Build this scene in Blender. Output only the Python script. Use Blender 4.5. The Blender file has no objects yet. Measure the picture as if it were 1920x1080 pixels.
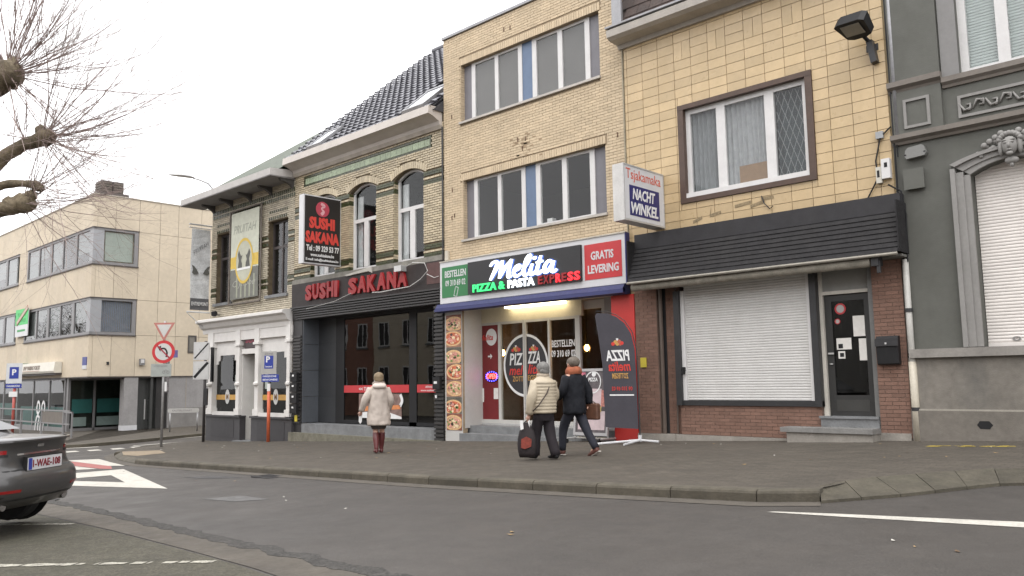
import bpy, math, random
from mathutils import Vector, Matrix, noise
random.seed(7)
scene = bpy.context.scene
COL = scene.collection

# ------------------------------------------------------------------ camera
CAM_Z = 1.55
yaw, pitch, roll = math.radians(43.3835), math.radians(6.5049), math.radians(-0.915)
fwd = Vector((-math.sin(yaw)*math.cos(pitch), math.cos(yaw)*math.cos(pitch), math.sin(pitch)))
rgt0 = Vector((math.cos(yaw), math.sin(yaw), 0)); up0 = rgt0.cross(fwd)
rgt = rgt0*math.cos(roll) + up0*math.sin(roll); up = up0*math.cos(roll) - rgt0*math.sin(roll)
cd = bpy.data.cameras.new('camera'); cam = bpy.data.objects.new('camera', cd); COL.objects.link(cam)
cam.matrix_world = Matrix(((rgt.x, up.x, -fwd.x, 0), (rgt.y, up.y, -fwd.y, 0), (rgt.z, up.z, -fwd.z, CAM_Z), (0, 0, 0, 1)))
cd.sensor_width = 36; cd.lens = 28.488; cd.clip_start = .05; cd.clip_end = 2000
scene.camera = cam

# ------------------------------------------------------------------ sky, sun, exposure: a bright overcast noon
world = bpy.data.worlds.new('World'); scene.world = world; world.use_nodes = True
wn = world.node_tree; wn.nodes.clear()
sky = wn.nodes.new('ShaderNodeTexSky'); sky.sky_type = 'NISHITA'; sky.sun_disc = False
SUN_EL, SUN_AZ = math.radians(62), math.radians(150)
sky.sun_elevation = SUN_EL; sky.sun_rotation = SUN_AZ; sky.dust_density = 6; sky.air_density = 1.0; sky.ozone_density = 1.0
hsv = wn.nodes.new('ShaderNodeHueSaturation'); hsv.inputs['Saturation'].default_value = .06   # cloud cover: no blue left
cloud = wn.nodes.new('ShaderNodeMix'); cloud.data_type = 'RGBA'; cloud.inputs[0].default_value = .72; cloud.inputs[7].default_value = (11.9, 11.8, 12.0, 1)   # even stratus veil
bgn = wn.nodes.new('ShaderNodeBackground'); bgn.inputs['Strength'].default_value = .15
won = wn.nodes.new('ShaderNodeOutputWorld')
wn.links.new(sky.outputs[0], hsv.inputs['Color']); wn.links.new(hsv.outputs[0], cloud.inputs[6]); wn.links.new(cloud.outputs[2], bgn.inputs[0]); wn.links.new(bgn.outputs[0], won.inputs[0])
sl = bpy.data.lights.new('sun', 'SUN'); sl.energy = .5; sl.angle = math.radians(40); sl.color = (1, .97, .93)
so = bpy.data.objects.new('sun', sl); COL.objects.link(so)
sdir = Vector((math.sin(SUN_AZ)*math.cos(SUN_EL), math.cos(SUN_AZ)*math.cos(SUN_EL), math.sin(SUN_EL)))
so.rotation_euler = sdir.to_track_quat('Z', 'Y').to_euler(); so.location = sdir*60
scene.view_settings.view_transform = 'Standard'; scene.view_settings.look = 'None'
scene.view_settings.gamma = 1; scene.view_settings.use_curve_mapping = False
scene.view_settings.exposure = .64
scene.render.engine = 'CYCLES'; scene.cycles.use_denoising = True
scene.cycles.max_bounces = 8; scene.cycles.diffuse_bounces = 3; scene.cycles.transparent_max_bounces = 12

# ------------------------------------------------------------------ helpers
class MB:
    """collects faces, links them as one mesh object"""
    def __init__(s): s.v = []; s.f = []; s.m = []
    def face(s, pts, mi=0):
        n = len(s.v); s.v += [tuple(p) for p in pts]; s.f.append(tuple(range(n, n+len(pts)))); s.m.append(mi)
    def mesh(s, vs, fs, mi=0):
        n = len(s.v); s.v += [tuple(p) for p in vs]
        for f in fs: s.f.append(tuple(i+n for i in f)); s.m.append(mi)
    def box(s, x0, x1, y0, y1, z0, z1, mi=0):
        s.mesh([(x0,y0,z0),(x1,y0,z0),(x1,y1,z0),(x0,y1,z0),(x0,y0,z1),(x1,y0,z1),(x1,y1,z1),(x0,y1,z1)],
               [(0,3,2,1),(4,5,6,7),(0,1,5,4),(1,2,6,5),(2,3,7,6),(3,0,4,7)], mi)
    def obox(s, c, ax, ay, az, mi=0):
        c, ax, ay, az = Vector(c), Vector(ax), Vector(ay), Vector(az)
        P = [c+ax*i+ay*j+az*k for k in (-1,1) for i, j in ((-1,-1),(1,-1),(1,1),(-1,1))]
        s.mesh(P, [(0,3,2,1),(4,5,6,7),(0,1,5,4),(1,2,6,5),(2,3,7,6),(3,0,4,7)], mi)
    def prism(s, pts, o, xa, za, d, mi=0):
        """polygon pts (u,w) in the plane o+xa*u+za*w, extruded by vector d"""
        o, xa, za, d = Vector(o), Vector(xa), Vector(za), Vector(d); n = len(pts)
        A = [o+xa*p[0]+za*p[1] for p in pts]; B = [p+d for p in A]
        s.mesh(A+B, [tuple(range(n))[::-1], tuple(range(n, 2*n))]+[(i, (i+1) % n, n+(i+1) % n, n+i) for i in range(n)], mi)
    def tube(s, path, rad, n=8, mi=0, cap=True):
        P = [Vector(p) for p in path]; R = rad if hasattr(rad, '__len__') else [rad]*len(P)
        V = []; prev = None
        for i, p in enumerate(P):
            t = (P[min(i+1, len(P)-1)]-P[max(i-1, 0)]).normalized()
            a = prev if prev is not None else (Vector((0,0,1)) if abs(t.z) < .9 else Vector((1,0,0)))
            u = (a-t*a.dot(t))
            if u.length < 1e-5: u = t.orthogonal()
            u.normalize(); w = t.cross(u); prev = u
            r = R[i]; rx, ry = r if hasattr(r, '__len__') else (r, r)
            V += [p+u*math.cos(2*math.pi*k/n)*rx+w*math.sin(2*math.pi*k/n)*ry for k in range(n)]
        F = [(i*n+k, i*n+(k+1) % n, (i+1)*n+(k+1) % n, (i+1)*n+k) for i in range(len(P)-1) for k in range(n)]
        if cap: F += [tuple(range(n))[::-1], tuple(range((len(P)-1)*n, len(P)*n))]
        s.mesh(V, F, mi)
    def lathe(s, c, prof, n=16, mi=0):
        c = Vector(c); V = []
        for r, z in prof: V += [c+Vector((r*math.cos(2*math.pi*k/n), r*math.sin(2*math.pi*k/n), z)) for k in range(n)]
        F = [(i*n+k, i*n+(k+1) % n, (i+1)*n+(k+1) % n, (i+1)*n+k) for i in range(len(prof)-1) for k in range(n)]
        F += [tuple(range(n))[::-1], tuple(range((len(prof)-1)*n, len(prof)*n))]
        s.mesh(V, F, mi)
    def build(s, name, mats, parent=None, smooth=False, **props):
        me = bpy.data.meshes.new(name); me.from_pydata(s.v, [], s.f)
        for m in (mats if isinstance(mats, (list, tuple)) else [mats]): me.materials.append(m)
        if any(s.m): me.polygons.foreach_set('material_index', s.m)
        if smooth: me.polygons.foreach_set('use_smooth', [True]*len(me.polygons))
        me.update()
        return link(name, me, parent, **props)

def link(name, data, parent=None, **props):
    o = bpy.data.objects.new(name, data); COL.objects.link(o)
    if parent is not None: adopt(o, parent)
    for k, v in props.items(): o[k] = v
    return o
def wloc(o):
    p = Vector(o.location)
    return p if o.parent is None else p
def adopt(o, parent):
    o.parent = parent
    base = parent
    while base.parent is not None: base = base.parent
    if base is parent and parent.type == 'EMPTY': o.matrix_parent_inverse = Matrix.Translation(-Vector(parent.location))
def thing(name, label, cat, loc=(0,0,0), group=None):
    o = bpy.data.objects.new(name, None); COL.objects.link(o); o.location = loc; o.empty_display_size = .3
    o['label'] = label; o['category'] = cat
    if group: o['group'] = group
    return o
def tag(o, label, cat, group=None):
    o['label'] = label; o['category'] = cat
    if group: o['group'] = group
    return o
def B(name, mat, parent, *boxes, **k):
    m = MB()
    for b in boxes: m.box(*b)
    return m.build(name, mat, parent, **k)

# the street falls towards the junction: ground level of the pavement
def gz(X, Y):
    b = .039*(X+15.95)+.02 if X > -28 else -.45+.012*(max(X, -80)+28)
    return b+.012*(max(min(Y, 60), -40)-14.28)
YF = 14.28           # the building line

# ------------------------------------------------------------------ materials
MATS = {}
def mat(name, col, rough=.7, var=.12, scale=6., bump=0., bscale=60., metal=0., spec=.5, emit=None, es=1., stain=0., dirt=(.05,.045,.04), piece=0., coat=0., fine=0., fscale=60., pavers=None):
    """painted / rendered surface: colour with two sizes of noise, optional grime, relief and piece-to-piece variation"""
    if name in MATS: return MATS[name]
    m = bpy.data.materials.new(name); m.use_nodes = True; MATS[name] = m
    nt = m.node_tree; N = nt.nodes; L = nt.links; p = N['Principled BSDF']
    p.inputs['Roughness'].default_value = rough; p.inputs['Metallic'].default_value = metal
    p.inputs['Specular IOR Level'].default_value = spec
    if coat: p.inputs['Coat Weight'].default_value = coat; p.inputs['Coat Roughness'].default_value = .08
    tc = N.new('ShaderNodeTexCoord'); geo = N.new('ShaderNodeNewGeometry')
    c4 = (*col, 1)
    src = None
    def mixrgb(f, a, b, mode='MIX'):
        x = N.new('ShaderNodeMix'); x.data_type = 'RGBA'; x.blend_type = mode; x.clamp_result = False
        for sock, val in ((x.inputs[0], f), (x.inputs[6], a), (x.inputs[7], b)):
            if hasattr(val, 'is_linked') or isinstance(val, bpy.types.NodeSocket): L.new(val, sock)
            else: sock.default_value = val
        return x.outputs[2]
    def nz(sc, det=3, rg=.6):
        t = N.new('ShaderNodeTexNoise'); t.inputs['Scale'].default_value = sc; t.inputs['Detail'].default_value = det; t.inputs['Roughness'].default_value = rg
        L.new(geo.outputs['Position'], t.inputs['Vector']); return t.outputs['Fac']
    def ramp(f, a, b, lo=0., hi=1.):
        r = N.new('ShaderNodeMapRange'); r.inputs[1].default_value = a; r.inputs[2].default_value = b; r.inputs[3].default_value = lo; r.inputs[4].default_value = hi
        L.new(f, r.inputs[0]); return r.outputs[0]
    def mul(a, b):
        x = N.new('ShaderNodeMath'); x.operation = 'MULTIPLY'; L.new(a, x.inputs[0])
        if isinstance(b, bpy.types.NodeSocket): L.new(b, x.inputs[1])
        else: x.inputs[1].default_value = b
        return x.outputs[0]
    out = c4
    if var:
        k = ramp(nz(scale), .3, .7, 1-var, 1+var)
        k2 = ramp(nz(scale*9, 2), .3, .7, 1-var*.6, 1+var*.6)
        kk = mul(k, k2)
        if fine: kk = mul(kk, ramp(nz(fscale, 1, .9), .25, .75, 1-fine, 1+fine))
        if pavers:
            bt = N.new('ShaderNodeTexBrick'); bt.inputs['Scale'].default_value = 1.; bt.inputs['Brick Width'].default_value = pavers[0]; bt.inputs['Row Height'].default_value = pavers[1]; bt.inputs['Mortar Size'].default_value = .006
            bt.inputs['Color1'].default_value = (1.14,)*3+(1,); bt.inputs['Color2'].default_value = (.86,)*3+(1,); bt.inputs['Mortar'].default_value = (.55,)*3+(1,)
            L.new(geo.outputs['Position'], bt.inputs['Vector']); sv = N.new('ShaderNodeSeparateColor'); L.new(bt.outputs['Color'], sv.inputs[0]); kk = mul(kk, sv.outputs[0])
        if piece:
            oi = N.new('ShaderNodeObjectInfo'); ad = N.new('ShaderNodeMath'); ad.operation = 'ADD'
            L.new(geo.outputs['Random Per Island'], ad.inputs[0]); L.new(oi.outputs['Random'], ad.inputs[1])
            fr = N.new('ShaderNodeMath'); fr.operation = 'FRACT'; L.new(ad.outputs[0], fr.inputs[0])
            kk = mul(kk, ramp(fr.outputs[0], 0, 1, 1-piece, 1+piece))
        cb = N.new('ShaderNodeCombineColor')
        for i in range(3): L.new(kk, cb.inputs[i])
        out = mixrgb(1., c4, cb.outputs[0], 'MULTIPLY')
    if stain:
        mp = N.new('ShaderNodeMapping'); mp.inputs['Scale'].default_value = (1, 1, .22); L.new(geo.outputs['Position'], mp.inputs[0])
        t = N.new('ShaderNodeTexNoise'); t.inputs['Scale'].default_value = 1.7; t.inputs['Detail'].default_value = 6; t.inputs['Roughness'].default_value = .65; L.new(mp.outputs[0], t.inputs['Vector'])
        out = mixrgb(ramp(t.outputs['Fac'], .48, .78, 0, stain), out, (*dirt, 1))
    if isinstance(out, bpy.types.NodeSocket): L.new(out, p.inputs['Base Color'])
    else: p.inputs['Base Color'].default_value = out
    if bump:
        b = N.new('ShaderNodeBump'); b.inputs['Strength'].default_value = min(1, bump); b.inputs['Distance'].default_value = .01
        L.new(nz(bscale, 3), b.inputs['Height']); L.new(b.outputs[0], p.inputs['Normal'])
        r2 = ramp(nz(scale*3), .3, .7, max(.02, rough-.1), min(1, rough+.1)); L.new(r2, p.inputs['Roughness'])
    if emit is not None:
        p.inputs['Emission Color'].default_value = (*emit, 1); p.inputs['Emission Strength'].default_value = es
    return m
def glass(name, tint=(.75,.78,.78), rough=.0, ior=1.5, wav=.0):
    if name in MATS: return MATS[name]
    m = bpy.data.materials.new(name); m.use_nodes = True; MATS[name] = m
    nt = m.node_tree; N = nt.nodes; L = nt.links; N.clear()
    o = N.new('ShaderNodeOutputMaterial'); mx = N.new('ShaderNodeMixShader'); fr = N.new('ShaderNodeFresnel'); fr.inputs[0].default_value = ior
    t = N.new('ShaderNodeBsdfTransparent'); t.inputs[0].default_value = (*tint, 1)
    g = N.new('ShaderNodeBsdfGlossy'); g.inputs['Roughness'].default_value = rough
    geo = N.new('ShaderNodeNewGeometry'); n = N.new('ShaderNodeTexNoise'); n.inputs['Scale'].default_value = 1.3; L.new(geo.outputs['Position'], n.inputs['Vector'])
    bm = N.new('ShaderNodeBump'); bm.inputs['Strength'].default_value = wav; bm.inputs['Distance'].default_value = .02; L.new(n.outputs[0], bm.inputs['Height']); L.new(bm.outputs[0], g.inputs['Normal'])
    inv = N.new('ShaderNodeMath'); inv.operation = 'SUBTRACT'; inv.inputs[0].default_value = 1; L.new(geo.outputs['Backfacing'], inv.inputs[1])
    ff = N.new('ShaderNodeMath'); ff.operation = 'MULTIPLY'; L.new(fr.outputs[0], ff.inputs[0]); L.new(inv.outputs[0], ff.inputs[1])      # reflect once, at the outer face of the pane
    L.new(ff.outputs[0], mx.inputs[0]); L.new(t.outputs[0], mx.inputs[1]); L.new(g.outputs[0], mx.inputs[2]); L.new(mx.outputs[0], o.inputs[0])
    return m

M_white = mat('white_plastic_frame', (.6,.59,.58), .45, .05, 4)
M_glass = glass('window_glass', (.94,.95,.95), 0, 1.55, .03)
M_shopglass = glass('shop_glass', (.9,.92,.91), 0, 1.45, .03)
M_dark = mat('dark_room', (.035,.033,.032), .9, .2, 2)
M_room = mat('room_plaster', (.22,.21,.19), .9, .1, 2)
M_curtain = mat('pale_curtain', (.52,.53,.53), .9, .1, 6)
M_blind = mat('grey_blind', (.15,.142,.135), .8, .06, 4)
M_black = mat('black_paint', (.014,.014,.015), .55, .15, 4, spec=.3)
M_darkmetal = mat('dark_metal', (.04,.04,.042), .45, .1, 8, metal=.3)
M_steel = mat('galvanised_steel', (.42,.42,.42), .45, .12, 10, metal=.6)
M_alu = mat('aluminium', (.55,.55,.54), .4, .06, 10, metal=.5)
M_stone = mat('blue_stone', (.17,.175,.178), .6, .18, 4, .15, 40, stain=.3)
M_red = mat('red_paint', (.45,.028,.03), .45, .06, 5)
M_signred = mat('sign_red', (.48,.035,.04), .4, .05, 5)
M_white_sign = mat('white_sign', (.56,.56,.57), .4, .04, 5)
M_blue_sign = mat('blue_sign', (.03,.05,.28), .4, .05, 5)
M_zinc = mat('zinc_sheet', (.3,.3,.31), .5, .15, 3, metal=.3, stain=.3)
M_orange = mat('orange_pole_paint', (.55,.12,.05), .55, .12, 12)
M_skin = mat('skin', (.52,.31,.23), .5, .06, 20)

# ------------------------------------------------------------------ lettering
def text(s, o, xa, za, h, w, m, parent, bold=0., shear=0., depth=.006, name='lettering', **props):
    """text whose box starts at o, runs along xa (width w) and stands along za (height h)"""
    cu = bpy.data.curves.new('lettering', 'FONT'); cu.body = s; cu.offset = bold; cu.shear = shear; cu.resolution_u = 2; cu.extrude = .05
    tmp = bpy.data.objects.new('tmp', cu); me = bpy.data.meshes.new_from_object(tmp)
    bpy.data.objects.remove(tmp); bpy.data.curves.remove(cu)
    xs = [v.co.x for v in me.vertices]; ys = [v.co.y for v in me.vertices]
    x0, x1, y0, y1 = min(xs), max(xs), min(ys), max(ys)
    o, xa, za = Vector(o), Vector(xa), Vector(za); n = xa.cross(za)
    if w is None: w = (x1-x0)*h/(y1-y0)
    for v in me.vertices:
        v.co = o+xa*((v.co.x-x0)*w/(x1-x0))+za*((v.co.y-y0)*h/(y1-y0))+n*((v.co.z+.05)*10*depth)
    me.materials.clear(); me.materials.append(m)
    return link(name, me, parent, **props)
def catmull(P, k=6):
    P = [Vector((p[0], p[1])) for p in P]; Q = [P[0]*2-P[1]]+P+[P[-1]*2-P[-2]]; out = []
    for i in range(1, len(Q)-2):
        a, b, c, d = Q[i-1:i+3]
        for j in range(k):
            t = j/k; out.append(.5*((2*b)+(c-a)*t+(2*a-5*b+4*c-d)*t*t+(3*b-a-3*c+d)*t**3))
    return out+[Q[-2]]
def ribbon(mb, pts, wid, o, xa, za, d, k=6, mi=0):
    """brush stroke: smooth path of even width"""
    C = catmull(pts, k) if len(pts) > 2 else [Vector(p) for p in pts]; n = len(C); Lf = []; Rt = []
    for i, p in enumerate(C):
        t = (C[min(i+1, n-1)]-C[max(i-1, 0)]).normalized(); q = Vector((-t.y, t.x)); ww = wid(i/(n-1)) if callable(wid) else wid
        Lf.append(p+q*ww/2); Rt.append(p-q*ww/2)
    o, xa, za, d = Vector(o), Vector(xa), Vector(za), Vector(d)
    W = lambda p: o+xa*p.x+za*p.y
    for i in range(n-1):
        a, b, c, e = W(Lf[i]), W(Lf[i+1]), W(Rt[i+1]), W(Rt[i])
        mb.mesh([a,b,c,e,a+d,b+d,c+d,e+d], [(4,5,6,7),(0,4,7,3)] if i == 0 else [(4,5,6,7)])
        mb.mesh([a,b,b+d,a+d], [(0,1,2,3)]); mb.mesh([e,c,c+d,e+d], [(0,1,2,3)])
def disc(n=24, rx=1., ry=1., cx=0., cy=0.): return [(cx+rx*math.cos(2*math.pi*k/n), cy+ry*math.sin(2*math.pi*k/n)) for k in range(n)]
def ring(mb, o, xa, za, d, r0, r1, n=32, asp=1.):
    for k in range(n):
        a, b = 2*math.pi*k/n, 2*math.pi*(k+1)/n
        mb.prism([(r0*math.cos(a), r0*asp*math.sin(a)), (r1*math.cos(a), r1*asp*math.sin(a)), (r1*math.cos(b), r1*asp*math.sin(b)), (r0*math.cos(b), r0*asp*math.sin(b))], o, xa, za, d)
XA, YA, ZA = Vector((1,0,0)), Vector((0,1,0)), Vector((0,0,1))

# ------------------------------------------------------------------ wall and brickwork helpers
def wall_front(mb, x0, x1, z0, z1, y, ops, depth, mi=0):
    xs = sorted({x0, x1, *[v for o in ops for v in o[:2] if x0 < v < x1]}); zs = sorted({z0, z1, *[v for o in ops for v in o[2:4] if z0 < v < z1]})
    for i in range(len(xs)-1):
        for j in range(len(zs)-1):
            a, b, c, d = xs[i], xs[i+1], zs[j], zs[j+1]; mx, mz = (a+b)/2, (c+d)/2
            if any(o[0] < mx < o[1] and o[2] < mz < o[3] for o in ops): continue
            mb.face([(a,y,c),(b,y,c),(b,y,d),(a,y,d)], mi)
    for o in ops:
        a, b, c, d = o[:4]; e = y+depth
        mb.face([(a,y,c),(a,e,c),(a,e,d),(a,y,d)][::-1], mi); mb.face([(b,y,c),(b,e,c),(b,e,d),(b,y,d)], mi)
        mb.face([(a,y,d),(a,e,d),(b,e,d),(b,y,d)][::-1], mi); mb.face([(a,y,c),(a,e,c),(b,e,c),(b,y,c)], mi)
def shell(mb, x0, x1, z0, z1, y0, y1, mi=0, top=True):
    """sides, back and top of a house behind its front"""
    mb.face([(x0,y0,z0),(x0,y0,z1),(x0,y1,z1),(x0,y1,z0)], mi); mb.face([(x1,y0,z0),(x1,y1,z0),(x1,y1,z1),(x1,y0,z1)], mi)
    mb.face([(x0,y1,z0),(x0,y1,z1),(x1,y1,z1),(x1,y1,z0)], mi); mb.face([(x0,y0,z0),(x0,y1,z0),(x1,y1,z0),(x1,y0,z0)], mi)
    if top: mb.face([(x0,y0,z1),(x1,y0,z1),(x1,y1,z1),(x0,y1,z1)], mi)
def brick_list(x0, x1, z0, z1, skip, course=.066, length=.215, joint=.009):
    out = []; r = 0; z = z0
    while z+course*.6 < z1:
        za, zb = z, min(z+course-joint, z1)
        cuts = sorted([(s[0], s[1]) for s in skip if s[2] < zb-.005 and s[3] > za+.005])
        x = x0-(length/2 if r % 2 else 0)
        while x < x1:
            segs = [(max(x, x0), min(x+length-joint, x1))]
            for c0, c1 in cuts:
                ns = []
                for a, b in segs:
                    if c1 <= a or c0 >= b: ns.append((a, b)); continue
                    if a < c0: ns.append((a, c0))
                    if c1 < b: ns.append((c1, b))
                segs = ns
            out += [(a, b, za, zb) for a, b in segs if b-a > .035]
            x += length
        z += course; r += 1
    return out
_unit = {}
def unit_box(m):
    if m.name not in _unit:
        me = bpy.data.meshes.new('brick'); me.from_pydata([(x,y,z) for z in (0,1) for x, y in ((0,0),(1,0),(1,1),(0,1))], [], [(4,5,6,7),(0,3,2,1),(0,1,5,4),(1,2,6,5),(3,0,4,7)])
        me.materials.append(m); _unit[m.name] = me
    return _unit[m.name]
def lay(parent, name, boxes, m, limit=300, rest='brickwork', key=None):
    """boxes (x0,x1,y0,y1,z0,z1): the nearest become objects of their own, the rest one joined part"""
    if key is None: key = lambda b: (b[0]-0)**2+(b[2])**2+(b[4]-1.5)**2
    bs = sorted(boxes, key=key); me = unit_box(m)
    for b in bs[:limit]:
        o = link(name, me, parent); o.location = (b[0], b[2], b[4]); o.scale = (b[1]-b[0], b[3]-b[2], b[5]-b[4])
    if bs[limit:]:
        mb = MB()
        for b in bs[limit:]:
            x0, x1, y0, y1, z0, z1 = b
            mb.mesh([(x0,y0,z0),(x1,y0,z0),(x1,y1,z0),(x0,y1,z0),(x0,y0,z1),(x1,y0,z1),(x1,y1,z1),(x0,y1,z1)], [(4,5,6,7),(0,3,2,1),(0,1,5,4),(1,2,6,5),(3,0,4,7)])
        mb.build(rest, m, parent, kind='stuff')
def courses(parent, x0, x1, z0, z1, y, skip, m, limit=300, proud=.014, course=.066, length=.215, joint=.009, name='brick', rest='brickwork'):
    bs = []
    for a, b, c, d in brick_list(x0, x1, z0, z1, skip, course, length, joint):
        bs.append((a, b, y-proud-random.uniform(0, .004), y+.01, c, d))
    lay(parent, name, bs, m, limit, rest)
def window(parent, x0, x1, z0, z1, y, posts, mf, mg, fw=.06, fd=.06, rails=(), name='window'):
    """frame with mullions (posts: centre, width) and rails (z, width, a, b); one pane in each field"""
    P = [(x0, x0+fw)]+[(p-w/2, p+w/2) for p, w in posts]+[(x1-fw, x1)]
    mb = MB()
    for a, b in P: mb.box(a, b, y, y+fd, z0, z1)
    for (a0, a1), (b0, b1) in zip(P[:-1], P[1:]):
        mb.box(a1, b0, y+.004, y+fd-.004, z0, z0+fw); mb.box(a1, b0, y+.004, y+fd-.004, z1-fw, z1)
        for rz, rw in rails: mb.box(a1, b0, y+.006, y+fd-.006, rz-rw/2, rz+rw/2)
    f = mb.build(name, mf, parent)
    for (a0, a1), (b0, b1) in zip(P[:-1], P[1:]):
        zz = [z0+fw]+[v for rz, rw in rails for v in (rz-rw/2, rz+rw/2)]+[z1-fw]
        for i in range(0, len(zz), 2):
            B('pane', mg, f, (a1, b0, y+fd*.5, y+fd*.5+.008, zz[i], zz[i+1]))
    return f
# ================================================================== GROUND
M_asphalt = mat('asphalt', (.052,.0465,.041), .64, .15, .45, .5, 130, fine=.35, fscale=70, stain=.4, dirt=(.036,.032,.028))
M_asphalt2 = mat('worn_asphalt_edge', (.045,.042,.038), .9, .3, 9, 1., 30, fine=.6, fscale=38)
M_paver = mat('concrete_paver', (.072,.061,.047), .85, .1, 1.2, .5, 70, stain=.5, dirt=(.042,.037,.028), fine=.28, fscale=50, pavers=(.22,.11))
M_kerb = mat('kerb_concrete', (.078,.068,.05), .85, .22, 3, .4, 60, stain=.35, dirt=(.045,.042,.03), piece=.15)
M_slab = mat('mossy_slab', (.066,.058,.042), .9, .25, 4, .5, 50, stain=.3, dirt=(.05,.05,.03), piece=.2)
M_gutter = mat('gutter_concrete', (.083,.072,.058), .85, .2, 3, .4, 60, stain=.3, dirt=(.07,.065,.05))
M_park = mat('mossy_parking_paving', (.066,.06,.043), .9, .2, 6, .8, 45, stain=.5, dirt=(.042,.045,.026), fine=.45, fscale=45)
M_line = mat('road_paint', (.46,.44,.39), .7, .12, 8, .3, 90, stain=.55, dirt=(.26,.245,.215), fine=.15, fscale=40)
M_wornline = mat('worn_paint', (.34,.325,.27), .8, .4, 14, .4, 60)
M_redline = mat('red_road_paint', (.3,.1,.09), .75, .15, 8)
M_tan = mat('tan_concrete', (.24,.19,.13), .85, .15, 4, .3, 60)

mb = MB(); XS = [-600, -80, -28, 120]; YS = [-400, -40, 60, 600]
V = [(x, y, gz(x, y)-.12) for x in XS for y in YS]
mb.mesh(V, [(i*4+j, (i+1)*4+j, (i+1)*4+j+1, i*4+j+1) for i in range(3) for j in range(3)])
road = mb.build('road', M_asphalt); road['kind'] = 'structure'
def decal(name, pts, m, parent, dz=.004, ref=-.12):
    mb = MB(); mb.face([(x, y, gz(x, y)+ref+dz) for x, y in pts]); return mb.build(name, m, parent)

KP = [(-29.7,60),(-29.55,24),(-29.5,14.4),(-29.2,12.7),(-28.4,11.4),(-27.3,10.5),(-26,9.8),(-23.3,8.9),(-20.5,8.31),(-14,7.95),(-9,7.7),(-6,7.7),(-4.0,7.74),(-3.62,7.8),(-3.42,7.98)]
def resample(P, step):
    out = [Vector(P[0])]; acc = 0
    for a, b in zip(P[:-1], P[1:]):
        a, b = Vector(a), Vector(b); d = (b-a).length; t = step-acc
        while t <= d: out.append(a+(b-a)*(t/d)); t += step
        acc = d-(t-step)
    out.append(Vector(P[-1])); return out
def inner(P, w):
    out = []
    for i, p in enumerate(P):
        t = (P[min(i+1, len(P)-1)]-P[max(i-1, 0)]).normalized(); out.append(p+Vector((-t.y, t.x))*w)
    return out
KS = resample(KP, 1.0); KI = inner(KS, .16)
# pavement sheet: from the kerb's back edge to under the shopfronts
mb = MB()
g3 = lambda p, dz=0.: (p[0], p[1], gz(p[0], p[1])+dz)
for i in range(len(KI)-1):
    a, b = KI[i], KI[i+1]
    def back(p): return Vector((-28.6, max(p.y, 14.6))) if p.y > 12.7 else Vector((max(p.x, -28.6), 16.2))
    qa, qb = back(a), back(b)
    mb.face([g3(a), g3(b), g3(qb), g3(qa)])
SH_ = [(-3.52,8.2),(-3.40,8.9),(-2.95,9.5),(-2.42,10.15),(-1.5,10.4)]      # top edge of the tilted slabs
RT = [(-3.46,8.2),(-3.37,8.89),(-2.92,9.48),(-2.39,10.12),(-1.5,10.37),(3,10.6),(40,11.5)]
pr = [Vector((KI[-1].x, KI[-1].y))]+[Vector(p) for p in RT]
for a, b in zip(pr[:-1], pr[1:]): mb.face([g3(a), g3(b), g3((b.x, 16.2)), g3((a.x, 16.2))])
pave = mb.build('pavement', M_paver); pave['kind'] = 'structure'
# kerb stones, one by one
for i in range(len(KS)-1):
    if KS[i].y > 30: continue
    a, b, c, d = KS[i], KS[i+1], KI[i+1], KI[i]; t = (b-a).normalized()*.006
    low = .075 if -26.5 < a.x < -21.5 and a.y < 10.4 else 0.
    mb = MB(); j = random.uniform(-.003, .004)
    n = (d-a).normalized()
    prof = [(0, -.25), (0, -.035-low), (.012, -.012-low), (.04, .003-low), (.165, .003)]
    ring_a = [g3(a+t+n*u) [:2]+(gz(*(a+t+n*u))+w+j,) for u, w in prof]; ring_b = [g3(b-t+n*u)[:2]+(gz(*(b-t+n*u))+w+j,) for u, w in prof]
    k = len(prof); mb.mesh(ring_a+ring_b, [(q, q+k, q+k+1, q+1) for q in range(k-1)]+[tuple(range(k)), tuple(range(k, 2*k))[::-1]])
    mb.build('kerb_stone', M_kerb, pave)
# rounded end of the kerb and the tilted crossing slabs that run up from the road
def along(P, t):
    P = [Vector(p) for p in P]; D = [(b-a).length for a, b in zip(P[:-1], P[1:])]; s = t*sum(D)
    for a, b, d in zip(P[:-1], P[1:], D):
        if s <= d+1e-6: return a+(b-a)*(s/d)
        s -= d
    return P[-1]
LOE = [(-3.38,7.9),(-2.8,8.66),(-2.4,9.45),(-2.15,9.85),(-1.5,10.02)]
for i in range(7):
    mb = MB(); u0, u1 = (i+.008)/7, (i+.992)/7; j = random.uniform(-.004, .006); a, b, c, d = along(LOE, u0), along(LOE, u1), along(SH_, u1), along(SH_, u0)
    P = [g3(a, -.09+j), g3(b, -.09+j), g3(c, .012+j), g3(d, .012+j)]
    mb.mesh(P+[(p[0], p[1], p[2]-.14) for p in P], [(0,1,2,3),(0,4,5,1),(1,5,6,2),(2,6,7,3),(3,7,4,0)])
    mb.build('crossing_slab', M_slab, pave)
mb = MB()
for k in range(8):
    p = Vector((-1.5+k*1.0, 10.03+.04*k)); q = Vector((-.52+k*1.0, 10.03+.04*(k+1)))
    mb.mesh([g3(p,-.3), g3(q,-.3), g3(q,-.05), g3(p,-.05), g3(p+Vector((0,.4)),.004), g3(q+Vector((0,.4)),.004)], [(0,1,2,3),(3,2,5,4)])
mb.build('kerb_ramp', M_kerb, pave)
decal('tan_ramp', [(-25.9,10.0),(-23.6,9.15),(-22.4,9.05),(-22.6,9.9),(-24.6,10.6)], M_tan, pave, .005, 0)
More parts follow.
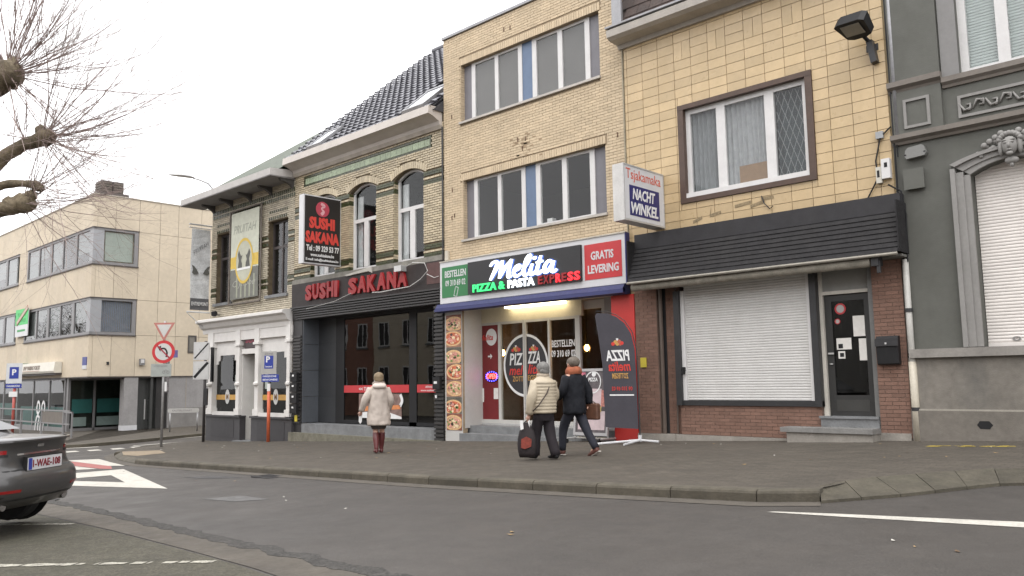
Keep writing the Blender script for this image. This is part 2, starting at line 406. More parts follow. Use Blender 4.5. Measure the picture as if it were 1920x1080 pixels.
# dropped kerbs' gutter line beside the asphalt
mb = MB(); KO = inner(KS, -.28)
for i in range(len(KS)-1):
    if KS[i].y < 30: mb.face([g3(KO[i],-.115), g3(KO[i+1],-.115), g3(KS[i+1],-.115), g3(KS[i],-.115)])
mb.build('gutter_strip', M_gutter, road)
# stone band along the foot of the houses
# pavement on the far side of the side street
FK = [(-70,9.2),(-36,9.2),(-33.6,9.5),(-32.7,10.3),(-32.5,11.3),(-32.8,13.1),(-34,16.6),(-36,23),(-37,40)]
FKs = resample(FK, 1.2); FKi = inner(FKs, .18); mb = MB()
for i in range(len(FKi)-1):
    a, b = FKi[i], FKi[i+1]
    def bk(p): return Vector((min(p.x, -40.5), 18.)) if p.y < 10 else Vector((-44, max(p.y, 12)+4))
    mb.face([g3(a), g3(bk(a)), g3(bk(b)), g3(b)])
mb.face([g3(FKi[0]), g3((-44, 17)), g3((-44, 60)), g3((-70, 60))])
pave2 = mb.build('pavement', M_paver); pave2['kind'] = 'structure'
for i in range(len(FKs)-1):
    a, b, c, d = FKs[i], FKs[i+1], FKi[i+1], FKi[i]
    if a.y > 26 or a.x < -60: continue
    mb = MB(); P = [g3(a,-.2), g3(b,-.2), g3(b,-.004), g3(a,-.004), g3(d,.004), g3(c,.004)]
    mb.mesh(P, [(0,1,2,3)[::-1],(3,2,5,4)[::-1]]); mb.build('kerb_stone', M_kerb, pave2)
# parking bays on the near side
def ragged(P, amp, step, sc=3.):
    return [p+Vector((0, amp*(noise.noise(Vector((p.x*sc, p.y*sc, 0)))+.5*noise.noise(Vector((p.x*sc*3.1, 5, p.y)))))) for p in resample(P, step)]
E1 = ragged([(-22,4.6),(-16,4.25),(-12.05,4.03),(-9.59,3.87),(-7.75,3.7),(-6.47,3.63),(-5.66,3.58),(-4.6,3.5),(-2,3.2),(6,2.6)], .07, .11)
E2 = [Vector(p) for p in [(-22,4.15),(-16,3.8),(-11.98,3.55),(-9.25,3.47),(-7.23,3.35),(-5.8,3.24),(-2,2.75),(6,2.1)]]
mb = MB()
def yat(P, x):
    for a, b in zip(P[:-1], P[1:]):
        if a.x <= x <= b.x: return a.y+(b.y-a.y)*(x-a.x)/(b.x-a.x)
    return P[-1].y
for a, b in zip(E1[:-1], E1[1:]):
    mb.face([g3((a.x, yat(E2, a.x)),-.115), g3((b.x, yat(E2, b.x)),-.115), g3(b,-.115), g3(a,-.115)])
mb.build('gutter_strip', M_gutter, road)
mb = MB()
for a, b in zip(E1[:-1], E1[1:]):
    w1, w2 = .16+.1*noise.noise(Vector((a.x*4, 1, 0))), .16+.1*noise.noise(Vector((b.x*4, 1, 0)))
    mb.face([g3(a,-.112), g3(b,-.112), g3(b+Vector((0,w2)),-.108), g3(a+Vector((0,w1)),-.108)])
    mb.face([g3(a,-.13), g3(b,-.13), g3(b,-.112), g3(a,-.112)])
mb.build('broken_edge', M_asphalt2, road)
mb = MB()
for x0, x1 in zip(range(-22, 6), range(-21, 7)):
    mb.face([g3((x0, -9), -.117), g3((x1, -9), -.117), g3((x1, yat(E2, x1)-.02), -.117), g3((x0, yat(E2, x0)-.02), -.117)])
park = mb.build('parking_strip', M_park); park['kind'] = 'structure'
def band(name, a, b, w, m, parent, dz=.004, seg=1):
    a, b = Vector(a), Vector(b); n = Vector((-(b-a).y, (b-a).x)).normalized()*w/2; mb = MB()
    for k in range(seg):
        p, q = a+(b-a)*(k/seg), a+(b-a)*((k+.93)/seg)
        mb.face([g3(p-n, -.12+dz), g3(q-n, -.12+dz), g3(q+n, -.12+dz), g3(p+n, -.12+dz)])
    return mb.build(name, m, parent)
for a, b in [((-9.6,1.05),(-6.35,3.2)), ((-13.2,1.8),(-10.2,3.43))]:
    a, b = Vector(a), Vector(b); mb = MB(); n = Vector((-(b-a).y, (b-a).x)).normalized()
    N = 140; rl = random.Random(4)
    for k in range(N):
        p, q = a+(b-a)*(k/N), a+(b-a)*((k+1)/N)
        f = noise.noise(Vector((p.x*5, p.y*5, 3)))
        if f < -.3 or rl.random() < .12: continue
        w = .042+.03*f; p = p+n*rl.uniform(-.012,.012)
        mb.face([g3(p-n*w,-.112), g3(q-n*w,-.112), g3(q+n*w,-.112), g3(p+n*w,-.112)])
    mb.build('bay_line', M_wornline, park)
# painted markings
o3, i3 = [(-13.2,5.83),(-19.3,7.5),(-20.2,4.6)], [(-15.42,6.03),(-17.71,6.64),(-18.0,5.62)]
mb = MB()
for k in range(3):
    a, b, c, d = o3[k], o3[(k+1) % 3], i3[(k+1) % 3], i3[k]; mb.face([g3(p, -.116) for p in (a, b, c, d)])
mb.build('triangle_marking', M_line, road)
decal('hatch_marking', [(-25.9,8.45),(-25.04,9.03),(-20.55,8.02),(-21.2,7.86),(-24.9,8.3)], M_line, road)
decal('red_marking', [(-25.6,8.2),(-24.9,8.28),(-20.9,7.83),(-19.75,7.42),(-20.3,7.36),(-24.6,7.72)], M_redline, road)
decal('hatch_marking', [(-24.6,7.68),(-20.4,7.33),(-20.9,6.88),(-24.2,7.0)], M_line, road)
for x, y in [(-30.6,10.1),(-30.35,10.75),(-30.15,11.45),(-30.2,12.15)]:
    decal('dash_marking', [(x-.35,y-.1),(x+.3,y-.22),(x+.35,y+.18),(x-.3,y+.25)], M_line, road)
decal('dash_marking', [(-33.2,10.2),(-32.9,10.0),(-32.0,11.5),(-32.2,11.6)], M_line, road)
decal('edge_line', [(-33.0,11.9),(-32.85,11.9),(-33.7,16.6),(-33.9,16.6)], M_line, road)
decal('edge_line', [(-31.2,12.4),(-30.95,12.4),(-30.9,18),(-31.1,18)], M_line, road)
decal('edge_line', [(-3.6,7.2),(-3.55,7.26),(-3.0,7.34),(-1.59,7.49),(3,8.0),(3,7.72),(-1.54,7.24),(-3.0,7.2)], M_line, road)
# drain grate and a repaired patch
dg = thing('drain_grate', 'dark iron drain grate in the gutter before the kerb', 'drain', (-13.1,7.58,gz(-13.1,7.58)-.12))
mb = MB(); z = gz(-13.1,7.58)-.118
mb.box(-13.38,-12.8,7.40,7.43,z-.02,z+.012); mb.box(-13.38,-12.8,7.74,7.77,z-.02,z+.012)
mb.box(-13.41,-13.38,7.40,7.77,z-.02,z+.012); mb.box(-12.8,-12.77,7.40,7.77,z-.02,z+.012); mb.build('frame', M_darkmetal, dg)
for k in range(9): B('bar', M_darkmetal, dg, (-13.34+k*.06,-13.31+k*.06,7.43,7.74,z-.012,z+.01))
B('pit', M_black, dg, (-13.37,-12.81,7.431,7.739,z-.03,z-.001))
M_patch = mat('dark_patch', (.06,.058,.057), .9, .25, 5, .5, 90)
decal('asphalt_patch', [(-15.1,6.95),(-14.1,7.0),(-13.6,7.35),(-14.7,7.36)], M_patch, road)
decal('asphalt_patch', [(-11.0,5.35),(-10.2,5.4),(-9.9,5.75),(-10.8,5.8)], mat('pale_patch', (.105,.103,.1), .9, .2, 5, .4, 90), road)
# fallen leaves and scraps
mb = MB()
for _ in range(150):
    x = random.uniform(-26, -1); y = random.uniform(5.2, 13.6)
    if y < 7.6 and random.random() < .55: continue
    ref = 0. if y > 8.3 else -.12
    if 7.4 < y < 8.9: continue
    s = random.uniform(.012, .04); a = random.uniform(0, 6.3); zz = gz(x, y)+ref
    P = [(x+s*math.cos(a+t)*k, y+s*math.sin(a+t)*k, zz+.004+h) for t, k, h in ((0,1,.004),(1.4,.55,.0),(3.1,1,.008),(4.6,.55,.002))]
    mb.face(P, random.choice((0,0,1,2)))
lv = mb.build('leaves', [mat('dry_leaf', (.3,.2,.09), .8, .2, 9), mat('pale_scrap', (.55,.53,.48), .8, .1, 9), mat('brown_leaf', (.12,.075,.04), .8, .2, 9)])
lv['kind'] = 'stuff'; lv['label'] = 'fallen leaves and pale scraps on the paving'; lv['category'] = 'leaves'
for k in range(2):
    pass
mb = MB()
for k in range(26):
    x = -3.95+random.uniform(0, 1.15); y = 13.2+random.uniform(-.08, .1); s = random.uniform(.02,.07)
    mb.face([g3((x-s*1.6,y-s*.4),.004), g3((x+s*1.6,y-s*.5),.004), g3((x+s*1.3,y+s*.5),.004), g3((x-s,y+s*.4),.004)])
mb.build('yellow_paint_mark', mat('yellow_paint', (.5,.38,.06), .8, .2, 9), pave)
# ================================================================== PIZZA SHOP (pale brick, three storeys)
M_mortar = mat('buff_mortar', (.29,.225,.15), .9, .2, 6)
M_brickA = mat('pale_buff_brick', (.53,.425,.29), .8, .07, 2, .3, 90, piece=.09, stain=.16, dirt=(.3,.25,.18))
M_brickB = mat('glazed_cream_brick', (.47,.395,.27), .45, .08, 2, .2, 60, piece=.16, stain=.18, dirt=(.22,.19,.12))
M_mortarB = mat('dark_mortar', (.115,.088,.052), .9, .2, 6)  # dark brown mortar, one even colour behind the cream bricks
M_green = mat('green_glazed_brick', (.042,.048,.015), .3, .15, 8, piece=.3)
M_blue = mat('blue_panel', (.10,.15,.24), .4, .08, 4)
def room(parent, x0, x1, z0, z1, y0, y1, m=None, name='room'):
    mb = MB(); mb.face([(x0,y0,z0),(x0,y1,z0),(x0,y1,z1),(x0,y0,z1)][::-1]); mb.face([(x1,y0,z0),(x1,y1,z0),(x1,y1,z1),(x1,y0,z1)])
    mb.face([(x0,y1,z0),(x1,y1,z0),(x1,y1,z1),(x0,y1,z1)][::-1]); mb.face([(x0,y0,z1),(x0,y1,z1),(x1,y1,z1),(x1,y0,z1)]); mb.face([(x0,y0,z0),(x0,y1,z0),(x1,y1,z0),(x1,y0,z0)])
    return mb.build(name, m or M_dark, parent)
PZ = thing('brick_house', 'three storey pale brick house with blue window panels above the pizza shop', 'house', (-13,YF,.15))
x0, x1 = -15.93, -10.01
UP = (-15.26,-10.63,8.36,9.92); LO = (-15.2,-10.55,5.2,6.77); SH = (-15.28,-10.48,.1,3.5)
mb = MB(); wall_front(mb, x0, x1, -.3, 10.83, YF, [UP, LO, SH], .16); shell(mb, x0, x1, -.3, 10.83, YF, 23); mb.build('wall', M_mortar, PZ)
sold = []
for w in (UP, LO):
    n = int((w[1]-w[0]+.12)/.075)
    for k in range(n): sold.append((w[0]-.06+k*.075, w[0]-.06+k*.075+.064, YF-.018, YF+.01, w[3]+.006, w[3]+.186))
skipA = [(UP[0],UP[1],UP[2]-.06,UP[3]),(UP[0]-.06,UP[1]+.06,UP[3],UP[3]+.195),(LO[0],LO[1],LO[2]-.06,LO[3]),(LO[0]-.06,LO[1]+.06,LO[3],LO[3]+.195)]
courses(PZ, x0+.004, x1-.004, 4.62, 10.8, YF, skipA, M_brickA)
lay(PZ, 'soldier_brick', sold, M_brickA, 150, 'soldier_course')
# return of the brickwork in the reveals
mb = MB()
for w in (UP, LO):
    z = w[2]; r = 0
    while z < w[3]-.03:
        for k in range(2 if r % 2 else 1):
            yy = YF-.01+.085*k; mb.box(w[0]-.01, w[0]+.012, yy, yy+(.075 if r % 2 else .16), z, z+.057)
        z += .066; r += 1
mb.build('reveal_bricks', M_brickA, PZ, kind='stuff')
B('roof_trim', M_zinc, PZ, (x0-.03,x1+.0,YF-.06,YF+.3,10.83,10.90))
def strip_window(W, dark, blinds):
    a, b, c, d = W; y = YF+.1; n = 'window'
    P = [(-14.875,.13),(-14.02,.12),(-13.195,.13),(-12.715,.14),(-11.89,.14),(-11.065,.14)]
    dx = (W[0]+15.26)*.8
    mb = MB()
    for p, w in P: mb.box(p-w/2+dx, p+w/2+dx, y, y+.07, c, d)
    ends = [a]+[v+dx for p, w in P for v in (p-w/2, p+w/2)]+[b]
    for i in range(0, len(ends), 2):
        if i in (0, 6, 12): continue
        mb.box(ends[i], ends[i+1], y+.004, y+.066, c, c+.07); mb.box(ends[i], ends[i+1], y+.004, y+.066, d-.06, d)
    f = mb.build('window', M_white, PZ)
    for i in range(0, len(ends), 2):
        s = i//2
        if s == 3: B('blue_panel', M_blue, f, (ends[i]+.002, ends[i+1]-.002, y+.02, y+.04, c, d))
        elif s in (0, 6): B('side_panel', M_grey_panel, f, (ends[i], ends[i+1], y+.03, y+.05, c, d))
        else:
            B('pane', M_glass, f, (ends[i], ends[i+1], y+.03, y+.038, c+.07, d-.06))
            if blinds: B('blind', M_blind, f, (ends[i], ends[i+1], y+.05, y+.055, c+.075, d-.065))
    B('window_sill', M_sill, PZ, (a-.02, b+.02, YF-.07, YF+.12, c-.055, c))
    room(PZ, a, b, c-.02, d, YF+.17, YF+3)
M_grey_panel = mat('mauve_grey_panel', (.16,.155,.17), .5, .06, 4)
M_sill = mat('pale_sill', (.45,.42,.38), .7, .1, 4, stain=.3, dirt=(.25,.23,.2))
strip_window(UP, 0, True); strip_window(LO, 1, False)
B('window_pot', M_white, PZ, (-12.48,-12.32,YF+.19,YF+.33,5.2,5.38))
mb = MB()   # dark stains and pintles of old lettering in the brickwork
for x, z in [(-13.62,10.42),(-13.4,10.4),(-13.2,7.45),(-12.95,7.42),(-13.05,7.2),(-10.22,9.3),(-15.6,8.6),(-10.2,6.9),(-15.62,5.85),(-15.52,5.9),(-15.6,6.6)]:
    mb.box(x-.012, x+.012, YF-.03, YF, z-.06, z+.05)
mb.build('wall_anchor', mat('rust_brown', (.12,.07,.045), .9, .2, 9), PZ)
mb = MB()
for _ in range(26):
    x, z = random.gauss(-13.05, .28), random.gauss(7.28, .2)
    mb.box(x-.05, x+.05, YF-.0195, YF-.018, z-.02, z+.02)
mb.build('wall_stain', mat('brown_stain', (.3,.22,.14), .9, .2, 9), PZ)
mb = MB(); mb.tube([(-15.955,YF-.05,4.7),(-15.955,YF-.05,8.4)], .022, 6); mb.build('drain_cable', M_darkmetal, PZ)
B('meter_box', mat('cream_plastic', (.5,.46,.38), .5, .05, 5), PZ, (-15.84,-15.72,YF-.09,YF-.02,4.72,4.98))
# shop: reveals, steps, soffit, front
M_shopwhite = mat('shop_white', (.48,.47,.45), .5, .05, 3)
M_doorframe = mat('door_frame_grey', (.5,.49,.46), .45, .05, 4)
YS_ = 14.98
B('pier', M_shopwhite, PZ, (-15.93,-15.285,YF-.02,YF+.06,-.3,3.5), (-15.93,-15.62,YF+.06,YS_+.1,-.3,3.5))
B('reveal', M_shopwhite, PZ, (-15.62,-15.27,YF+.062,YS_,.36,3.42))
B('soffit', M_shopwhite, PZ, (-15.3,-10.4,YF+.02,YS_+.4,3.42,3.52))
B('lintel', mat('cream_lintel', (.62,.56,.42), .6, .05, 3), PZ, (-15.6,-11.9,YS_-.02,YS_+.06,3.05,3.42))
st = B('step', M_stone, PZ, (-15.3,-10.45,YF-.12,YS_+.4,-.3,.24)); B('step', M_stone, PZ, (-15.6,-10.5,YF+.24,YS_+.4,.24,.42))
M_pillar = mat('red_pillar', (.5,.035,.03), .45, .05, 4)
B('red_pillar', M_pillar, PZ, (-10.5,-9.9,YF-.04,YF+.7,-.2,3.34))
B('threshold', M_alu, PZ, (-15.5,-11.9,YS_-.03,YS_+.08,.42,.47))
# fronts: side light, two door leaves, order window
fr = MB(); bars = [(-15.52,-15.46),(-14.66,-14.57),(-13.79,-13.75),(-13.73,-13.69),(-12.96,-12.9),(-12.1,-11.96)]
for a, b in bars: fr.box(a, b, YS_-.03, YS_+.05, .47, 3.06)
for (a, b), (c, d) in zip(bars[:-1], bars[1:]):
    if c-b < .1: continue
    fr.box(b, c, YS_-.02, YS_+.04, .47, .56); fr.box(b, c, YS_-.02, YS_+.04, 2.99, 3.055)
sf = fr.build('shop_front', M_doorframe, PZ)
for (a, b), (c, d) in zip(bars[:-1], bars[1:]):
    if c-b > .1: B('pane', M_shopglass, sf, (b, c, YS_+.01, YS_+.018, .56, 2.99))
B('side_window', M_doorframe, PZ, (-11.4,-11.28,YS_+.1,YS_+.2,.42,3.4), (-11.96,-11.4,YS_+.1,YS_+.2,.42,.85), (-11.96,-11.4,YS_+.1,YS_+.2,3.2,3.4))
B('side_pane', M_shopglass, PZ, (-11.96,-11.4,YS_+.14,YS_+.148,.85,3.2))
B('side_panel', mat('grey_shop_panel', (.3,.3,.3), .5, .05, 4), PZ, (-11.28,-10.48,YS_+.05,YS_+.2,.42,3.42))
M_wood = mat('warm_wood', (.2,.11,.05), .6, .25, 6)
room(PZ, -15.62, -10.45, .4, 3.42, YS_+.25, 21, mat('warm_dark_room', (.3,.26,.21), .9, .15, 2), 'shop_room')
B('red_display', mat('dark_red_panel', (.16,.014,.016), .5, .08, 4), PZ, (-15.46,-14.66,YS_+.002,YS_+.007,.56,2.99))
B('counter', M_wood, PZ, (-14.2,-12.2,17.6,18.2,.42,1.5)); B('shelf', mat('brown_shelf', (.16,.1,.06), .7, .2, 5), PZ, (-14.4,-12.3,20.3,20.7,1.9,2.0), (-14.4,-12.3,20.3,20.7,2.4,2.5))
mb = MB()
for k in range(14): mb.lathe((-14.3+k*.14,20.4,2.5), [(.03,0),(.045,.1),(.02,.2),(.015,.27)], 8)
for k in range(9): mb.lathe((-14.2+k*.2,20.4,2.0), [(.05,0),(.06,.12),(.05,.22)], 8)
mb.build('shelf_goods', mat('amber_goods', (.35,.2,.08), .5, .3, 9), PZ)
mb = MB(); mb.lathe((-13.6,16.4,.42), [(.28,0),(.2,.03),(.05,.05),(.05,.72),(.4,.74),(.4,.78),(0.01,.78)], 18); mb.build('cafe_table', M_wood, PZ)
mb = MB()
for k in range(24):
    a = random.uniform(0, 6.3); t = random.uniform(0, 1); r = .34*(1-t)+.02
    mb.tube([(-13.05+.2*t*math.cos(a), 16.2+.2*math.sin(a)*t, .6), (-13.05+r*math.cos(a), 16.2+r*math.sin(a), 1.0+.7*t)], [.012,.004], 4)
mb.build('dried_grass', mat('straw', (.3,.22,.09), .8, .2, 9), PZ)
# ceiling light panel behind the lintel, lit
lp = B('light_panel', mat('lit_panel', (.9,.85,.7), .5, 0, emit=(1,.86,.58), es=4.5), PZ, (-14.2,-12.3,YF+.45,YF+.62,3.36,3.415))
M_bulb = mat('glowing_bulb', (1,.6,.2), .4, 0, emit=(1,.45,.1), es=60.)
for i, (x, y, z, s) in enumerate([(-14.95,YS_+.45,2.3,'beside the red side window'),(-12.25,YS_+.6,2.33,'behind the narrow side window')]):
    t = thing('pendant_lamp', 'glowing amber pendant bulb '+s, 'lamp', (x,y,3.42), 'pendant bulbs in the pizza shop')
    mb = MB(); mb.lathe((x,y,z), [(.01,-.1),(.045,-.07),(.055,-.02),(.035,.03),(.018,.06)], 12); mb.build('bulb', M_bulb, t, True)
    mb = MB(); mb.tube([(x,y,z+.06),(x,y,3.42)], .006, 5); mb.lathe((x,y,z+.05), [(.022,0),(.022,.06),(.01,.08)], 8); mb.build('cord', M_black, t)
    mb = MB()
    for k in range(6):
        a = k*math.pi/3; mb.tube([(x+.02*math.cos(a),y+.02*math.sin(a),z+.07),(x+.1*math.cos(a),y+.1*math.sin(a),z),(x+.06*math.cos(a),y+.06*math.sin(a),z-.12)], .004, 4)
    mb.build('cage', M_darkmetal, t)
# door prints
M_sticker_w = mat('white_print', (.7,.7,.69), .5, .03, 5); M_sticker_r = mat('red_print', (.55,.04,.03), .5, .05, 5); M_sticker_y = mat('ochre_print', (.5,.28,.08), .5, .08, 5)
M_charcoal = mat('charcoal_print', (.03,.029,.033), .5, .05, 5)
yd = YS_-.034
dc = thing('round_shop_decal', 'round black and white pizza decal across the two shop doors', 'decal', (-13.74,yd,1.9))
for a, b in ((-14.56,-13.795),(-13.685,-12.97)):
    mb = MB(); n = 24; pts = []
    for k in range(n+1):
        ang = math.pi/2+math.pi*k/n if a < -14 else math.pi/2-math.pi*k/n
        pts.append((-13.74+.70*math.cos(ang), 1.92+.72*math.sin(ang)))
    lim = -13.795 if a < -14 else -13.685
    pts = [(min(p[0], lim) if a < -14 else max(p[0], lim), p[1]) for p in pts]
    mb.prism(pts, (0,YS_+.004,0), XA, ZA, (0,.003,0)); mb.build('backing', M_charcoal, dc)
    mb = MB()
    for k in range(n):
        a0, a1 = [(math.pi/2+math.pi*j/n if a < -14 else math.pi/2-math.pi*j/n) for j in (k, k+1)]
        cl = (lambda v: min(v, lim)) if a < -14 else (lambda v: max(v, lim))
        mb.prism([(cl(-13.74+r*math.cos(t)), 1.92+r*1.03*math.sin(t)) for r, t in ((.70,a0),(.76,a0),(.76,a1),(.70,a1))], (0,YS_+.001,0), XA, ZA, (0,.003,0))
    mb.build('ring', M_sticker_w, dc)
text('PIZ', (-14.28,YS_,1.93), XA, ZA, .3, .46, M_sticker_w, dc, .02, .15, .002); text('ZZA', (-13.66,YS_,1.96), XA, ZA, .3, .42, M_sticker_w, dc, .02, .15, .002)
text('mel', (-14.3,YS_,1.68), XA, ZA, .24, .48, M_sticker_r, dc, .015, .25, .002); text('lita', (-13.66,YS_,1.7), XA, ZA, .24, .4, M_sticker_r, dc, .015, .25, .002)
text('ZOTT', (-14.18,YS_,1.52), XA, ZA, .13, .36, M_sticker_y, dc, .01, 0, .002); text('EGEM', (-13.66,YS_,1.54), XA, ZA, .13, .36, M_sticker_y, dc, .01, 0, .002)
def toppings(o, xa, za, nrm, s, parent):
    """cluster of small painted vegetables above the word"""
    cols = [M_sticker_r, M_sticker_y, mat('tomato_print', (.4,.1,.06), .5, .1, 9)]
    for k, (u, w, r) in enumerate([(-.32,.02,.13),(-.14,.12,.15),(.1,.16,.14),(.3,.05,.13),(-.02,.0,.12),(.18,-.02,.1)]):
        mb = MB(); mb.prism(disc(12, r*s, r*s*.9, u*s, w*s), Vector(o)-Vector(nrm)*.0006*k, xa, za, Vector(nrm)*.002); mb.build('topping_print', cols[k % 3], parent)
    mb = MB(); mb.prism([(s*a, s*b) for a, b in ((-.1,.3),(-.02,.2),(.06,.3),(.04,.38),(-.02,.34),(-.08,.38))], Vector(o)+Vector(nrm)*.001, xa, za, Vector(nrm)*.002); mb.build('heart_print', M_sticker_w, parent)
toppings((-14.05,YS_-.001,2.3), XA, ZA, (0,-1,0), .36, dc); toppings((-13.45,YS_-.001,2.3), XA, ZA, (0,-1,0), .34, dc)
od = thing('order_lettering', 'white order telephone lettering on the glass beside the shop doors', 'lettering', (-12.5,yd,2.3))
text('BESTELLEN', (-12.86,YS_+.002,2.33), XA, ZA, .17, .72, M_sticker_w, od, .02, 0, .003); text('09 310 69 02', (-12.88,YS_+.002,2.09), XA, ZA, .17, .76, M_sticker_w, od, .02, 0, .003)
sd = thing('side_window_prints', 'round white logo and arrow print on the red side window', 'decal', (-15,yd,2.7))
mb = MB(); mb.prism(disc(24, .2, .22, -14.93, 2.68), (0,YS_-.001,0), XA, ZA, (0,.003,0)); mb.build('disc', M_sticker_w, sd)
text('Melita', (-15.36,YS_-.003,2.6), XA, ZA, .15, .5, M_sticker_r, sd, .02, .3, .002)
mb = MB(); mb.prism([(-15.06,2.16),(-14.97,2.16),(-14.97,2.11),(-14.9,2.18),(-14.97,2.25),(-14.97,2.2),(-15.06,2.2)], (0,YS_-.001,0), XA, ZA, (0,.003,0)); mb.build('arrow', M_sticker_w, sd)
B('notice', mat('paper', (.68,.66,.62), .8, .06, 12), sd, (-15.44,-15.22,YS_-.006,YS_-.003,1.0,1.36)); B('notice', MATS['paper'], sd, (-14.86,-14.7,YS_-.006,YS_-.003,1.08,1.36))
op = thing('open_sign', 'small glowing red and blue OPEN sign in the side window', 'sign', (-14.9,YS_-.03,1.6))
mb = MB(); mb.prism(disc(20, .24, .14, -14.9, 1.66), (0,YS_-.03,0), XA, ZA, (0,.02,0)); mb.build('backing', M_black, op)
mb = MB()
for k in range(16): a = k*math.pi/8; mb.prism(disc(6, .016, .016, -14.9+.21*math.cos(a), 1.66+.12*math.sin(a)), (0,YS_-.035,0), XA, ZA, (0,.004,0))
mb.build('blue_lights', mat('blue_led', (.1,.1,.9), .5, 0, emit=(.08,.06,1), es=6.), op)
text('OPEN', (-15.08,YS_-.033,1.6), XA, ZA, .13, .36, mat('red_led', (.9,.1,.1), .5, 0, emit=(1,.05,.04), es=6.), op, .015, 0, .004)
# food photographs on the left pier: seven printed panels with dishes
def dish(parent, x0, x1, z0, z1, seed):
    r = random.Random(seed)
    pn = B('food_panel', mat('food_backdrop_%d' % (seed % 3), [(.22,.08,.05),(.1,.09,.07),(.3,.16,.1)][seed % 3], .5, .35, 14), parent, (x0, x1, YF-.032, YF-.021, z0+.006, z1-.006))
    cx, cz = (x0+x1)/2+r.uniform(-.08,.12), (z0+z1)/2+r.uniform(-.06,.02); w, h = (x1-x0), (z1-z0)
    clip = lambda p: (min(max(p[0], x0+.004), x1-.004), min(max(p[1], z0+.01), z1-.01))
    mb = MB(); mb.prism([clip(p) for p in disc(28, w*.62, h*.46, cx, cz)], (0,YF-.034,0), XA, ZA, (0,.002,0)); mb.build('plate_print', mat('crust', (.62,.4,.2), .6, .25, 20), pn)
    mb = MB(); mb.prism([clip(p) for p in disc(26, w*.52, h*.37, cx, cz)], (0,YF-.036,0), XA, ZA, (0,.002,0)); mb.build('sauce_print', mat('sauce_%d' % (seed % 2), [(.5,.13,.06),(.52,.3,.18)][seed % 2], .6, .4, 26), pn)
    cs = [mat('ham', (.6,.27,.22), .6, .25, 30), mat('cheese', (.72,.58,.36), .6, .2, 30), mat('herb', (.12,.2,.05), .6, .2, 30), mat('olive', (.07,.04,.03), .6, .2, 30)]
    grp = [MB() for _ in cs]
    for k in range(34):
        a, q = r.uniform(0, 6.3), math.sqrt(r.random())*.85; s = r.uniform(.018, .05); u, v = cx+q*w*.5*math.cos(a), cz+q*h*.36*math.sin(a)
        grp[r.choice((0,0,0,1,1,2,3))].prism([clip(p) for p in disc(7, s*r.uniform(.8,1.5), s*.8, u, v)], (0,YF-.0385-.0003*(k % 8),0), XA, ZA, (0,.002,0))
    for g, m in zip(grp, cs):
        if g.f: g.build('topping_print', m, pn)
FP = thing('food_poster', 'tall strip of seven pizza photographs on the white pier', 'poster', (-15.6,YF-.03,.25))
for k in range(7): dish(FP, -15.87, -15.3, .3+k*.425, .3+(k+1)*.425, k+3)
# fascia sign
SG = thing('fascia_sign', 'white shop fascia sign with glowing Melita lettering over the pizza shop', 'sign', (-13,YF-.15,3.57))
ys = YF-.16
B('board', M_white_sign, SG, (-15.95,-10.0,ys,YF-.002,3.57,4.66)); B('end_cap', mat('navy_edge', (.03,.035,.16), .5, .05, 5), SG, (-10.0,-9.975,ys-.004,YF,3.56,4.67))
B('top_trim', mat('dirty_trim', (.45,.42,.36), .7, .2, 6), SG, (-15.96,-9.98,ys-.02,YF,4.66,4.69))
B('green_panel', mat('green_print', (.03,.17,.06), .45, .04, 5), SG, (-15.87,-14.83,ys-.008,ys-.002,3.72,4.52))
B('black_panel', mat('anthracite_panel', (.02,.02,.022), .45, .05, 5), SG, (-14.82,-11.17,ys-.07,ys-.002,3.73,4.54))
B('red_panel', M_signred, SG, (-11.1,-10.09,ys-.008,ys-.002,3.73,4.52))
text('BESTELLEN', (-15.75,ys-.008,4.24), XA, ZA, .18, .8, M_white_sign, SG, .02); text('09 310 69 02', (-15.73,ys-.008,4.01), XA, ZA, .16, .76, M_white_sign, SG, .015)
mb = MB(); ring_pts = [(-.055,-.12),(.055,-.12),(.055,.12),(-.055,.12)]
for k in range(4):
    a, b = Vector(ring_pts[k]), Vector(ring_pts[(k+1) % 4]); ribbon(mb, [a, b], .016, (-15.32,ys-.008,3.85), XA*.96+ZA*-.28, ZA*.96+XA*.28, (0,-.004,0))
mb.build('phone_mark', M_white_sign, SG)
text('GRATIS', (-10.92,ys-.008,4.16), XA, ZA, .19, .62, M_white_sign, SG, .03); text('LEVERING', (-11.01,ys-.008,3.86), XA, ZA, .19, .84, M_white_sign, SG, .03)
M_lit = mat('lit_white_letters', (.95,.97,1), .4, 0, emit=(.86,.93,1), es=1.2)
M_halo = mat('blue_letter_halo', (.02,.05,.2), .4, 0, emit=(.03,.09,.35), es=.5)  # blue glow around the lit letters, put in as a faintly emissive ribbon
W = [[(-.1,1.25),(.05,1.55),(.3,1.6),(.38,1.3),(.05,.02)],[(.05,.02),(.42,1.0),(.78,1.62)],[(.78,1.62),(.76,.8),(.72,.08)],[(.72,.08),(1.05,.95),(1.45,1.62)],[(1.45,1.62),(1.36,.8),(1.38,.12),(1.62,.16)],
     [(1.72,.5),(2.08,.7),(2.05,.98),(1.82,.85),(1.74,.4),(1.95,.04),(2.32,.3)],[(2.32,.3),(2.72,1.3),(2.72,1.72),(2.52,1.4),(2.44,.4),(2.6,.03),(2.9,.3)],[(2.98,.95),(2.9,.3),(3.05,.03),(3.3,.3)],
     [(3.5,1.55),(3.36,.35),(3.5,.03),(3.75,.3)],[(3.22,1.0),(3.72,1.06)],[(4.32,.86),(4.08,1.0),(3.86,.55),(3.98,.06),(4.22,.35),(4.42,.95)],[(4.42,.95),(4.36,.3),(4.5,.03),(4.72,.22)]]
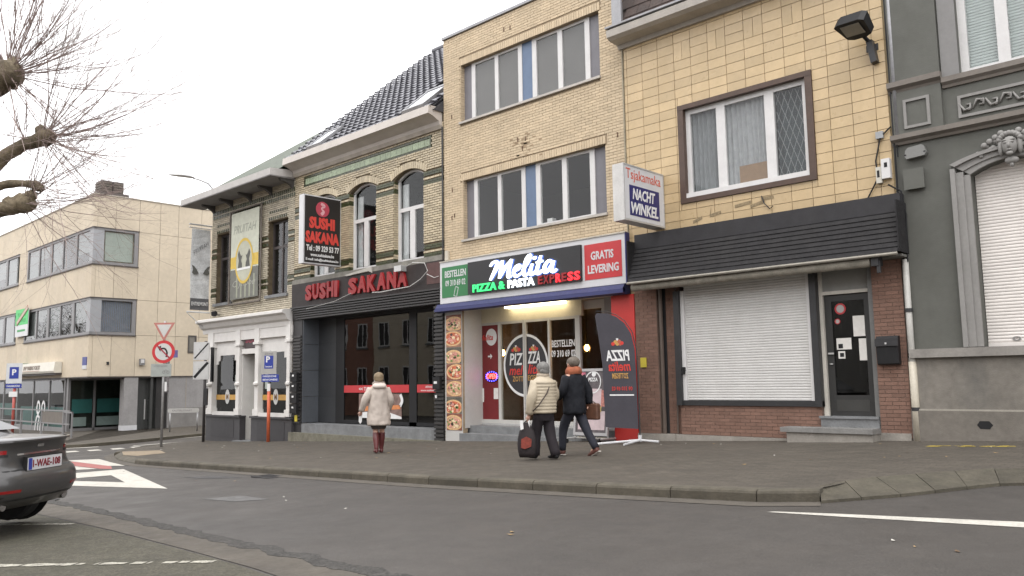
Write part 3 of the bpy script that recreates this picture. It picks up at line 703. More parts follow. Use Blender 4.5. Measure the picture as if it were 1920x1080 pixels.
for nm, ww, dy, m, off in (('letter_halo', .36, -.002, M_halo, 0), ('script_lettering', .23, -.012, M_lit, -.03)):
    mb = MB()
    for i, pts in enumerate(W): ribbon(mb, pts, (lambda t, ww=ww: ww*(.8+.35*math.sin(math.pi*t))) if len(pts) > 2 else ww*.8, (-14.0,ys-.071+off-.0006*i,4.0), XA*.46, ZA*.275+XA*.06, (0,dy,0))
    mb.prism(disc(12, ww*.62, ww*.62, 3.08, 1.42), (-14.0,ys-.071+off,4.0), XA*.46, ZA*.275+XA*.06, (0,dy,0))
    mb.build(nm, m, SG)
text('PIZZA &', (-14.62,ys-.072,3.755), XA, ZA, .2, 1.12, mat('lit_green_letters', (.05,.6,.2), .4, 0, emit=(.02,.45,.1), es=1.1), SG, .03, 0, .03)
text('PASTA', (-13.4,ys-.072,3.755), XA, ZA, .2, .86, M_lit, SG, .03, 0, .03)
M_litred = mat('lit_red_letters', (.7,.03,.04), .4, 0, emit=(.9,.02,.03), es=1.0); M_dimred = mat('unlit_red_letters', (.3,.015,.02), .4, .1, 20)
for s, x, w, m in [('E',-12.42,.14,M_dimred),('X',-12.25,.16,M_dimred),('P',-12.06,.15,M_dimred),('R',-11.88,.15,M_litred),('E',-11.7,.14,M_dimred),('S',-11.53,.16,M_litred),('S',-11.34,.16,M_litred)]:
    text(s, (x,ys-.072,3.755), XA, ZA, .2, w, m, SG, .03, 0, .03)
# rolled blue awning under the sign
AW = thing('rolled_awning', 'rolled dark blue awning cassette under the pizza shop sign', 'awning', (-13,YF-.2,3.35))
M_awn = mat('navy_awning', (.028,.032,.105), .6, .12, 5, .2, 80)
mb = MB(); prof = [(-.02,3.57),(-.22,3.55),(-.28,3.47),(-.26,3.37),(-.18,3.33),(-.02,3.36)]
mb.prism([(p[0], p[1]) for p in prof], (-16.0,YF,0), YA, ZA, (6.0,0,0)); mb.build('cassette', M_awn, AW)
B('front_bar', mat('blue_bar', (.035,.04,.13), .5, .05, 5), AW, (-16.02,-9.99,YF-.305,YF-.275,3.36,3.43))
mb = MB(); mb.tube([(-15.99,YF-.25,3.43),(-10.0,YF-.25,3.43)], .05, 10); mb.build('roller', M_awn, AW)
# ================================================================== SUSHI RESTAURANT (glazed brick, two storeys, tiled roof)
SU = thing('brick_house', 'two storey cream glazed brick house with green bands above the sushi restaurant', 'house', (-19.6,YF,-.1))
a0, a1 = -23.3, -15.95
WN = [(-22.35,-21.0,4.9,7.55),(-20.25,-18.92,4.9,7.55),(-18.08,-16.77,4.9,7.55)]
SHOP = (-22.74,-16.3,-.3,3.62)
mb = MB(); wall_front(mb, a0, a1, -.6, 9.0, YF, WN+[SHOP], .18); shell(mb, a0, a1, -.6, 8.9, YF, 26, top=False); mb.build('wall', M_mortarB, SU)
bands = [(7.18,7.30),(6.93,7.05),(5.14,5.27),(4.9,5.02)]
frieze = (-22.78,-16.44,7.94,8.28)
skip = [(w[0], w[1], w[2], 7.30) for w in WN]+[frieze]
# the segmental arch: crown 7.55, springing 7.30
def arch_z(w, x): t = (x-(w[0]+w[1])/2)/((w[1]-w[0])/2); return 7.30+.22*(1-t*t)
for w in WN:
    for k in range(12):
        xa, xb = w[0]+(w[1]-w[0])*k/12, w[0]+(w[1]-w[0])*(k+1)/12
        skip.append((xa-.01, xb+.01, 7.28, max(arch_z(w, xa), arch_z(w, xb))+.2))
bskip = skip+[(a0-1, a1+1, lo-.006, hi+.006) for lo, hi in bands]
courses(SU, a0+.004, a1-.004, 4.9, 8.6, YF, bskip, M_brickB, 300, .024, .068, .2, .017)
gb = []
for lo, hi in bands:
    gb += [(p, q, YF-.024, YF+.01, c, d) for p, q, c, d in brick_list(a0+.004, a1-.004, lo, hi, skip, .063, .2, .01)]
lay(SU, 'green_brick', gb, M_green, 120, 'green_bands')
vs = MB(); fill = MB()
for w in WN:
    n = 17; W2 = (w[1]-w[0])+.24
    for k in range(n):
        u0, u1 = -.5+k/n, -.5+(k+.86)/n; cx = (w[0]+w[1])/2
        f = lambda u, o: (cx+u*W2*(1+o*.35), 7.30+.22*(1-(2*u)**2)+o)
        P = [f(u0, .0), f(u1, .0), f(u1, .19), f(u0, .19)]
        vs.prism(P, (0,YF-.03,0), XA, ZA, (0,.05,0))
    for k in range(12):
        xa, xb = w[0]+(w[1]-w[0])*k/12, w[0]+(w[1]-w[0])*(k+1)/12
        fill.prism([(xa, arch_z(w, xa)), (xb, arch_z(w, xb)), (xb, 7.56), (xa, 7.56)], (0,YF+.002,0), XA, ZA, (0,.17,0))
vs.build('arch_bricks', M_brickB, SU, kind='stuff'); fill.build('arch_infill', M_mortarB, SU)
mb = MB()
for w in WN:
    z = w[2]; r = 0
    while z < 7.26:
        g = any(lo-.03 < z < hi-.02 for lo, hi in bands)
        for k in range(2 if r % 2 else 1): mb.box(w[0]-.01, w[0]+.014, YF-.015+.09*k, YF-.015+.09*k+(.08 if r % 2 else .17), z, z+.055, 1 if g else 0)
        z += .068; r += 1
mb.build('reveal_bricks', [M_brickB, M_green], SU, kind='stuff')
# frieze of pale green tiles framed by green bricks
M_frieze = mat('pale_green_tile', (.30,.36,.24), .4, .25, 18, .3, 40, piece=.1)
x = frieze[0]+.07; ft = []
while x < frieze[1]-.1: ft.append((x, x+.24, YF-.016, YF, frieze[2]+.075, frieze[3]-.075)); x += .249
lay(SU, 'frieze_tile', ft, M_frieze, 60)
gb = []
for lo, hi in ((frieze[2], frieze[2]+.06), (frieze[3]-.06, frieze[3])): gb += [(p, q, YF-.026, YF+.01, c, d) for p, q, c, d in brick_list(frieze[0], frieze[1], lo, hi, [], .07, .2, .01)]
gb += [(frieze[0], frieze[0]+.06, YF-.026, YF+.01, frieze[2]+.065, frieze[3]-.065), (frieze[1]-.06, frieze[1], YF-.026, YF+.01, frieze[2]+.065, frieze[3]-.065)]
lay(SU, 'green_brick', gb, M_green, 200)
for w in WN:
    mb = MB(); y0 = YF+.13; cx = (w[0]+w[1])/2; fw_ = .075
    mb.box(w[0], w[0]+fw_, y0, y0+.07, w[2]+.02, 7.3); mb.box(w[1]-fw_, w[1], y0, y0+.07, w[2]+.02, 7.3)
    mb.box(w[0]+fw_, w[1]-fw_, y0+.003, y0+.067, w[2]+.02, w[2]+.095); mb.box(w[0]+fw_, w[1]-fw_, y0-.004, y0+.067, 6.365, 6.475)
    NW = 12; ap = [(w[0]+(w[1]-w[0])*k/NW, arch_z(w, w[0]+(w[1]-w[0])*k/NW)) for k in range(NW+1)]
    for (xa, za), (xb, zb) in zip(ap[:-1], ap[1:]): mb.prism([(xa, za-.06), (xb, zb-.06), (xb, zb+.01), (xa, za+.01)], (0,y0,0), XA, ZA, (0,.07,0))
    f = mb.build('window', M_white, SU)
    mb = MB(); mb.prism([(w[0]+fw_, 6.475), (w[1]-fw_, 6.475)]+[(min(max(p[0], w[0]+fw_), w[1]-fw_), p[1]-.055) for p in ap[::-1]], (0,y0+.03,0), XA, ZA, (0,.008,0)); mb.build('pane', M_glass, f)
    for xa, xb in ((w[0]+fw_, cx-.06), (cx+.06, w[1]-fw_)): B('pane', M_glass, f, (xa+.05, xb-.05, y0+.03, y0+.038, w[2]+.095, 6.365))
    mb = MB(); mb.box(cx-.06, cx+.06, YF+.125, YF+.19, w[2]+.095, 6.365)
    for xa, xb in ((w[0]+fw_, cx-.06), (cx+.06, w[1]-fw_)):
        mb.box(xa, xa+.05, YF+.128, YF+.185, w[2]+.1, 6.36); mb.box(xb-.05, xb, YF+.128, YF+.185, w[2]+.1, 6.36)
    mb.build('casement', M_white, f)
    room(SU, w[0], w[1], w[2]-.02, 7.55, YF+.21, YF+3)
    B('curtain', M_curtain, SU, (w[0]+.05, w[0]+.32, YF+.26, YF+.29, w[2], 7.2))
M_cable = mat('white_cable', (.55,.54,.52), .5, .05, 9)
B('sill_band', mat('grey_sill_stone', (.2,.19,.165), .8, .18, 4, .3, 50, stain=.4), SU, (a0,a1,YF-.1,YF+.2,4.76,4.9))
# gutter: boxed cornice with a pale fascia
M_gutterwhite = mat('cream_gutter', (.5,.46,.42), .6, .07, 3, stain=.2, dirt=(.3,.27,.22))
M_soffit = mat('gutter_soffit', (.36,.32,.27), .8, .15, 3, stain=.3)
mb = MB(); mb.prism([(-.52,8.70),(-.5,8.92),(-.44,8.93),(-.02,8.93),(-.02,8.46),(-.1,8.46),(-.14,8.56),(-.36,8.66)], (a0-.02,YF,0), YA, ZA, (a1-a0-.02,0,0)); mb.build('gutter', M_gutterwhite, SU)
mb = MB(); mb.prism([(-.02,8.35),(-.09,8.35),(-.13,8.455),(-.02,8.455)], (a0-.02,YF,0), YA, ZA, (a1-a0+.0,0,0)); mb.build('cornice', M_soffit, SU)
# roof: slope of pantiles with three skylights
ye, ze, yr, zr = YF-.42, 8.86, 20.35, 14.5
M_tile = mat('dark_glazed_pantile', (.10,.10,.115), .35, .2, 4, .2, 30, piece=.25)
B_ = MB(); B_.face([(a0,ye+.05,ze-.05),(a1,ye+.05,ze-.05),(a1,yr,zr-.1),(a0,yr,zr-.1)]); B_.face([(a0,yr,zr-.1),(a1,yr,zr-.1),(a1,26,8.9),(a0,26,8.9)])
B_.face([(a0,ye+.05,ze-.05),(a0,yr,zr-.1),(a0,26,8.9)]); B_.face([(a1,ye+.05,ze-.05),(a1,26,8.9),(a1,yr,zr-.1)])
roof = B_.build('roof', mat('roof_underlay', (.05,.05,.055), .9, .1, 3), SU)
sl = Vector((0, yr-ye, zr-ze)); SLn = sl.length; sl.normalize(); nn = Vector((0, -sl.z, sl.y))
tw, tl = .305, .345; sky_l = [(-22.2,-21.4,.25,1.3),(-17.35,-16.4,.25,1.5),(-17.3,-16.35,2.3,3.6)]
base = Vector((0, ye, ze))
tm = bpy.data.meshes.new('pantile')
TV = []; K = 6
for j, (s, lift) in enumerate(((0, .085), (tl+.06, .012))):
    for k in range(K+1):
        u = k/K; hgt = .024*math.sin(u*2*math.pi)+lift; TV.append(Vector((u*tw*1.04, 0, 0))+sl*s+nn*hgt)
TV2 = [v.copy() for v in TV[:K+1]]+[v-nn*.05 for v in TV[:K+1]]
TF = [(k, k+1, K+2+k, K+1+k) for k in range(K)]+[(2*K+3+k, 2*K+2+k, 3*K+3+k, 3*K+4+k) for k in range(K)]
tm.from_pydata([tuple(v) for v in TV+TV2], [], TF); tm.materials.append(M_tile)
tm.polygons.foreach_set('use_smooth', [True]*len(tm.polygons))
spots = []
for i in range(int((a1-a0)/tw)+1):
    for j in range(int(SLn/tl)):
        x = a0+i*tw; s = j*tl
        if x+tw > a1+.12 or any(q[0]-.1 < x+tw/2 < q[1]+.1 and q[2]-.1 < s+tl/2 < q[3]+.1 for q in sky_l): continue
        spots.append((x, s+(.0 if i % 2 else .01)))
spots.sort(key=lambda p: p[0]**2*.4+(p[1]*8)**2*.02-p[0]*0, reverse=False)
rest = MB()
for n_, (x, s) in enumerate(spots):
    p = base+Vector((x,0,0))+sl*s
    if n_ < 300: o = link('roof_tile', tm, roof); o.location = p
    else: rest.mesh([v+p for v in TV+TV2], TF)
rest.build('roof_tiles', M_tile, roof, smooth=True, kind='stuff')
mb = MB(); mb.tube([(a0,yr,zr+.02),(a1,yr,zr+.02)], .12, 10); mb.build('ridge_tile', M_tile, roof)
M_skyglass = mat('skylight_glass', (.6,.62,.65), .06, 0, metal=.75)
for xa, xb, s0, s1 in sky_l:
    c = base+Vector(((xa+xb)/2,0,0))+sl*((s0+s1)/2)+nn*.09; mb = MB(); hx, hs = (xb-xa)/2, (s1-s0)/2
    for u, v, du, dv in ((0,-hs,hx,.05),(0,hs,hx,.05),(-hx+.03,0,.04,hs-.05),(hx-.03,0,.04,hs-.05)): mb.obox(c+XA*u+sl*v, XA*du, sl*dv, nn*.045)
    f = mb.build('skylight', M_zinc, roof); mb = MB(); mb.obox(c+nn*.02, XA*(hx-.07), sl*(hs-.05), nn*.006); mb.build('pane', M_skyglass, f)
# dark shop front
M_cladding = mat('black_cladding', (.022,.021,.022), .45, .15, 5, stain=.2, dirt=(.06,.055,.05))
M_rib = mat('black_rib', (.034,.032,.031), .45, .12, 6)
M_fascia = mat('brown_black_fascia', (.028,.022,.021), .55, .15, 4, spec=.3, stain=.3, dirt=(.09,.06,.05))
B('fascia_board', M_fascia, SU, (a0,a1,YF-.1,YF+.02,3.98,4.76))
B('fascia_patch', mat('faded_red_board', (.085,.04,.036), .6, .2, 6), SU, (-16.55,-15.97,YF-.11,YF-.1,4.15,4.72))
for k in range(6):   # horizontal louvres stepping in towards the street door
    z = 4.02-k*.072; B('louvre', M_rib, SU, (a0+.02+k*.05, a1-.02, YF-.17+k*.012, YF-.02, z-.052, z-.012))
B('louvre_backing', M_cladding, SU, (a0,a1,YF-.06,YF+.1,3.6,3.98))
B('pier', M_cladding, SU, (a0,-22.76,YF-.03,YF+.02,-.2,3.6)); B('pier', M_cladding, SU, (-16.3,-15.97,YF-.03,YF+.02,-.2,3.6))
for k in range(27): B('rib', M_rib, SU, (a0+.02,-22.8,YF-.07,YF-.03,.3+k*.105,.36+k*.105))
for k in range(34): B('rib', M_rib, SU, (-16.31,-15.96,YF-.08,YF-.03,.02+k*.105,.08+k*.105))
YB = YF+.56
M_greytile = mat('grey_stone_panel', (.085,.093,.105), .5, .1, 2, stain=.2)
M_darktile = mat('dark_wall_panel', (.03,.032,.035), .45, .12, 2)
for k in range(4): B('stone_panel', M_greytile, SU, (-22.739,-22.71,YF-.02,YB,.32+k*.83,1.14+k*.83))
for k in range(4): B('wall_panel', M_darktile, SU, (-22.74,-21.73,YB,YB+.05,.32+k*.83,1.145+k*.83))
B('soffit', M_cladding, SU, (-22.74,-16.3,YF-.02,YB+.1,3.62,3.68))
B('dark_frame', M_black, SU, (-21.73,-21.28,YB-.01,YB+.05,.32,3.62), (-18.1,-17.78,YB-.01,YB+.05,.32,3.62), (-21.28,-18.1,YB-.01,YB+.05,3.55,3.62), (-17.78,-16.3,YB-.01,YB+.05,3.5,3.62), (-21.28,-16.3,YB-.01,YB+.05,.32,.42))
M_suglass = glass('dark_restaurant_glass', (.5,.52,.5), .0, 1.75, .04)
B('shop_pane', M_suglass, SU, (-21.28,-18.1,YB+.01,YB+.02,.42,3.55)); B('shop_pane', M_suglass, SU, (-17.78,-16.32,YB+.01,YB+.02,.42,3.5))
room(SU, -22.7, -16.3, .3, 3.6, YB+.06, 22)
B('step', M_stone, SU, (-22.9,-16.3,YF-.02,YB+.3,-.3,.3)); B('plinth_stone', mat('mossy_base_stone', (.16,.15,.115), .9, .25, 4, .5, 40, stain=.5, dirt=(.06,.065,.03)), SU, (a0,-15.98,YF-.16,YF-.03,-.6,.02))
B('red_stripe', M_signred, SU, (-21.28,-18.12,YB-.004,YB,1.255,1.475)); B('red_stripe', M_signred, SU, (-17.76,-16.5,YB-.004,YB,1.255,1.475))
M_ltext = MATS['white_print']
text('<< TAKE AWAY >>', (-20.5,YB-.005,1.31), XA, ZA, .11, 1.5, M_ltext, SU, .02, 0, .003); text('AFHALING', (-17.4,YB-.005,1.38), XA, ZA, .06, .5, M_ltext, SU, .01, 0, .003); text('www.sushisakana.be', (-17.6,YB-.005,1.29), XA, ZA, .05, .9, M_ltext, SU, .01, 0, .003)
# printed sushi picture under the stripe
pc = thing('sushi_picture', 'printed picture of sushi rolls low on the dark restaurant window', 'poster', (-19.6,YB,.5))
B('print', mat('picture_ground', (.2,.13,.11), .5, .3, 9), pc, (-20.5,-18.45,YB-.006,YB-.001,.5,1.22)); mb = MB(); mb.prism([(-20.5,.5),(-18.45,.5),(-18.45,.56),(-19.2,.72),(-20.5,.66)], (0,YB-.009,0), XA, ZA, (0,.002,0)); mb.build('plate_print', M_ltext, pc)
for k in range(5):
    mb = MB(); ribbon(mb, [(-20.2+k*.42,.86),(-20.1+k*.42,1.02),(-20.18+k*.42,1.2)], .11, (0,YB-.01,0), XA, ZA, (0,-.002,0)); mb.build('roll_print', M_ltext, pc)
mb = MB(); mb.prism([(-20.4,.7),(-18.5,.78),(-18.5,.9),(-20.4,.84)], (0,YB-.012,0), XA, ZA, (0,.002,0)); mb.build('salmon_print', mat('salmon', (.6,.22,.08), .5, .15, 12), pc)
mb = MB(); mb.prism(disc(20,.13,.14,-16.62,.62), (0,YB-.005,0), XA, ZA, (0,.003,0)); mb.build('round_sticker', M_ltext, SU)
mb = MB(); ring(mb, (-16.62,YB-.009,.62), XA, ZA, (0,.003,0), .1, .14, 20, 1.07); ribbon(mb, [(-.07,-.07),(.07,.07)], .03, (-16.62,YB-.008,.62), XA, ZA, (0,-.002,0)); ribbon(mb, [(-.07,.07),(.07,-.07)], .03, (-16.62,YB-.009,.62), XA, ZA, (0,-.002,0)); mb.build('sticker_ring', M_signred, SU)
B('menu_card', M_alu, SU, (-16.66,-16.42,YB-.03,YB-.005,1.95,2.3)); 
for k in range(3): B('menu_slot', M_darkmetal, SU, (-16.645+k*.075,-16.6+k*.075,YB-.034,YB-.03,1.98,2.27))
for k, (z, h) in enumerate([(1.62,.3),(1.3,.28),(.95,.3),(.62,.28)]):
    lb = B('letter_box', M_black, SU, (-23.22,-22.84,YF-.17,YF-.07,z,z+h)); B('name_plate', M_ltext, lb, (-23.1,-23.0,YF-.174,YF-.17,z+h*.55,z+h*.75))
B('yellow_tag', mat('yellow_plastic', (.55,.45,.05), .5, .1, 9), SU, (-23.05,-22.92,YF-.09,YF-.07,.36,.56))
for z, h in ((1.35,.32),):
    lb = B('letter_box', M_black, SU, (-16.28,-16.0,YF-.16,YF-.08,z,z+h)); B('name_plate', M_ltext, lb, (-16.22,-16.1,YF-.164,YF-.16,z+h*.45,z+h*.65))
B('door_bell', M_ltext, SU, (-16.25,-16.19,YF-.1,YF-.08,1.12,1.2))
# red channel letters
LT = thing('channel_letters', 'big red SUSHI SAKANA letters on the dark shop fascia', 'lettering', (-19.8,YF-.12,4.1))
M_chan = mat('red_channel_letter', (.27,.012,.014), .45, .1, 9); M_chand = mat('red_letter_return', (.22,.015,.018), .5, .1, 9)
for w_, xa, xb in (('SUSHI',-22.4,-20.4),('SAKANA',-20.08,-17.28)):
    n = len(w_); wd = (xb-xa)/n
    for k, ch in enumerate(w_):
        ww = wd*(.9 if ch != 'I' else .42); text(ch, (xa+k*wd,YF-.1,4.16+.012*(k % 2)), XA, ZA, .5, ww, M_chan, LT, .055, 0, .07, name='letter')
cb = thing('loose_cable', 'loose white cable and small floodlight hanging off the sushi fascia', 'cable', (-17,YF-.2,4.4))
mb = MB(); mb.tube([Vector((p[0],YF-.2-.03*math.sin(i),p[1])) for i, p in enumerate([(-17.3,4.72),(-17.0,4.79),(-16.5,4.72),(-16.4,4.5),(-16.75,4.3),(-17.2,4.15),(-17.8,4.13),(-18.4,4.1),(-18.8,4.12)])], .012, 5)
mb.tube([(-16.45,YF-.2,4.42),(-16.2,YF-.15,4.3),(-16.05,YF-.12,4.33)], .01, 5); mb.tube([(-19.9,YF-.18,4.2),(-20.8,YF-.17,4.02),(-22.3,YF-.18,3.9)], .008, 5); mb.build('cable', M_cable, cb)
mb = MB(); mb.box(-17.72,-17.42,YF-.3,YF-.1,4.6,4.76); mb.build('floodlight', M_alu, cb)
mb = MB(); mb.prism([(-20.3,4.78),(-18.95,4.9),(-18.95,4.72),(-19.1,4.78),(-20.2,4.74)], (0,YF-.15,0), XA, ZA, (0,.04,0)); mb.build('loose_sheet', mat('torn_sheet', (.42,.4,.36), .7, .1, 6), cb)
# projecting light box
PS = thing('projecting_sign', 'black SUSHI SAKANA projecting light box sign with phone number', 'sign', (-20.75,13.6,5.1))
B('case', M_white_sign, PS, (-20.94,-20.7,12.95,14.27,5.09,7.175)); B('face', mat('sign_black_face', (.018,.015,.014), .5, .08, 5), PS, (-20.7,-20.69,12.99,14.24,5.13,7.14))
B('trim', M_alu, PS, (-20.702,-20.684,14.235,14.27,5.09,7.175))
xs = -20.69
mb = MB(); mb.prism(disc(28,.235,.235), (xs,13.6,6.78), YA, ZA, (.006,0,0)); mb.build('emblem_disc', mat('pink_red', (.45,.06,.09), .5, .1, 12), PS)
mb = MB(); ribbon(mb, [(-.06,.17),(.05,.1),(-.04,.02),(.03,-.07),(-.05,-.17)], lambda t: .07+.03*math.sin(9*t), (xs+.007,13.6,6.78), YA, ZA, (.002,0,0)); mb.build('emblem_fish', mat('pale_pink', (.68,.38,.4), .5, .1, 12), PS)
M_snred = mat('sign_letter_red', (.62,.06,.045), .45, .06, 9)
text('SUSHI', (xs,13.14,6.16), YA, ZA, .36, .9, M_snred, PS, .055, 0, .006); text('SAKANA', (xs,13.02,5.72), YA, ZA, .36, 1.18, M_snred, PS, .055, 0, .006)
text('Tel : 09 329 53 77', (xs,13.05,5.48), YA, ZA, .18, 1.15, M_ltext, PS, .03, 0, .006); text('www.sushisakana.be', (xs,13.2,5.32), YA, ZA, .1, .82, M_ltext, PS, .025, 0, .006); text('E-mail: info@sushisakana.be', (xs,13.04,5.17), YA, ZA, .1, 1.14, M_ltext, PS, .025, 0, .006)
mb = MB(); mb.tube([(-20.82,14.2,5.4),(-20.82,YF,5.4)], .03, 6); mb.tube([(-20.82,14.2,6.9),(-20.82,YF,6.9)], .03, 6); mb.build('bracket', M_darkmetal, PS)

# ================================================================== WHITE CORNER CAFE
CF = thing('corner_house', 'two storey cream brick corner cafe with white shop front and deep eaves', 'house', (-26.2,YF,-.45))
c0, c1 = -29.12, -23.32
WL = (-28.72,-27.5,4.55,7.15); WR = (-24.98,-23.72,4.55,7.1)
FRN = (-29.0,-23.4,-.6,3.55)
mb = MB(); wall_front(mb, c0, c1, -.9, 8.4, YF, [WL, WR, FRN], .2); shell(mb, c0, c1, -.9, 8.4, YF, 24); mb.build('wall', M_mortarB, CF)
cb_ = [(6.5,6.6),(6.28,6.38),(5.02,5.12),(4.8,4.9)]
bsk = [(w[0], w[1], w[2], w[3]) for w in (WL, WR)]
courses(CF, c0+.01, c1-.004, 4.0, 8.35, YF, bsk+[(c0-1,c1+1,l-.005,h+.005) for l, h in cb_], mat('weathered_cream_brick', (.47,.42,.325), .7, .12, 2, .2, 60, piece=.16, stain=.3, dirt=(.2,.18,.13)), 250, .024, .068, .2, .017)
gb = []
for l, h in cb_: gb += [(p, q, YF-.026, YF+.01, c, d) for p, q, c, d in brick_list(c0+.01, c1-.004, l, h, bsk, .06, .2, .01)]
lay(CF, 'green_brick', gb, M_green, 100, 'green_bands')
mb = MB()   # dentil bricks under the eaves and over the windows
for k in range(46):
    x = c0+.1+k*.125; mb.box(x, x+.06, YF-.05, YF-.02, 7.92, 8.06); mb.box(x+.03, x+.09, YF-.05, YF-.02, 7.76, 7.88)
for w in (WL, WR):
    for k in range(9): x = w[0]+.04+k*.135; mb.box(x, x+.06, YF-.05, YF-.02, w[3]+.04, w[3]+.14); mb.box(x+.04, x+.1, YF-.05, YF-.02, w[3]+.28, w[3]+.36)
mb.build('dentil_bricks', M_green, CF, kind='stuff')
M_oldwood = mat('dark_window_wood', (.06,.05,.048), .5, .15, 6)
for w in (WL, WR):
    window(CF, w[0], w[1], w[2], w[3], YF+.16, [((w[0]+w[1])/2,.07)], M_oldwood, M_glass, .07, .06, rails=[(w[3]-.9,.09)])
    room(CF, w[0], w[1], w[2]-.02, w[3], YF+.225, YF+3); B('window_sill', M_stone, CF, (w[0]-.08,w[1]+.08,YF-.1,YF+.18,w[2]-.1,w[2]))
B('paper_notice', M_ltext, CF, (-28.0,-27.85,YF+.15,YF+.155,5.2,5.75))
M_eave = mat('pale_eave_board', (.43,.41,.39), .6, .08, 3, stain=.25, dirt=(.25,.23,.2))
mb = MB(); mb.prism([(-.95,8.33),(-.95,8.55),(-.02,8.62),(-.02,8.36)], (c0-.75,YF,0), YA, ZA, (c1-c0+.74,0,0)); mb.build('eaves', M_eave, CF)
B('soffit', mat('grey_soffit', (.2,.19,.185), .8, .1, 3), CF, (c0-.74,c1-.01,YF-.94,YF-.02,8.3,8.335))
for k in range(5):   # carved brackets
    x = c0+.1+k*1.38; mb = MB(); mb.prism([(-.55,8.3),(-.5,8.22),(-.32,8.2),(-.14,8.12),(-.02,7.98),(-.02,8.3)], (x,YF,0), YA, ZA, (.12,0,0)); mb.build('eaves_bracket', mat('dark_bracket', (.07,.065,.06), .7, .15, 6), CF)
mb = MB(); ry, rz = 20.5, 13.3
mb.face([(c0-.3,YF-.6,8.6),(c1,YF-.6,8.6),(c1,ry,rz),(c0-.3,ry,rz)]); mb.face([(c0-.3,ry,rz),(c1,ry,rz),(c1,25,8.4),(c0-.3,25,8.4)]); mb.face([(c0-.3,YF-.6,8.6),(c0-.3,ry,rz),(c0-.3,25,8.4)])
mb.build('roof', mat('green_grey_roof', (.10,.115,.09), .8, .15, 3, .3, 40, stain=.2), CF)
# wooden shop front: cornice, pilasters, show windows with stepped valance, panelled base
M_wf = mat('white_painted_wood', (.66,.64,.61), .5, .05, 4, stain=.12, dirt=(.35,.33,.3)); M_gb = mat('charcoal_base_paint', (.05,.048,.051), .55, .1, 5)
mb = MB(); mb.prism([(-.42,3.86),(-.42,3.94),(-.3,3.98),(-.02,4.0),(-.02,3.45),(-.1,3.45),(-.12,3.6),(-.22,3.66),(-.3,3.8)], (c0-.35,YF,0), YA, ZA, (c1-c0+.32,0,0)); mb.build('cornice', M_wf, CF)
B('frieze_board', M_wf, CF, (c0,c1,YF-.08,YF+.05,3.12,3.46))
cols = [(-29.02,-28.62),(-26.93,-26.63),(-25.63,-25.32),(-23.6,-23.34)]
for x, x2 in cols:
    mb = MB(); m_ = (x+x2)/2; r = (x2-x)/2
    mb.box(x, x2, YF-.12, YF+.1, 3.0, 3.46); mb.box(x-.03, x2+.03, YF-.15, YF+.1, 2.92, 3.0); mb.box(x+.04, x2-.04, YF-.1, YF+.1, .72, 2.92)
    mb.box(x-.02, x2+.02, YF-.13, YF+.1, .5, .72); mb.lathe((m_,YF-.08,1.5), [(r*.5,0),(r*.8,.04),(r*.8,.1),(r*.5,.14)], 14); mb.build('pilaster', M_wf, CF)
for xa, xb in ((-28.62,-26.93),(-25.32,-23.6)):
    mb = MB(); pts = [(xa,3.12),(xa,2.3),(xa+.16,2.3),(xa+.16,2.42),(xa+.3,2.42),(xa+.3,2.62),(xb-.3,2.62),(xb-.3,2.42),(xb-.16,2.42),(xb-.16,2.3),(xb,2.3),(xb,3.12)]
    mb.prism(pts, (0,YF+.02,0), XA, ZA, (0,.04,0)); mb.build('valance', M_wf, CF)
    B('window_rail', M_wf, CF, (xa,xb,YF-.1,YF+.1,.48,.6))
    p = B('show_window', M_shopglass, CF, (xa,xb,YF+.07,YF+.078,.6,2.62)); B('gold_stripe', mat('gold_print', (.5,.28,.06), .5, .1, 8), p, (xa,xb,YF+.06,YF+.066,1.02,1.2))
    mb = MB(); cx = (xa+xb)/2; mb.prism(disc(20,.16,.26,cx,1.13), (0,YF+.055,0), XA, ZA, (0,.003,0)); mb.build('oval_print', mat('silver_print', (.5,.5,.48), .5, .1, 8), p)
    text('M', (cx-.08,YF+.052,1.03), XA, ZA, .2, .16, mat('dark_gold', (.2,.1,.03), .5, .1, 8), p, .02, 0, .002)
    B('base_panel', M_gb, CF, (xa-.42,xb+.42,YF-.12,YF+.1,-.75,.46)); B('base_moulding', M_gb, CF, (xa-.45,xb+.45,YF-.18,YF+.1,.42,.48)); B('base_inset', mat('charcoal_inset', (.04,.038,.041), .55, .1, 5), CF, (xa,xb,YF-.13,YF-.12,-.3,.34))
    room(CF, xa, xb, .4, 2.7, YF+.1, YF+3)
    B('card', M_ltext, CF, (xa+1.3 if xa < -28 else xa+.08, xa+1.62 if xa < -28 else xa+.3, YF+.1,YF+.104,1.4,1.9))
B('door_head', M_wf, CF, (-26.63,-25.63,YF-.04,YF+.1,2.62,2.8)); B('door_sign', mat('door_sign_black', (.05,.035,.035), .5, .1, 8), CF, (-26.5,-25.72,YF-.02,YF+.02,2.82,3.42)); text('SALA', (-26.4,YF-.02,3.0), XA, ZA, .17, .58, mat('dim_red_letter', (.3,.03,.06), .5, .1, 9), CF, .03, 0, .004)
B('door_jamb', M_wf, CF, (-26.63,-26.6,YF,YF+.9,-.5,2.62)); room(CF, -26.6, -25.63, -.5, 2.62, YF+.9, YF+2.5)
B('door', mat('brown_door', (.1,.06,.05), .5, .2, 6), CF, (-26.0,-25.66,YF+.3,YF+.36,-.42,2.6)); B('door_reveal', mat('pale_green_grey_paint', (.42,.42,.37), .6, .08, 4), CF, (-26.58,-26.02,YF+.55,YF+.6,-.42,2.6))
B('step', M_stone, CF, (-26.7,-25.5,YF-.3,YF+.9,-.9,-.36))
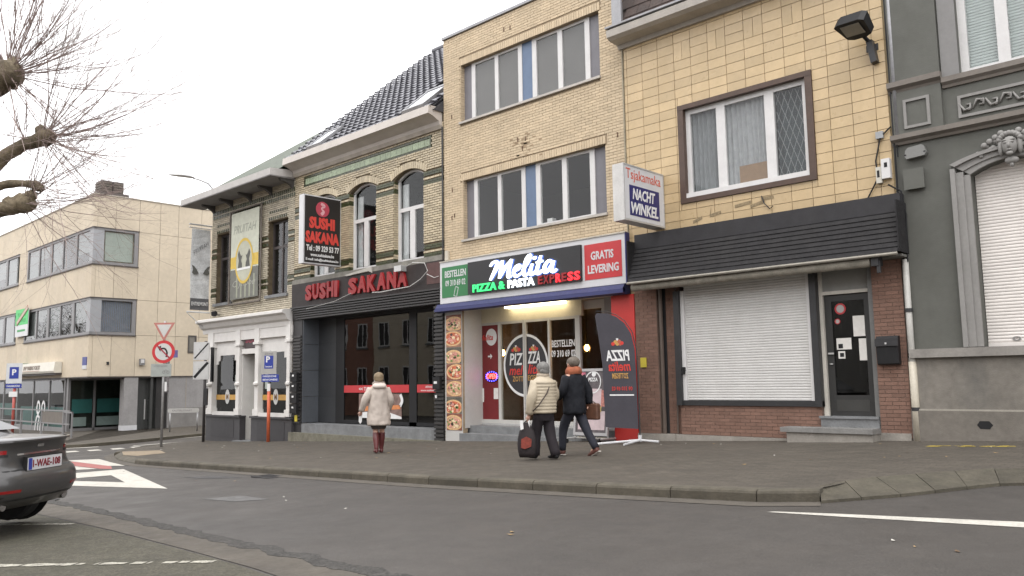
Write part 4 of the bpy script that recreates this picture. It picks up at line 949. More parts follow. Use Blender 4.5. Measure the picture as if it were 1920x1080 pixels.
# banner frame with poster between the upper windows
BN = thing('wall_banner', 'cream and grey banner with yellow oval between the cafe windows', 'banner', (-26.4,YF-.1,4.5))
M_rust = mat('rusty_frame', (.14,.12,.1), .7, .3, 12)
mb = MB()
for p, q in (((-27.5,4.42),(-25.3,4.42)),((-25.3,4.42),(-25.3,7.82)),((-25.3,7.82),(-27.5,7.82)),((-27.5,7.82),(-27.5,4.42))): mb.tube([(p[0],YF-.12,p[1]),(q[0],YF-.12,q[1])], .035, 6)
for k in range(9): z = 4.6+k*.38; mb.tube([(-27.5,YF-.12,z),(-27.4,YF-.13,z)], .01, 4); mb.tube([(-25.3,YF-.12,z),(-25.4,YF-.13,z)], .01, 4)
mb.build('frame', M_rust, BN)
B('cloth', mat('cream_banner', (.52,.53,.44), .8, .08, 5), BN, (-27.38,-25.42,YF-.14,YF-.13,5.65,7.72)); B('cloth', mat('grey_banner', (.16,.16,.14), .8, .1, 5), BN, (-27.38,-25.42,YF-.14,YF-.13,4.58,5.65))
B('yellow_band', mat('yellow_band', (.6,.42,.08), .7, .08, 5), BN, (-27.38,-25.42,YF-.145,YF-.141,5.7,6.12))
mb = MB(); mb.prism(disc(32,.62,.8,-26.4,5.92), (0,YF-.15,0), XA, ZA, (0,.003,0)); mb.build('oval', mat('oval_cream', (.45,.45,.36), .8, .08, 5), BN); mb = MB(); ring(mb, (-26.4,YF-.155,5.92), XA, ZA, (0,.003,0), .56, .64, 32, 1.28); mb.build('oval_ring', MATS['yellow_band'], BN)
M_ink = mat('banner_ink', (.1,.1,.09), .8, .1, 5)
for s in (-1, 1):   # two standing beasts holding a cup
    mb = MB(); o = (-26.4,YF-.156,5.9)
    mb.prism([(s*.12,-.2),(s*.3,-.28),(s*.42,-.2),(s*.36,.05),(s*.44,.28),(s*.36,.42),(s*.28,.3),(s*.2,.2),(s*.12,.24),(s*.2,.05),(s*.14,-.06)], o, XA, ZA, (0,.003,0)); mb.build('beast_print', M_ink, BN)
B('word_bar', M_ltext, BN, (-26.9,-25.95,YF-.16,YF-.157,5.6,5.68)); text('PRUITAH', (-27.2,YF-.142,6.95), XA, ZA, .3, 1.6, mat('pale_ink', (.3,.31,.26), .8, .1, 5), BN, .0, .3, .003); text('C yfloou', (-27.2,YF-.142,4.95), XA, ZA, .3, 1.6, mat('pale_ink_low', (.34,.34,.3), .8, .1, 5), BN, .0, .3, .003)
for k in range(5): B('pale_bar', mat('bar_print', (.3,.31,.24), .8, .1, 5), BN, (-26.95+k*.3,-26.85+k*.3,YF-.1415,YF-.1405,4.62,5.4))
# hanging vertical banner on two arms at the corner
VB = thing('hanging_banner', 'narrow grey vertical banner hanging off the corner of the cafe', 'banner', (-29.2,13.8,4.2))
bx = -29.2
mb = MB(); mb.tube([(bx,YF,7.56),(bx,13.4,7.56)], .03, 6); mb.tube([(bx,YF,7.44),(bx,13.4,7.44)], .02, 6); mb.tube([(bx,YF,4.26),(bx,13.4,4.26)], .03, 6); mb.tube([(bx,YF,3.5),(bx,13.4,4.24)], .015, 5); mb.build('arm', M_alu, VB)
mb = MB(); N = 14
for k in range(N):
    z0_, z1_ = 4.34+3.06*k/N, 4.34+3.06*(k+1)/N; q = lambda z, y: (bx+.03*math.sin(z*2.4+y*3), y, z)
    mb.face([q(z0_,13.5), q(z0_,14.24), q(z1_,14.24), q(z1_,13.5)], 1 if k < 2 else 0)
b_ = mb.build('cloth', [mat('silver_banner', (.55,.56,.56), .7, .25, 2.5), mat('dark_banner_foot', (.1,.1,.105), .7, .1, 5)], VB)
sm = b_.modifiers.new('thickness', 'SOLIDIFY'); sm.thickness = .006
text('ENTREMONT', (bx+.05,13.54,4.5), YA, ZA, .14, .64, M_ltext, VB, .01, 0, .003)
text('PRUITAH', (bx+.045,13.6,6.4), YA*.8+ZA*.6, ZA*.86-YA*.3, .16, .7, mat('banner_grey_ink', (.16,.16,.16), .8, .1, 5), VB, .0, .1, .003)
for s in (-1, 1):
    mb = MB(); mb.prism([(s*.08,-.1),(s*.25,-.14),(s*.34,-.08),(s*.3,.06),(s*.36,.22),(s*.26,.18),(s*.16,.06)], (bx+.05,13.87,5.8), YA, ZA, (.003,0,0)); mb.build('beast_print', M_ink, VB)
sp = thing('wall_spotlight', 'small black spotlight on the cafe wall under the banner', 'spotlight', (-28.2,YF-.2,4.1))
mb = MB(); mb.tube([(-28.35,YF,4.12),(-28.35,YF-.2,4.12)], .025, 6); mb.build('arm', M_darkmetal, sp); mb = MB(); mb.lathe((-28.3,YF-.26,4.05), [(.05,0),(.1,.04),(.11,.16),(.06,.2)], 12); mb.build('head', M_black, sp)
# ================================================================== NIGHT SHOP (yellow tiles)
NS = thing('tiled_house', 'yellow tiled house with brown framed window above the closed night shop', 'house', (-7.2,YF,.3))
n0, n1 = -9.99, -4.5
WT = (-8.66,-5.82,5.08,7.14)
M_grout = mat('tile_joint', (.29,.225,.13), .9, .15, 6)
M_ytile = mat('yellow_facade_tile', (.5,.375,.215), .35, .06, 1.5, .12, 20, piece=.1, stain=.28, dirt=(.36,.26,.12))
mb = MB(); wall_front(mb, n0, n1, -.3, 8.95, YF, [WT, (-9.85,-4.55,.0,3.6)], .2); shell(mb, n0, n1, -.3, 8.95, YF, 22); mb.build('wall', M_grout, NS)
px_, pz_ = .398, .1985; tiles = []
X0 = -9.905
for i in range(-1, 15):
    for j in range(23):
        xa, xb = X0+i*px_, X0+(i+1)*px_; za, zb = 8.715-(j)*pz_, 8.715-(j-1)*pz_
        xa, xb, za, zb = max(xa, n0+.01), min(xb, n1-.02), max(za, 4.3), min(zb, 8.93)
        if xb-xa < .04 or zb-za < .04: continue
        if j in (2, 3) and i in (3, 5, 7, 9):     # pairs of upright tiles
            if j == 3: tiles += [(xa, xa+px_/2, za, za+2*pz_), (xa+px_/2, xb, za, za+2*pz_)]
            continue
        tiles.append((xa, xb, za, zb))
out = []
for a, b, c, d in tiles:
    if a >= WT[0]-.02 and b <= WT[1]+.02 and c >= WT[2]-.02 and d <= WT[3]+.02: continue
    segs = [(a, b, c, d)]
    if a < WT[1] and b > WT[0] and c < WT[3] and d > WT[2]:
        segs = []
        if a < WT[0]: segs.append((a, WT[0], c, d))
        if b > WT[1]: segs.append((WT[1], b, c, d))
        m0, m1 = max(a, WT[0]), min(b, WT[1])
        if d > WT[3]: segs.append((m0, m1, WT[3], d))
        if c < WT[2]: segs.append((m0, m1, c, WT[2]))
    for s in segs:
        if s[1]-s[0] > .03 and s[3]-s[2] > .03: out.append(s)
lay(NS, 'facade_tile', [(a+.005, b-.005, YF-.018-random.uniform(0,.0035), YF+.01, c+.005, d-.005) for a, b, c, d in out], M_ytile, 300, 'facade_tiles')
B('edge_strip', mat('dull_trim', (.3,.27,.2), .8, .15, 6), NS, (n0-.02,n0+.0,YF-.05,YF+.02,4.6,8.9))
M_brownw = mat('brown_window_wood', (.075,.045,.032), .5, .15, 6)
B('window_surround', M_brownw, NS, (WT[0],WT[0]+.13,YF-.05,YF+.12,WT[2]+.1,WT[3]-.1), (WT[1]-.13,WT[1],YF-.05,YF+.12,WT[2]+.1,WT[3]-.1), (WT[0],WT[1],YF-.055,YF+.12,WT[3]-.1,WT[3]), (WT[0],WT[1],YF-.055,YF+.12,WT[2],WT[2]+.1))
wf = window(NS, -8.53, -5.95, WT[2]+.1, WT[3]-.1, YF+.06, [(-7.74,.19),(-6.71,.19)], M_white, M_glass, .1, .07)
B('window_ledge', M_white, NS, (-8.53,-5.95,YF-.03,YF+.06,WT[2]+.1,WT[2]+.2))
room(NS, -8.6, -5.9, 5.1, 7.1, YF+.2, YF+3)
def curtain(parent, x0, x1, z0, z1, y, m, folds=9, amp=.025, name='curtain', flare=0.):
    mb = MB(); n = folds*6
    for k in range(n):
        u0, u1 = k/n, (k+1)/n
        f = lambda u, z: (x0+(x1-x0)*u+flare*(z1-z)/(z1-z0)*(u-.5), y+amp*math.sin(u*folds*6.28+.6*math.sin(u*17)), z)
        mb.face([f(u0,z0), f(u1,z0), f(u1,z1), f(u0,z1)])
    return mb.build(name, m, parent, smooth=True)
curtain(NS, -8.5, -7.72, 5.15, 7.05, YF+.19, mat('net_curtain_grey', (.2,.21,.215), .9, .12, 9), 7)
curtain(NS, -7.72, -6.76, 5.15, 7.05, YF+.19, mat('net_curtain', (.34,.345,.35), .9, .1, 9), 9)
curtain(NS, -6.66, -5.95, 5.15, 7.05, YF+.3, mat('dark_curtain', (.06,.075,.08), .9, .2, 14), 4)
B('cardboard', mat('cardboard', (.24,.15,.085), .85, .12, 9), NS, (-7.42,-6.81,YF+.145,YF+.155,5.26,5.66))
mb = MB()   # lattice in the right-hand light
for k in range(-5, 10):
    for s in (1, -1):
        xa = -6.62+k*.13; pts = []
        for t in range(2):
            pass
        x0_, z0_ = (xa, 5.28) if s == 1 else (xa+.62, 5.28); x1_, z1_ = x0_+s*.62, 6.95
        # clip to the light
        def cl(x, xo, zo, xn, zn): return zo+(zn-zo)*(x-xo)/(xn-xo)
        P, Q = Vector((x0_, z0_)), Vector((x1_, z1_)); lo_, hi_ = -6.61, -6.06
        if max(P.x, Q.x) < lo_ or min(P.x, Q.x) > hi_: continue
        for A, C in ((P, Q), (Q, P)):
            if A.x < lo_: A.y = cl(lo_, P.x, P.y, Q.x, Q.y) if A is P else cl(lo_, Q.x, Q.y, P.x, P.y); A.x = lo_
            if A.x > hi_: A.y = cl(hi_, P.x, P.y, Q.x, Q.y) if A is P else cl(hi_, Q.x, Q.y, P.x, P.y); A.x = hi_
        if (P-Q).length > .05: mb.tube([(P.x,YF+.16,P.y),(Q.x,YF+.16,Q.y)], .006, 4)
mb.build('window_lattice', mat('lattice_metal', (.22,.23,.23), .5, .1, 9), NS)
# eaves gutter and mansard with dormer
mb = MB(); mb.prism([(-.5,8.93),(-.52,9.08),(-.44,9.12),(-.02,9.12),(-.02,8.78),(-.08,8.78),(-.12,8.86),(-.4,8.88)], (n0-.08,YF,0), YA, ZA, (n1-n0+.08,0,0)); mb.build('gutter', mat('grey_cream_gutter', (.4,.37,.33), .6, .1, 3, stain=.35, dirt=(.2,.18,.15)), NS)
B('gutter_lip', M_zinc, NS, (n0-.1,n1,YF-.54,YF-.42,9.12,9.16))
mb = MB(); mb.face([(n0,YF-.3,9.1),(n1,YF-.3,9.1),(n1,YF+.7,11.6),(n0,YF+.7,11.6)]); mb.face([(n0,YF+.7,11.6),(n1,YF+.7,11.6),(n1,22,12),(n0,22,12)]); mb.face([(n0,YF-.3,9.1),(n0,YF+.7,11.6),(n0,22,12),(n0,22,9)]); mb.face([(n1,YF-.3,9.1),(n1,22,9),(n1,22,12),(n1,YF+.7,11.6)])
M_slate = mat('brown_slate', (.05,.032,.026), .7, .3, 8, .3, 40, piece=.3)
rf = mb.build('roof', M_slate, NS)
for r in range(5):
    for k in range(6):
        x = n0+.06+k*.32+(.16 if r % 2 else 0); z = 9.12+r*.25; y = YF-.33+(z-9.1)*.4
        mb = MB(); mb.mesh([(x,y-.02,z),(x+.31,y-.02,z),(x+.31,y+.12,z+.3),(x,y+.12,z+.3)], [(0,1,2,3)]); mb.build('slate', M_slate, rf)
B('dormer', M_white, NS, (-8.3,-6.2,YF-.35,YF+1.5,9.15,9.3), (-8.3,-8.15,YF-.35,YF+1.5,9.3,11), (-6.35,-6.2,YF-.35,YF+1.5,9.3,11), (-8.3,-6.2,YF-.45,YF+1.6,11,11.15))
B('dormer_pane', M_glass, NS, (-8.15,-6.35,YF-.3,YF-.29,9.3,11)); B('roof_side', M_zinc, NS, (n0-.03,n0+.22,YF-.36,YF-.3,9.12,10.9))
# canopy of overlapping boards
q0, q1 = -9.7, -4.38
CN = thing('board_canopy', 'black canopy of overlapping boards over the closed night shop', 'canopy', (-7.2,13.9,3.6))
M_board = mat('black_canopy_board', (.021,.02,.021), .75, .2, 6, .4, 60, stain=.25, dirt=(.045,.042,.038), spec=.3)
yt, yb, zt, zb_ = YF-.2, YF-.5, 4.52, 3.62
B('top_flashing', mat('charcoal_flashing', (.034,.033,.036), .65, .12, 5, stain=.2, spec=.3), CN, (q0,q1,YF-.24,YF-.02,4.24,4.55))
nb = 8
for k in range(nb):
    t0, t1 = k/nb, (k+1)/nb; z1_, z0_ = 4.25-.71*t0, 4.25-.71*t1; y1_, y0_ = yt-.02+(yb-yt)*t0+random.uniform(-.003,.003), yt-.02+(yb-yt)*t1-.024
    mb = MB(); x = q0
    mb.prism([(y0_, z0_-.008), (y0_+.025, z0_-.012), (y1_+.03, z1_), (y1_, z1_)], (q0,0,0), YA, ZA, (q1-q0,0,0)); mb.build('board', M_board, CN)
B('end_panel', M_board, CN, (q1,q1+.02,YF-.5,YF-.02,3.54,4.4)); B('end_panel', M_board, CN, (q0-.02,q0,YF-.5,YF-.02,3.54,4.4))
B('backing', M_black, CN, (q0,q1,YF-.2,YF-.05,3.58,4.3))
mb = MB(); mb.tube([(q0,YF-.55,3.5),(q1,YF-.55,3.5)], .028, 8); mb.build('front_rail', mat('dull_pipe', (.28,.26,.22), .5, .15, 6, metal=.3), CN)
mb = MB(); mb.tube([(q0+.05,YF-.42,3.42),(-4.85,YF-.42,3.42)], .085, 12); mb.build('awning_roll', mat('dirty_roll', (.24,.22,.18), .8, .25, 5, stain=.3), CN, smooth=True)
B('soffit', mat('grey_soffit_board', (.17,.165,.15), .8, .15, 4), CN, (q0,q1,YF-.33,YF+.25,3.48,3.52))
mb = MB(); mb.box(-4.82,-4.7,YF-.5,YF-.3,3.34,3.54); mb.box(-4.74,-4.68,YF-.48,YF-.44,3.22,3.42); mb.build('end_bracket', M_darkmetal, CN)
# ground floor: brick piers, shutter, door
M_rbrick = mat('brown_red_brick', (.185,.105,.077), .85, .1, 3, .4, 60, piece=.12, stain=.2, dirt=(.12,.08,.06)); M_rmort = mat('brown_mortar', (.165,.115,.09), .9, .15, 6)
def bpier(xa, xb, za, zb, y, limit=60, depth=.3):
    B('pier', M_rmort, NS, (xa,xb,y,y+depth,za,zb)); courses(NS, xa+.004, xb-.004, za+.01, zb, y, [], M_rbrick, limit, .006, .066, .215, .009)
bpier(-9.89,-9.35,.42,3.56,YF-.02); bpier(-9.22,-8.88,.42,3.56,YF+.12); bpier(-5.0,-4.5,.5,3.56,YF-.02)
B('plinth', M_rmort, NS, (-8.88,-6.0,YF+.02,YF+.3,.42,1.0)); courses(NS, -8.88, -6.0, .43, 1.0, YF+.02, [], M_rbrick, 120, .006)
B('groove', M_darkmetal, NS, (-9.35,-9.22,YF+.1,YF+.16,.3,3.56)); mb = MB(); mb.tube([(-9.28,YF+.02,.4),(-9.28,YF+.02,3.5)], .04, 8); mb.tube([(-9.0,YF+.06,.35),(-8.94,YF+.06,3.4)], .02, 6); mb.build('drain_pipe', mat('brown_pipe', (.1,.075,.06), .6, .1, 6), NS)
B('base_stone', mat('grey_base_stone', (.27,.25,.22), .85, .15, 4, .3, 50, stain=.4), NS, (-9.9,-9.0,YF-.05,YF+.2,.0,.42), (-9.0,-6.4,YF-.03,YF+.2,.0,.42), (-5.02,-4.52,YF-.04,YF+.2,.0,.58))
SB = thing('roller_shutter', 'closed white roller shutter between dark posts under the board canopy', 'shutter', (-7.4,YF+.1,1.0))
B('post', M_darkmetal, SB, (-8.93,-8.8,YF-.06,YF+.12,1.0,3.3)); B('post', M_darkmetal, SB, (-6.09,-5.97,YF-.06,YF+.12,1.0,3.45)); B('bottom_rail', M_darkmetal, SB, (-8.93,-5.97,YF-.02,YF+.12,1.0,1.1))
B('guide', M_white, SB, (-8.8,-8.72,YF+.0,YF+.1,1.1,3.3)); B('guide', M_white, SB, (-6.17,-6.09,YF+.0,YF+.1,1.1,3.45))
M_slat = mat('white_shutter_slat', (.57,.56,.54), .5, .05, 3, stain=.3, dirt=(.37,.35,.32), piece=.035)
sm_ = MB(); sm_.prism([(0,.002),(-.006,.010),(-.008,.026),(-.006,.04),(0,.049),(.008,.049),(.008,.002)], (-8.73,YF+.05,0), YA, ZA, (2.57,0,0)); so_ = None
for k in range(46):
    if so_ is None: so_ = sm_.build('slat', M_slat, SB); so_.location.z = 1.1
    else:
        o = link('slat', so_.data, SB); o.location.z = 1.1+k*.05
B('shutter_box', M_slat, SB, (-8.85,-6.05,YF-.02,YF+.3,3.4,3.56)); B('lock', M_black, SB, (-8.79,-8.74,YF-.08,YF-.0,1.62,1.68), (-8.77,-8.72,YF-.07,YF-.02,1.68,1.76))
DR = (-5.93,-5.06)
B('door_frame', mat('cream_door_frame', (.55,.52,.46), .5, .08, 4), NS, (DR[0]-.06,DR[0]+.02,YF+.08,YF+.2,.72,3.5), (DR[0]+.02,DR[1],YF+.09,YF+.2,2.98,3.04))
B('door_frame', mat('grey_door_frame', (.13,.13,.125), .5, .08, 4), NS, (DR[1]-.02,-5.0,YF+.0,YF+.24,.5,3.5))
B('transom_panel', mat('grey_transom', (.24,.24,.225), .6, .06, 4), NS, (DR[0],DR[1],YF+.12,YF+.16,3.04,3.52))
M_gdoor = mat('charcoal_door', (.03,.03,.029), .45, .08, 4)
door = B('door', M_gdoor, NS, (DR[0]+.03,DR[0]+.15,YF+.14,YF+.2,.82,2.97), (DR[1]-.15,DR[1]-.03,YF+.14,YF+.2,.82,2.97), (DR[0]+.15,DR[1]-.15,YF+.14,YF+.2,2.86,2.97), (DR[0]+.15,DR[1]-.15,YF+.14,YF+.2,.82,1.2))
B('pane', glass('door_glass', (.6,.6,.6), 0, 1.5), door, (DR[0]+.15,DR[1]-.15,YF+.165,YF+.173,1.2,2.86)); B('kick_plate', mat('charcoal_plate', (.045,.045,.042), .4, .08, 4), door, (DR[0]+.15,DR[1]-.15,YF+.135,YF+.14,.92,1.12))
mb = MB(); mb.box(DR[0]+.06,DR[0]+.16,YF+.1,YF+.12,1.92,1.95); mb.lathe((DR[0]+.1,YF+.125,1.74), [(.03,0),(.03,.02)], 10); mb.build('handle', M_alu, door)
room(NS, -6.0, -4.95, .8, 3.0, YF+.21, YF+3)
pp = MATS['paper']
B('notice', pp, door, (DR[0]+.2,DR[0]+.46,YF+.155,YF+.16,2.0,2.2)); B('notice', pp, door, (DR[0]+.22,DR[0]+.34,YF+.155,YF+.16,1.84,1.97)); B('notice', pp, door, (DR[1]-.36,DR[1]-.16,YF+.15,YF+.155,2.22,2.58)); B('notice', pp, door, (DR[1]-.28,DR[1]-.14,YF+.15,YF+.155,1.8,2.18)); B('notice_print', M_black, door, (DR[0]+.23,DR[0]+.31,YF+.152,YF+.1545,2.02,2.1), (DR[0]+.25,DR[0]+.32,YF+.152,YF+.1545,1.87,1.94))
for x, z, r in ((DR[0]+.3,2.72,.1),(DR[0]+.24,2.5,.05)):
    mb = MB(); ring(mb, (x,YF+.155,z), XA, ZA, (0,.004,0), r*.72, r, 20); mb.build('round_sticker', M_signred, door); mb = MB(); mb.prism(disc(16, r*.7, r*.7, x, z), (0,YF+.158,0), XA, ZA, (0,.003,0)); mb.build('sticker_face', mat('dull_white_print', (.4,.39,.38), .5, .05, 5), door)
B('step', M_stone, NS, (-6.02,-5.02,YF-.02,YF+.3,.4,.8)); B('step_nosing', M_stone, NS, (-6.04,-5.02,YF-.05,YF+.3,.8,.84)); B('step_slab', mat('worn_step_slab', (.2,.195,.185), .7, .15, 4, .2, 40, stain=.3), NS, (-6.6,-5.0,YF-.42,YF-.02,.57,.65)); B('step_base', MATS['grey_base_stone'], NS, (-6.5,-5.02,YF-.38,YF-.02,.2,.57))
ML = thing('mailbox', 'black wall mailbox on the brick pier beside the night shop door', 'mailbox', (-4.77,YF-.1,1.7))
mb = MB(); mb.prism([(-.13,1.73),(-.15,2.1),(-.11,2.19),(-.02,2.19),(-.02,1.71),(-.1,1.71)], (-4.95,YF-.01,0), YA, ZA, (.35,0,0)); mb.build('body', M_black, ML); B('flap', mat('mailbox_flap', (.03,.03,.032), .4, .1, 9), ML, (-4.96,-4.59,YF-.175,YF-.15,2.02,2.14)); B('lock', M_alu, ML, (-4.8,-4.77,YF-.18,YF-.175,2.05,2.08))
YT = thing('yellow_box', 'small yellow tag on the brown brick pier beside the red pillar', 'tag', (-9.7,YF-.05,1.8)); B('tag', MATS['yellow_plastic'], YT, (-9.78,-9.64,YF-.05,YF-.025,1.78,1.98))
# projecting night shop sign
NP = thing('projecting_sign', 'white Tsjakamaka NACHT WINKEL projecting light box sign', 'sign', (-9.1,13.5,4.6))
B('case', mat('aged_white_case', (.58,.57,.55), .5, .08, 4, stain=.2), NP, (-9.32,-9.07,12.81,14.24,4.63,5.77)); B('face', M_white_sign, NP, (-9.07,-9.06,12.84,14.21,4.67,5.74)); B('face_edge', M_alu, NP, (-9.072,-9.052,12.81,12.84,4.63,5.77), (-9.072,-9.052,14.21,14.24,4.63,5.77), (-9.072,-9.052,12.84,14.21,4.63,4.665), (-9.072,-9.052,12.84,14.21,5.742,5.77))
M_navy = mat('navy_print', (.02,.02,.12), .4, .05, 5); B('navy_panel', M_navy, NP, (-9.06,-9.055,13.0,14.05,4.75,5.36))
xq = -9.055
text('Tsjakamaka', (-9.06,12.9,5.42), YA, ZA, .27, 1.22, mat('orange_red_print', (.55,.08,.035), .45, .06, 9), NP, .0, 0, .004); text('NACHT', (xq,13.1,5.08), YA, ZA, .23, .8, M_ltext, NP, .03, .2, .004); text('WINKEL', (xq,13.04,4.79), YA, ZA, .23, .95, M_ltext, NP, .03, .2, .004)
mb = MB(); mb.tube([(-9.2,14.2,5.7),(-9.2,YF,5.7)], .03, 6); mb.tube([(-9.2,14.2,4.7),(-9.2,YF,4.7)], .03, 6); mb.build('bracket', M_darkmetal, NP)
# loose bits on the tiles
mb = MB()
for x, z, a, l in [(-7.0,4.82,.2,.3),(-7.3,4.86,.1,.35),(-7.9,4.76,.15,.25),(-8.3,4.7,.3,.22),(-6.8,4.9,.0,.25),(-8.0,4.83,1.4,.12)]: mb.obox((x,YF-.026,z), Vector((math.cos(a),0,math.sin(a)))*l/2, (0,.001,0), (0,0,.03))
mb.build('wall_scar', mat('tile_scar', (.24,.185,.11), .9, .3, 20), NS)
mb = MB(); mb.tube([(-6.9,YF-.05,4.95),(-6.85,YF-.06,4.8),(-6.75,YF-.05,4.68),(-6.68,YF-.06,4.72)], .01, 5); mb.build('wire_stub', M_darkmetal, NS)
FL = thing('floodlight', 'dark floodlight on a bracket high on the yellow tiled wall', 'floodlight', (-4.75,YF-.1,7.1))
mb = MB(); mb.obox((-4.7,YF-.08,7.12), (.05,0,.01), (0,.08,0), (-.03,0,.2)); mb.obox((-4.72,YF-.02,7.22), (.1,0,0), (0,.015,0), (0,0,.06)); mb.build('bracket', M_darkmetal, FL)
mb = MB(); c = Vector((-4.84,YF-.42,7.52)); ax, ay, az = Vector((.27,-.05,-.02)), Vector((.03,.2,-.1)), Vector((.02,.05,.09)); 
vs_ = [c+ax*i+ay*j+az*k*(1 if j < 0 else .7) for k in (-1,1) for i, j in ((-1,-.8),(-.7,-1),(.7,-1),(1,-.8),(.8,.8),(.4,1),(-.4,1),(-.8,.8))]
mb.mesh(vs_, [tuple(range(8))[::-1], tuple(range(8,16))]+[(k, (k+1) % 8, 8+(k+1) % 8, 8+k) for k in range(8)]); mb.build('housing', M_black, FL)
mb = MB(); mb.obox(c-az*1.04-ay*.15, ax*.62, ay*.55, az*.04); mb.build('lens', mat('frosted_lens', (.2,.19,.16), .3, .1, 9), FL)
mb = MB(); mb.tube([c+ay*.7, (-4.72,YF-.1,7.28)], .035, 6); mb.build('arm', M_black, FL)
# cables, junction box and meter by the party wall
CBL = thing('wall_cables', 'black cables and grey boxes running down beside the yellow tiles', 'cables', (-4.6,YF-.05,4.8))
mb = MB(); mb.tube([(-4.46,YF-.06,9),(-4.46,YF-.06,4.4)], .016, 5); mb.tube([(-4.5,YF-.05,5.75),(-4.68,YF-.06,5.6),(-4.78,YF-.06,5.2),(-4.76,YF-.06,4.9),(-4.95,YF-.06,4.58)], .014, 5); mb.tube([(-4.6,YF-.08,4.75),(-4.4,YF-.08,4.6),(-4.35,YF-.08,4.2),(-4.38,YF-.08,3.4)], .016, 5); mb.tube([(-4.41,YF-.05,9),(-4.42,YF-.05,5.2)], .01, 5); mb.build('cable', M_black, CBL)
B('junction_box', mat('grey_plastic', (.3,.31,.32), .5, .06, 6), CBL, (-4.75,-4.63,YF-.08,YF-.02,5.58,5.7)); B('meter', M_white, CBL, (-4.68,-4.54,YF-.12,YF-.02,4.86,5.2)); B('meter', mat('cream_box', (.5,.48,.42), .5, .06, 6), CBL, (-4.78,-4.69,YF-.1,YF-.02,4.8,5.08)); B('display', M_black, CBL, (-4.63,-4.58,YF-.124,YF-.12,5.05,5.13), (-4.76,-4.72,YF-.104,YF-.1,4.9,5.02))

# ================================================================== GREY TOWNHOUSE
GH = thing('townhouse', 'grey rendered townhouse with arched shuttered window and carved keystone mask', 'house', (-2,YF,.5))
g0, g1 = -4.5, 3.2
AR0 = (-3.36,-2.15,1.95,4.72); UW0 = (-3.4,-2.15,6.36,9.6); BAYS = (0., 2.75)
M_gr = mat('grey_render', (.102,.103,.09), .75, .06, 1.2, .25, 60, stain=.1, dirt=(.1,.1,.09)); M_gl = mat('light_grey_moulding', (.235,.227,.215), .7, .07, 2, .2, 50, stain=.2, dirt=(.16,.15,.13)); M_warm = mat('warm_grey_cornice', (.17,.15,.13), .75, .1, 2, .2, 50, stain=.25, dirt=(.12,.1,.08))
mb = MB(); wall_front(mb, g0, g1, 1.9, 12, YF, [(AR0[0]+d,AR0[1]+d,AR0[2],5.15) for d in BAYS]+[(UW0[0]+d,UW0[1]+d,UW0[2],UW0[3]) for d in BAYS], .25); shell(mb, g0, g1, -.2, 12, YF, 24); mb.build('wall', M_gr, GH)
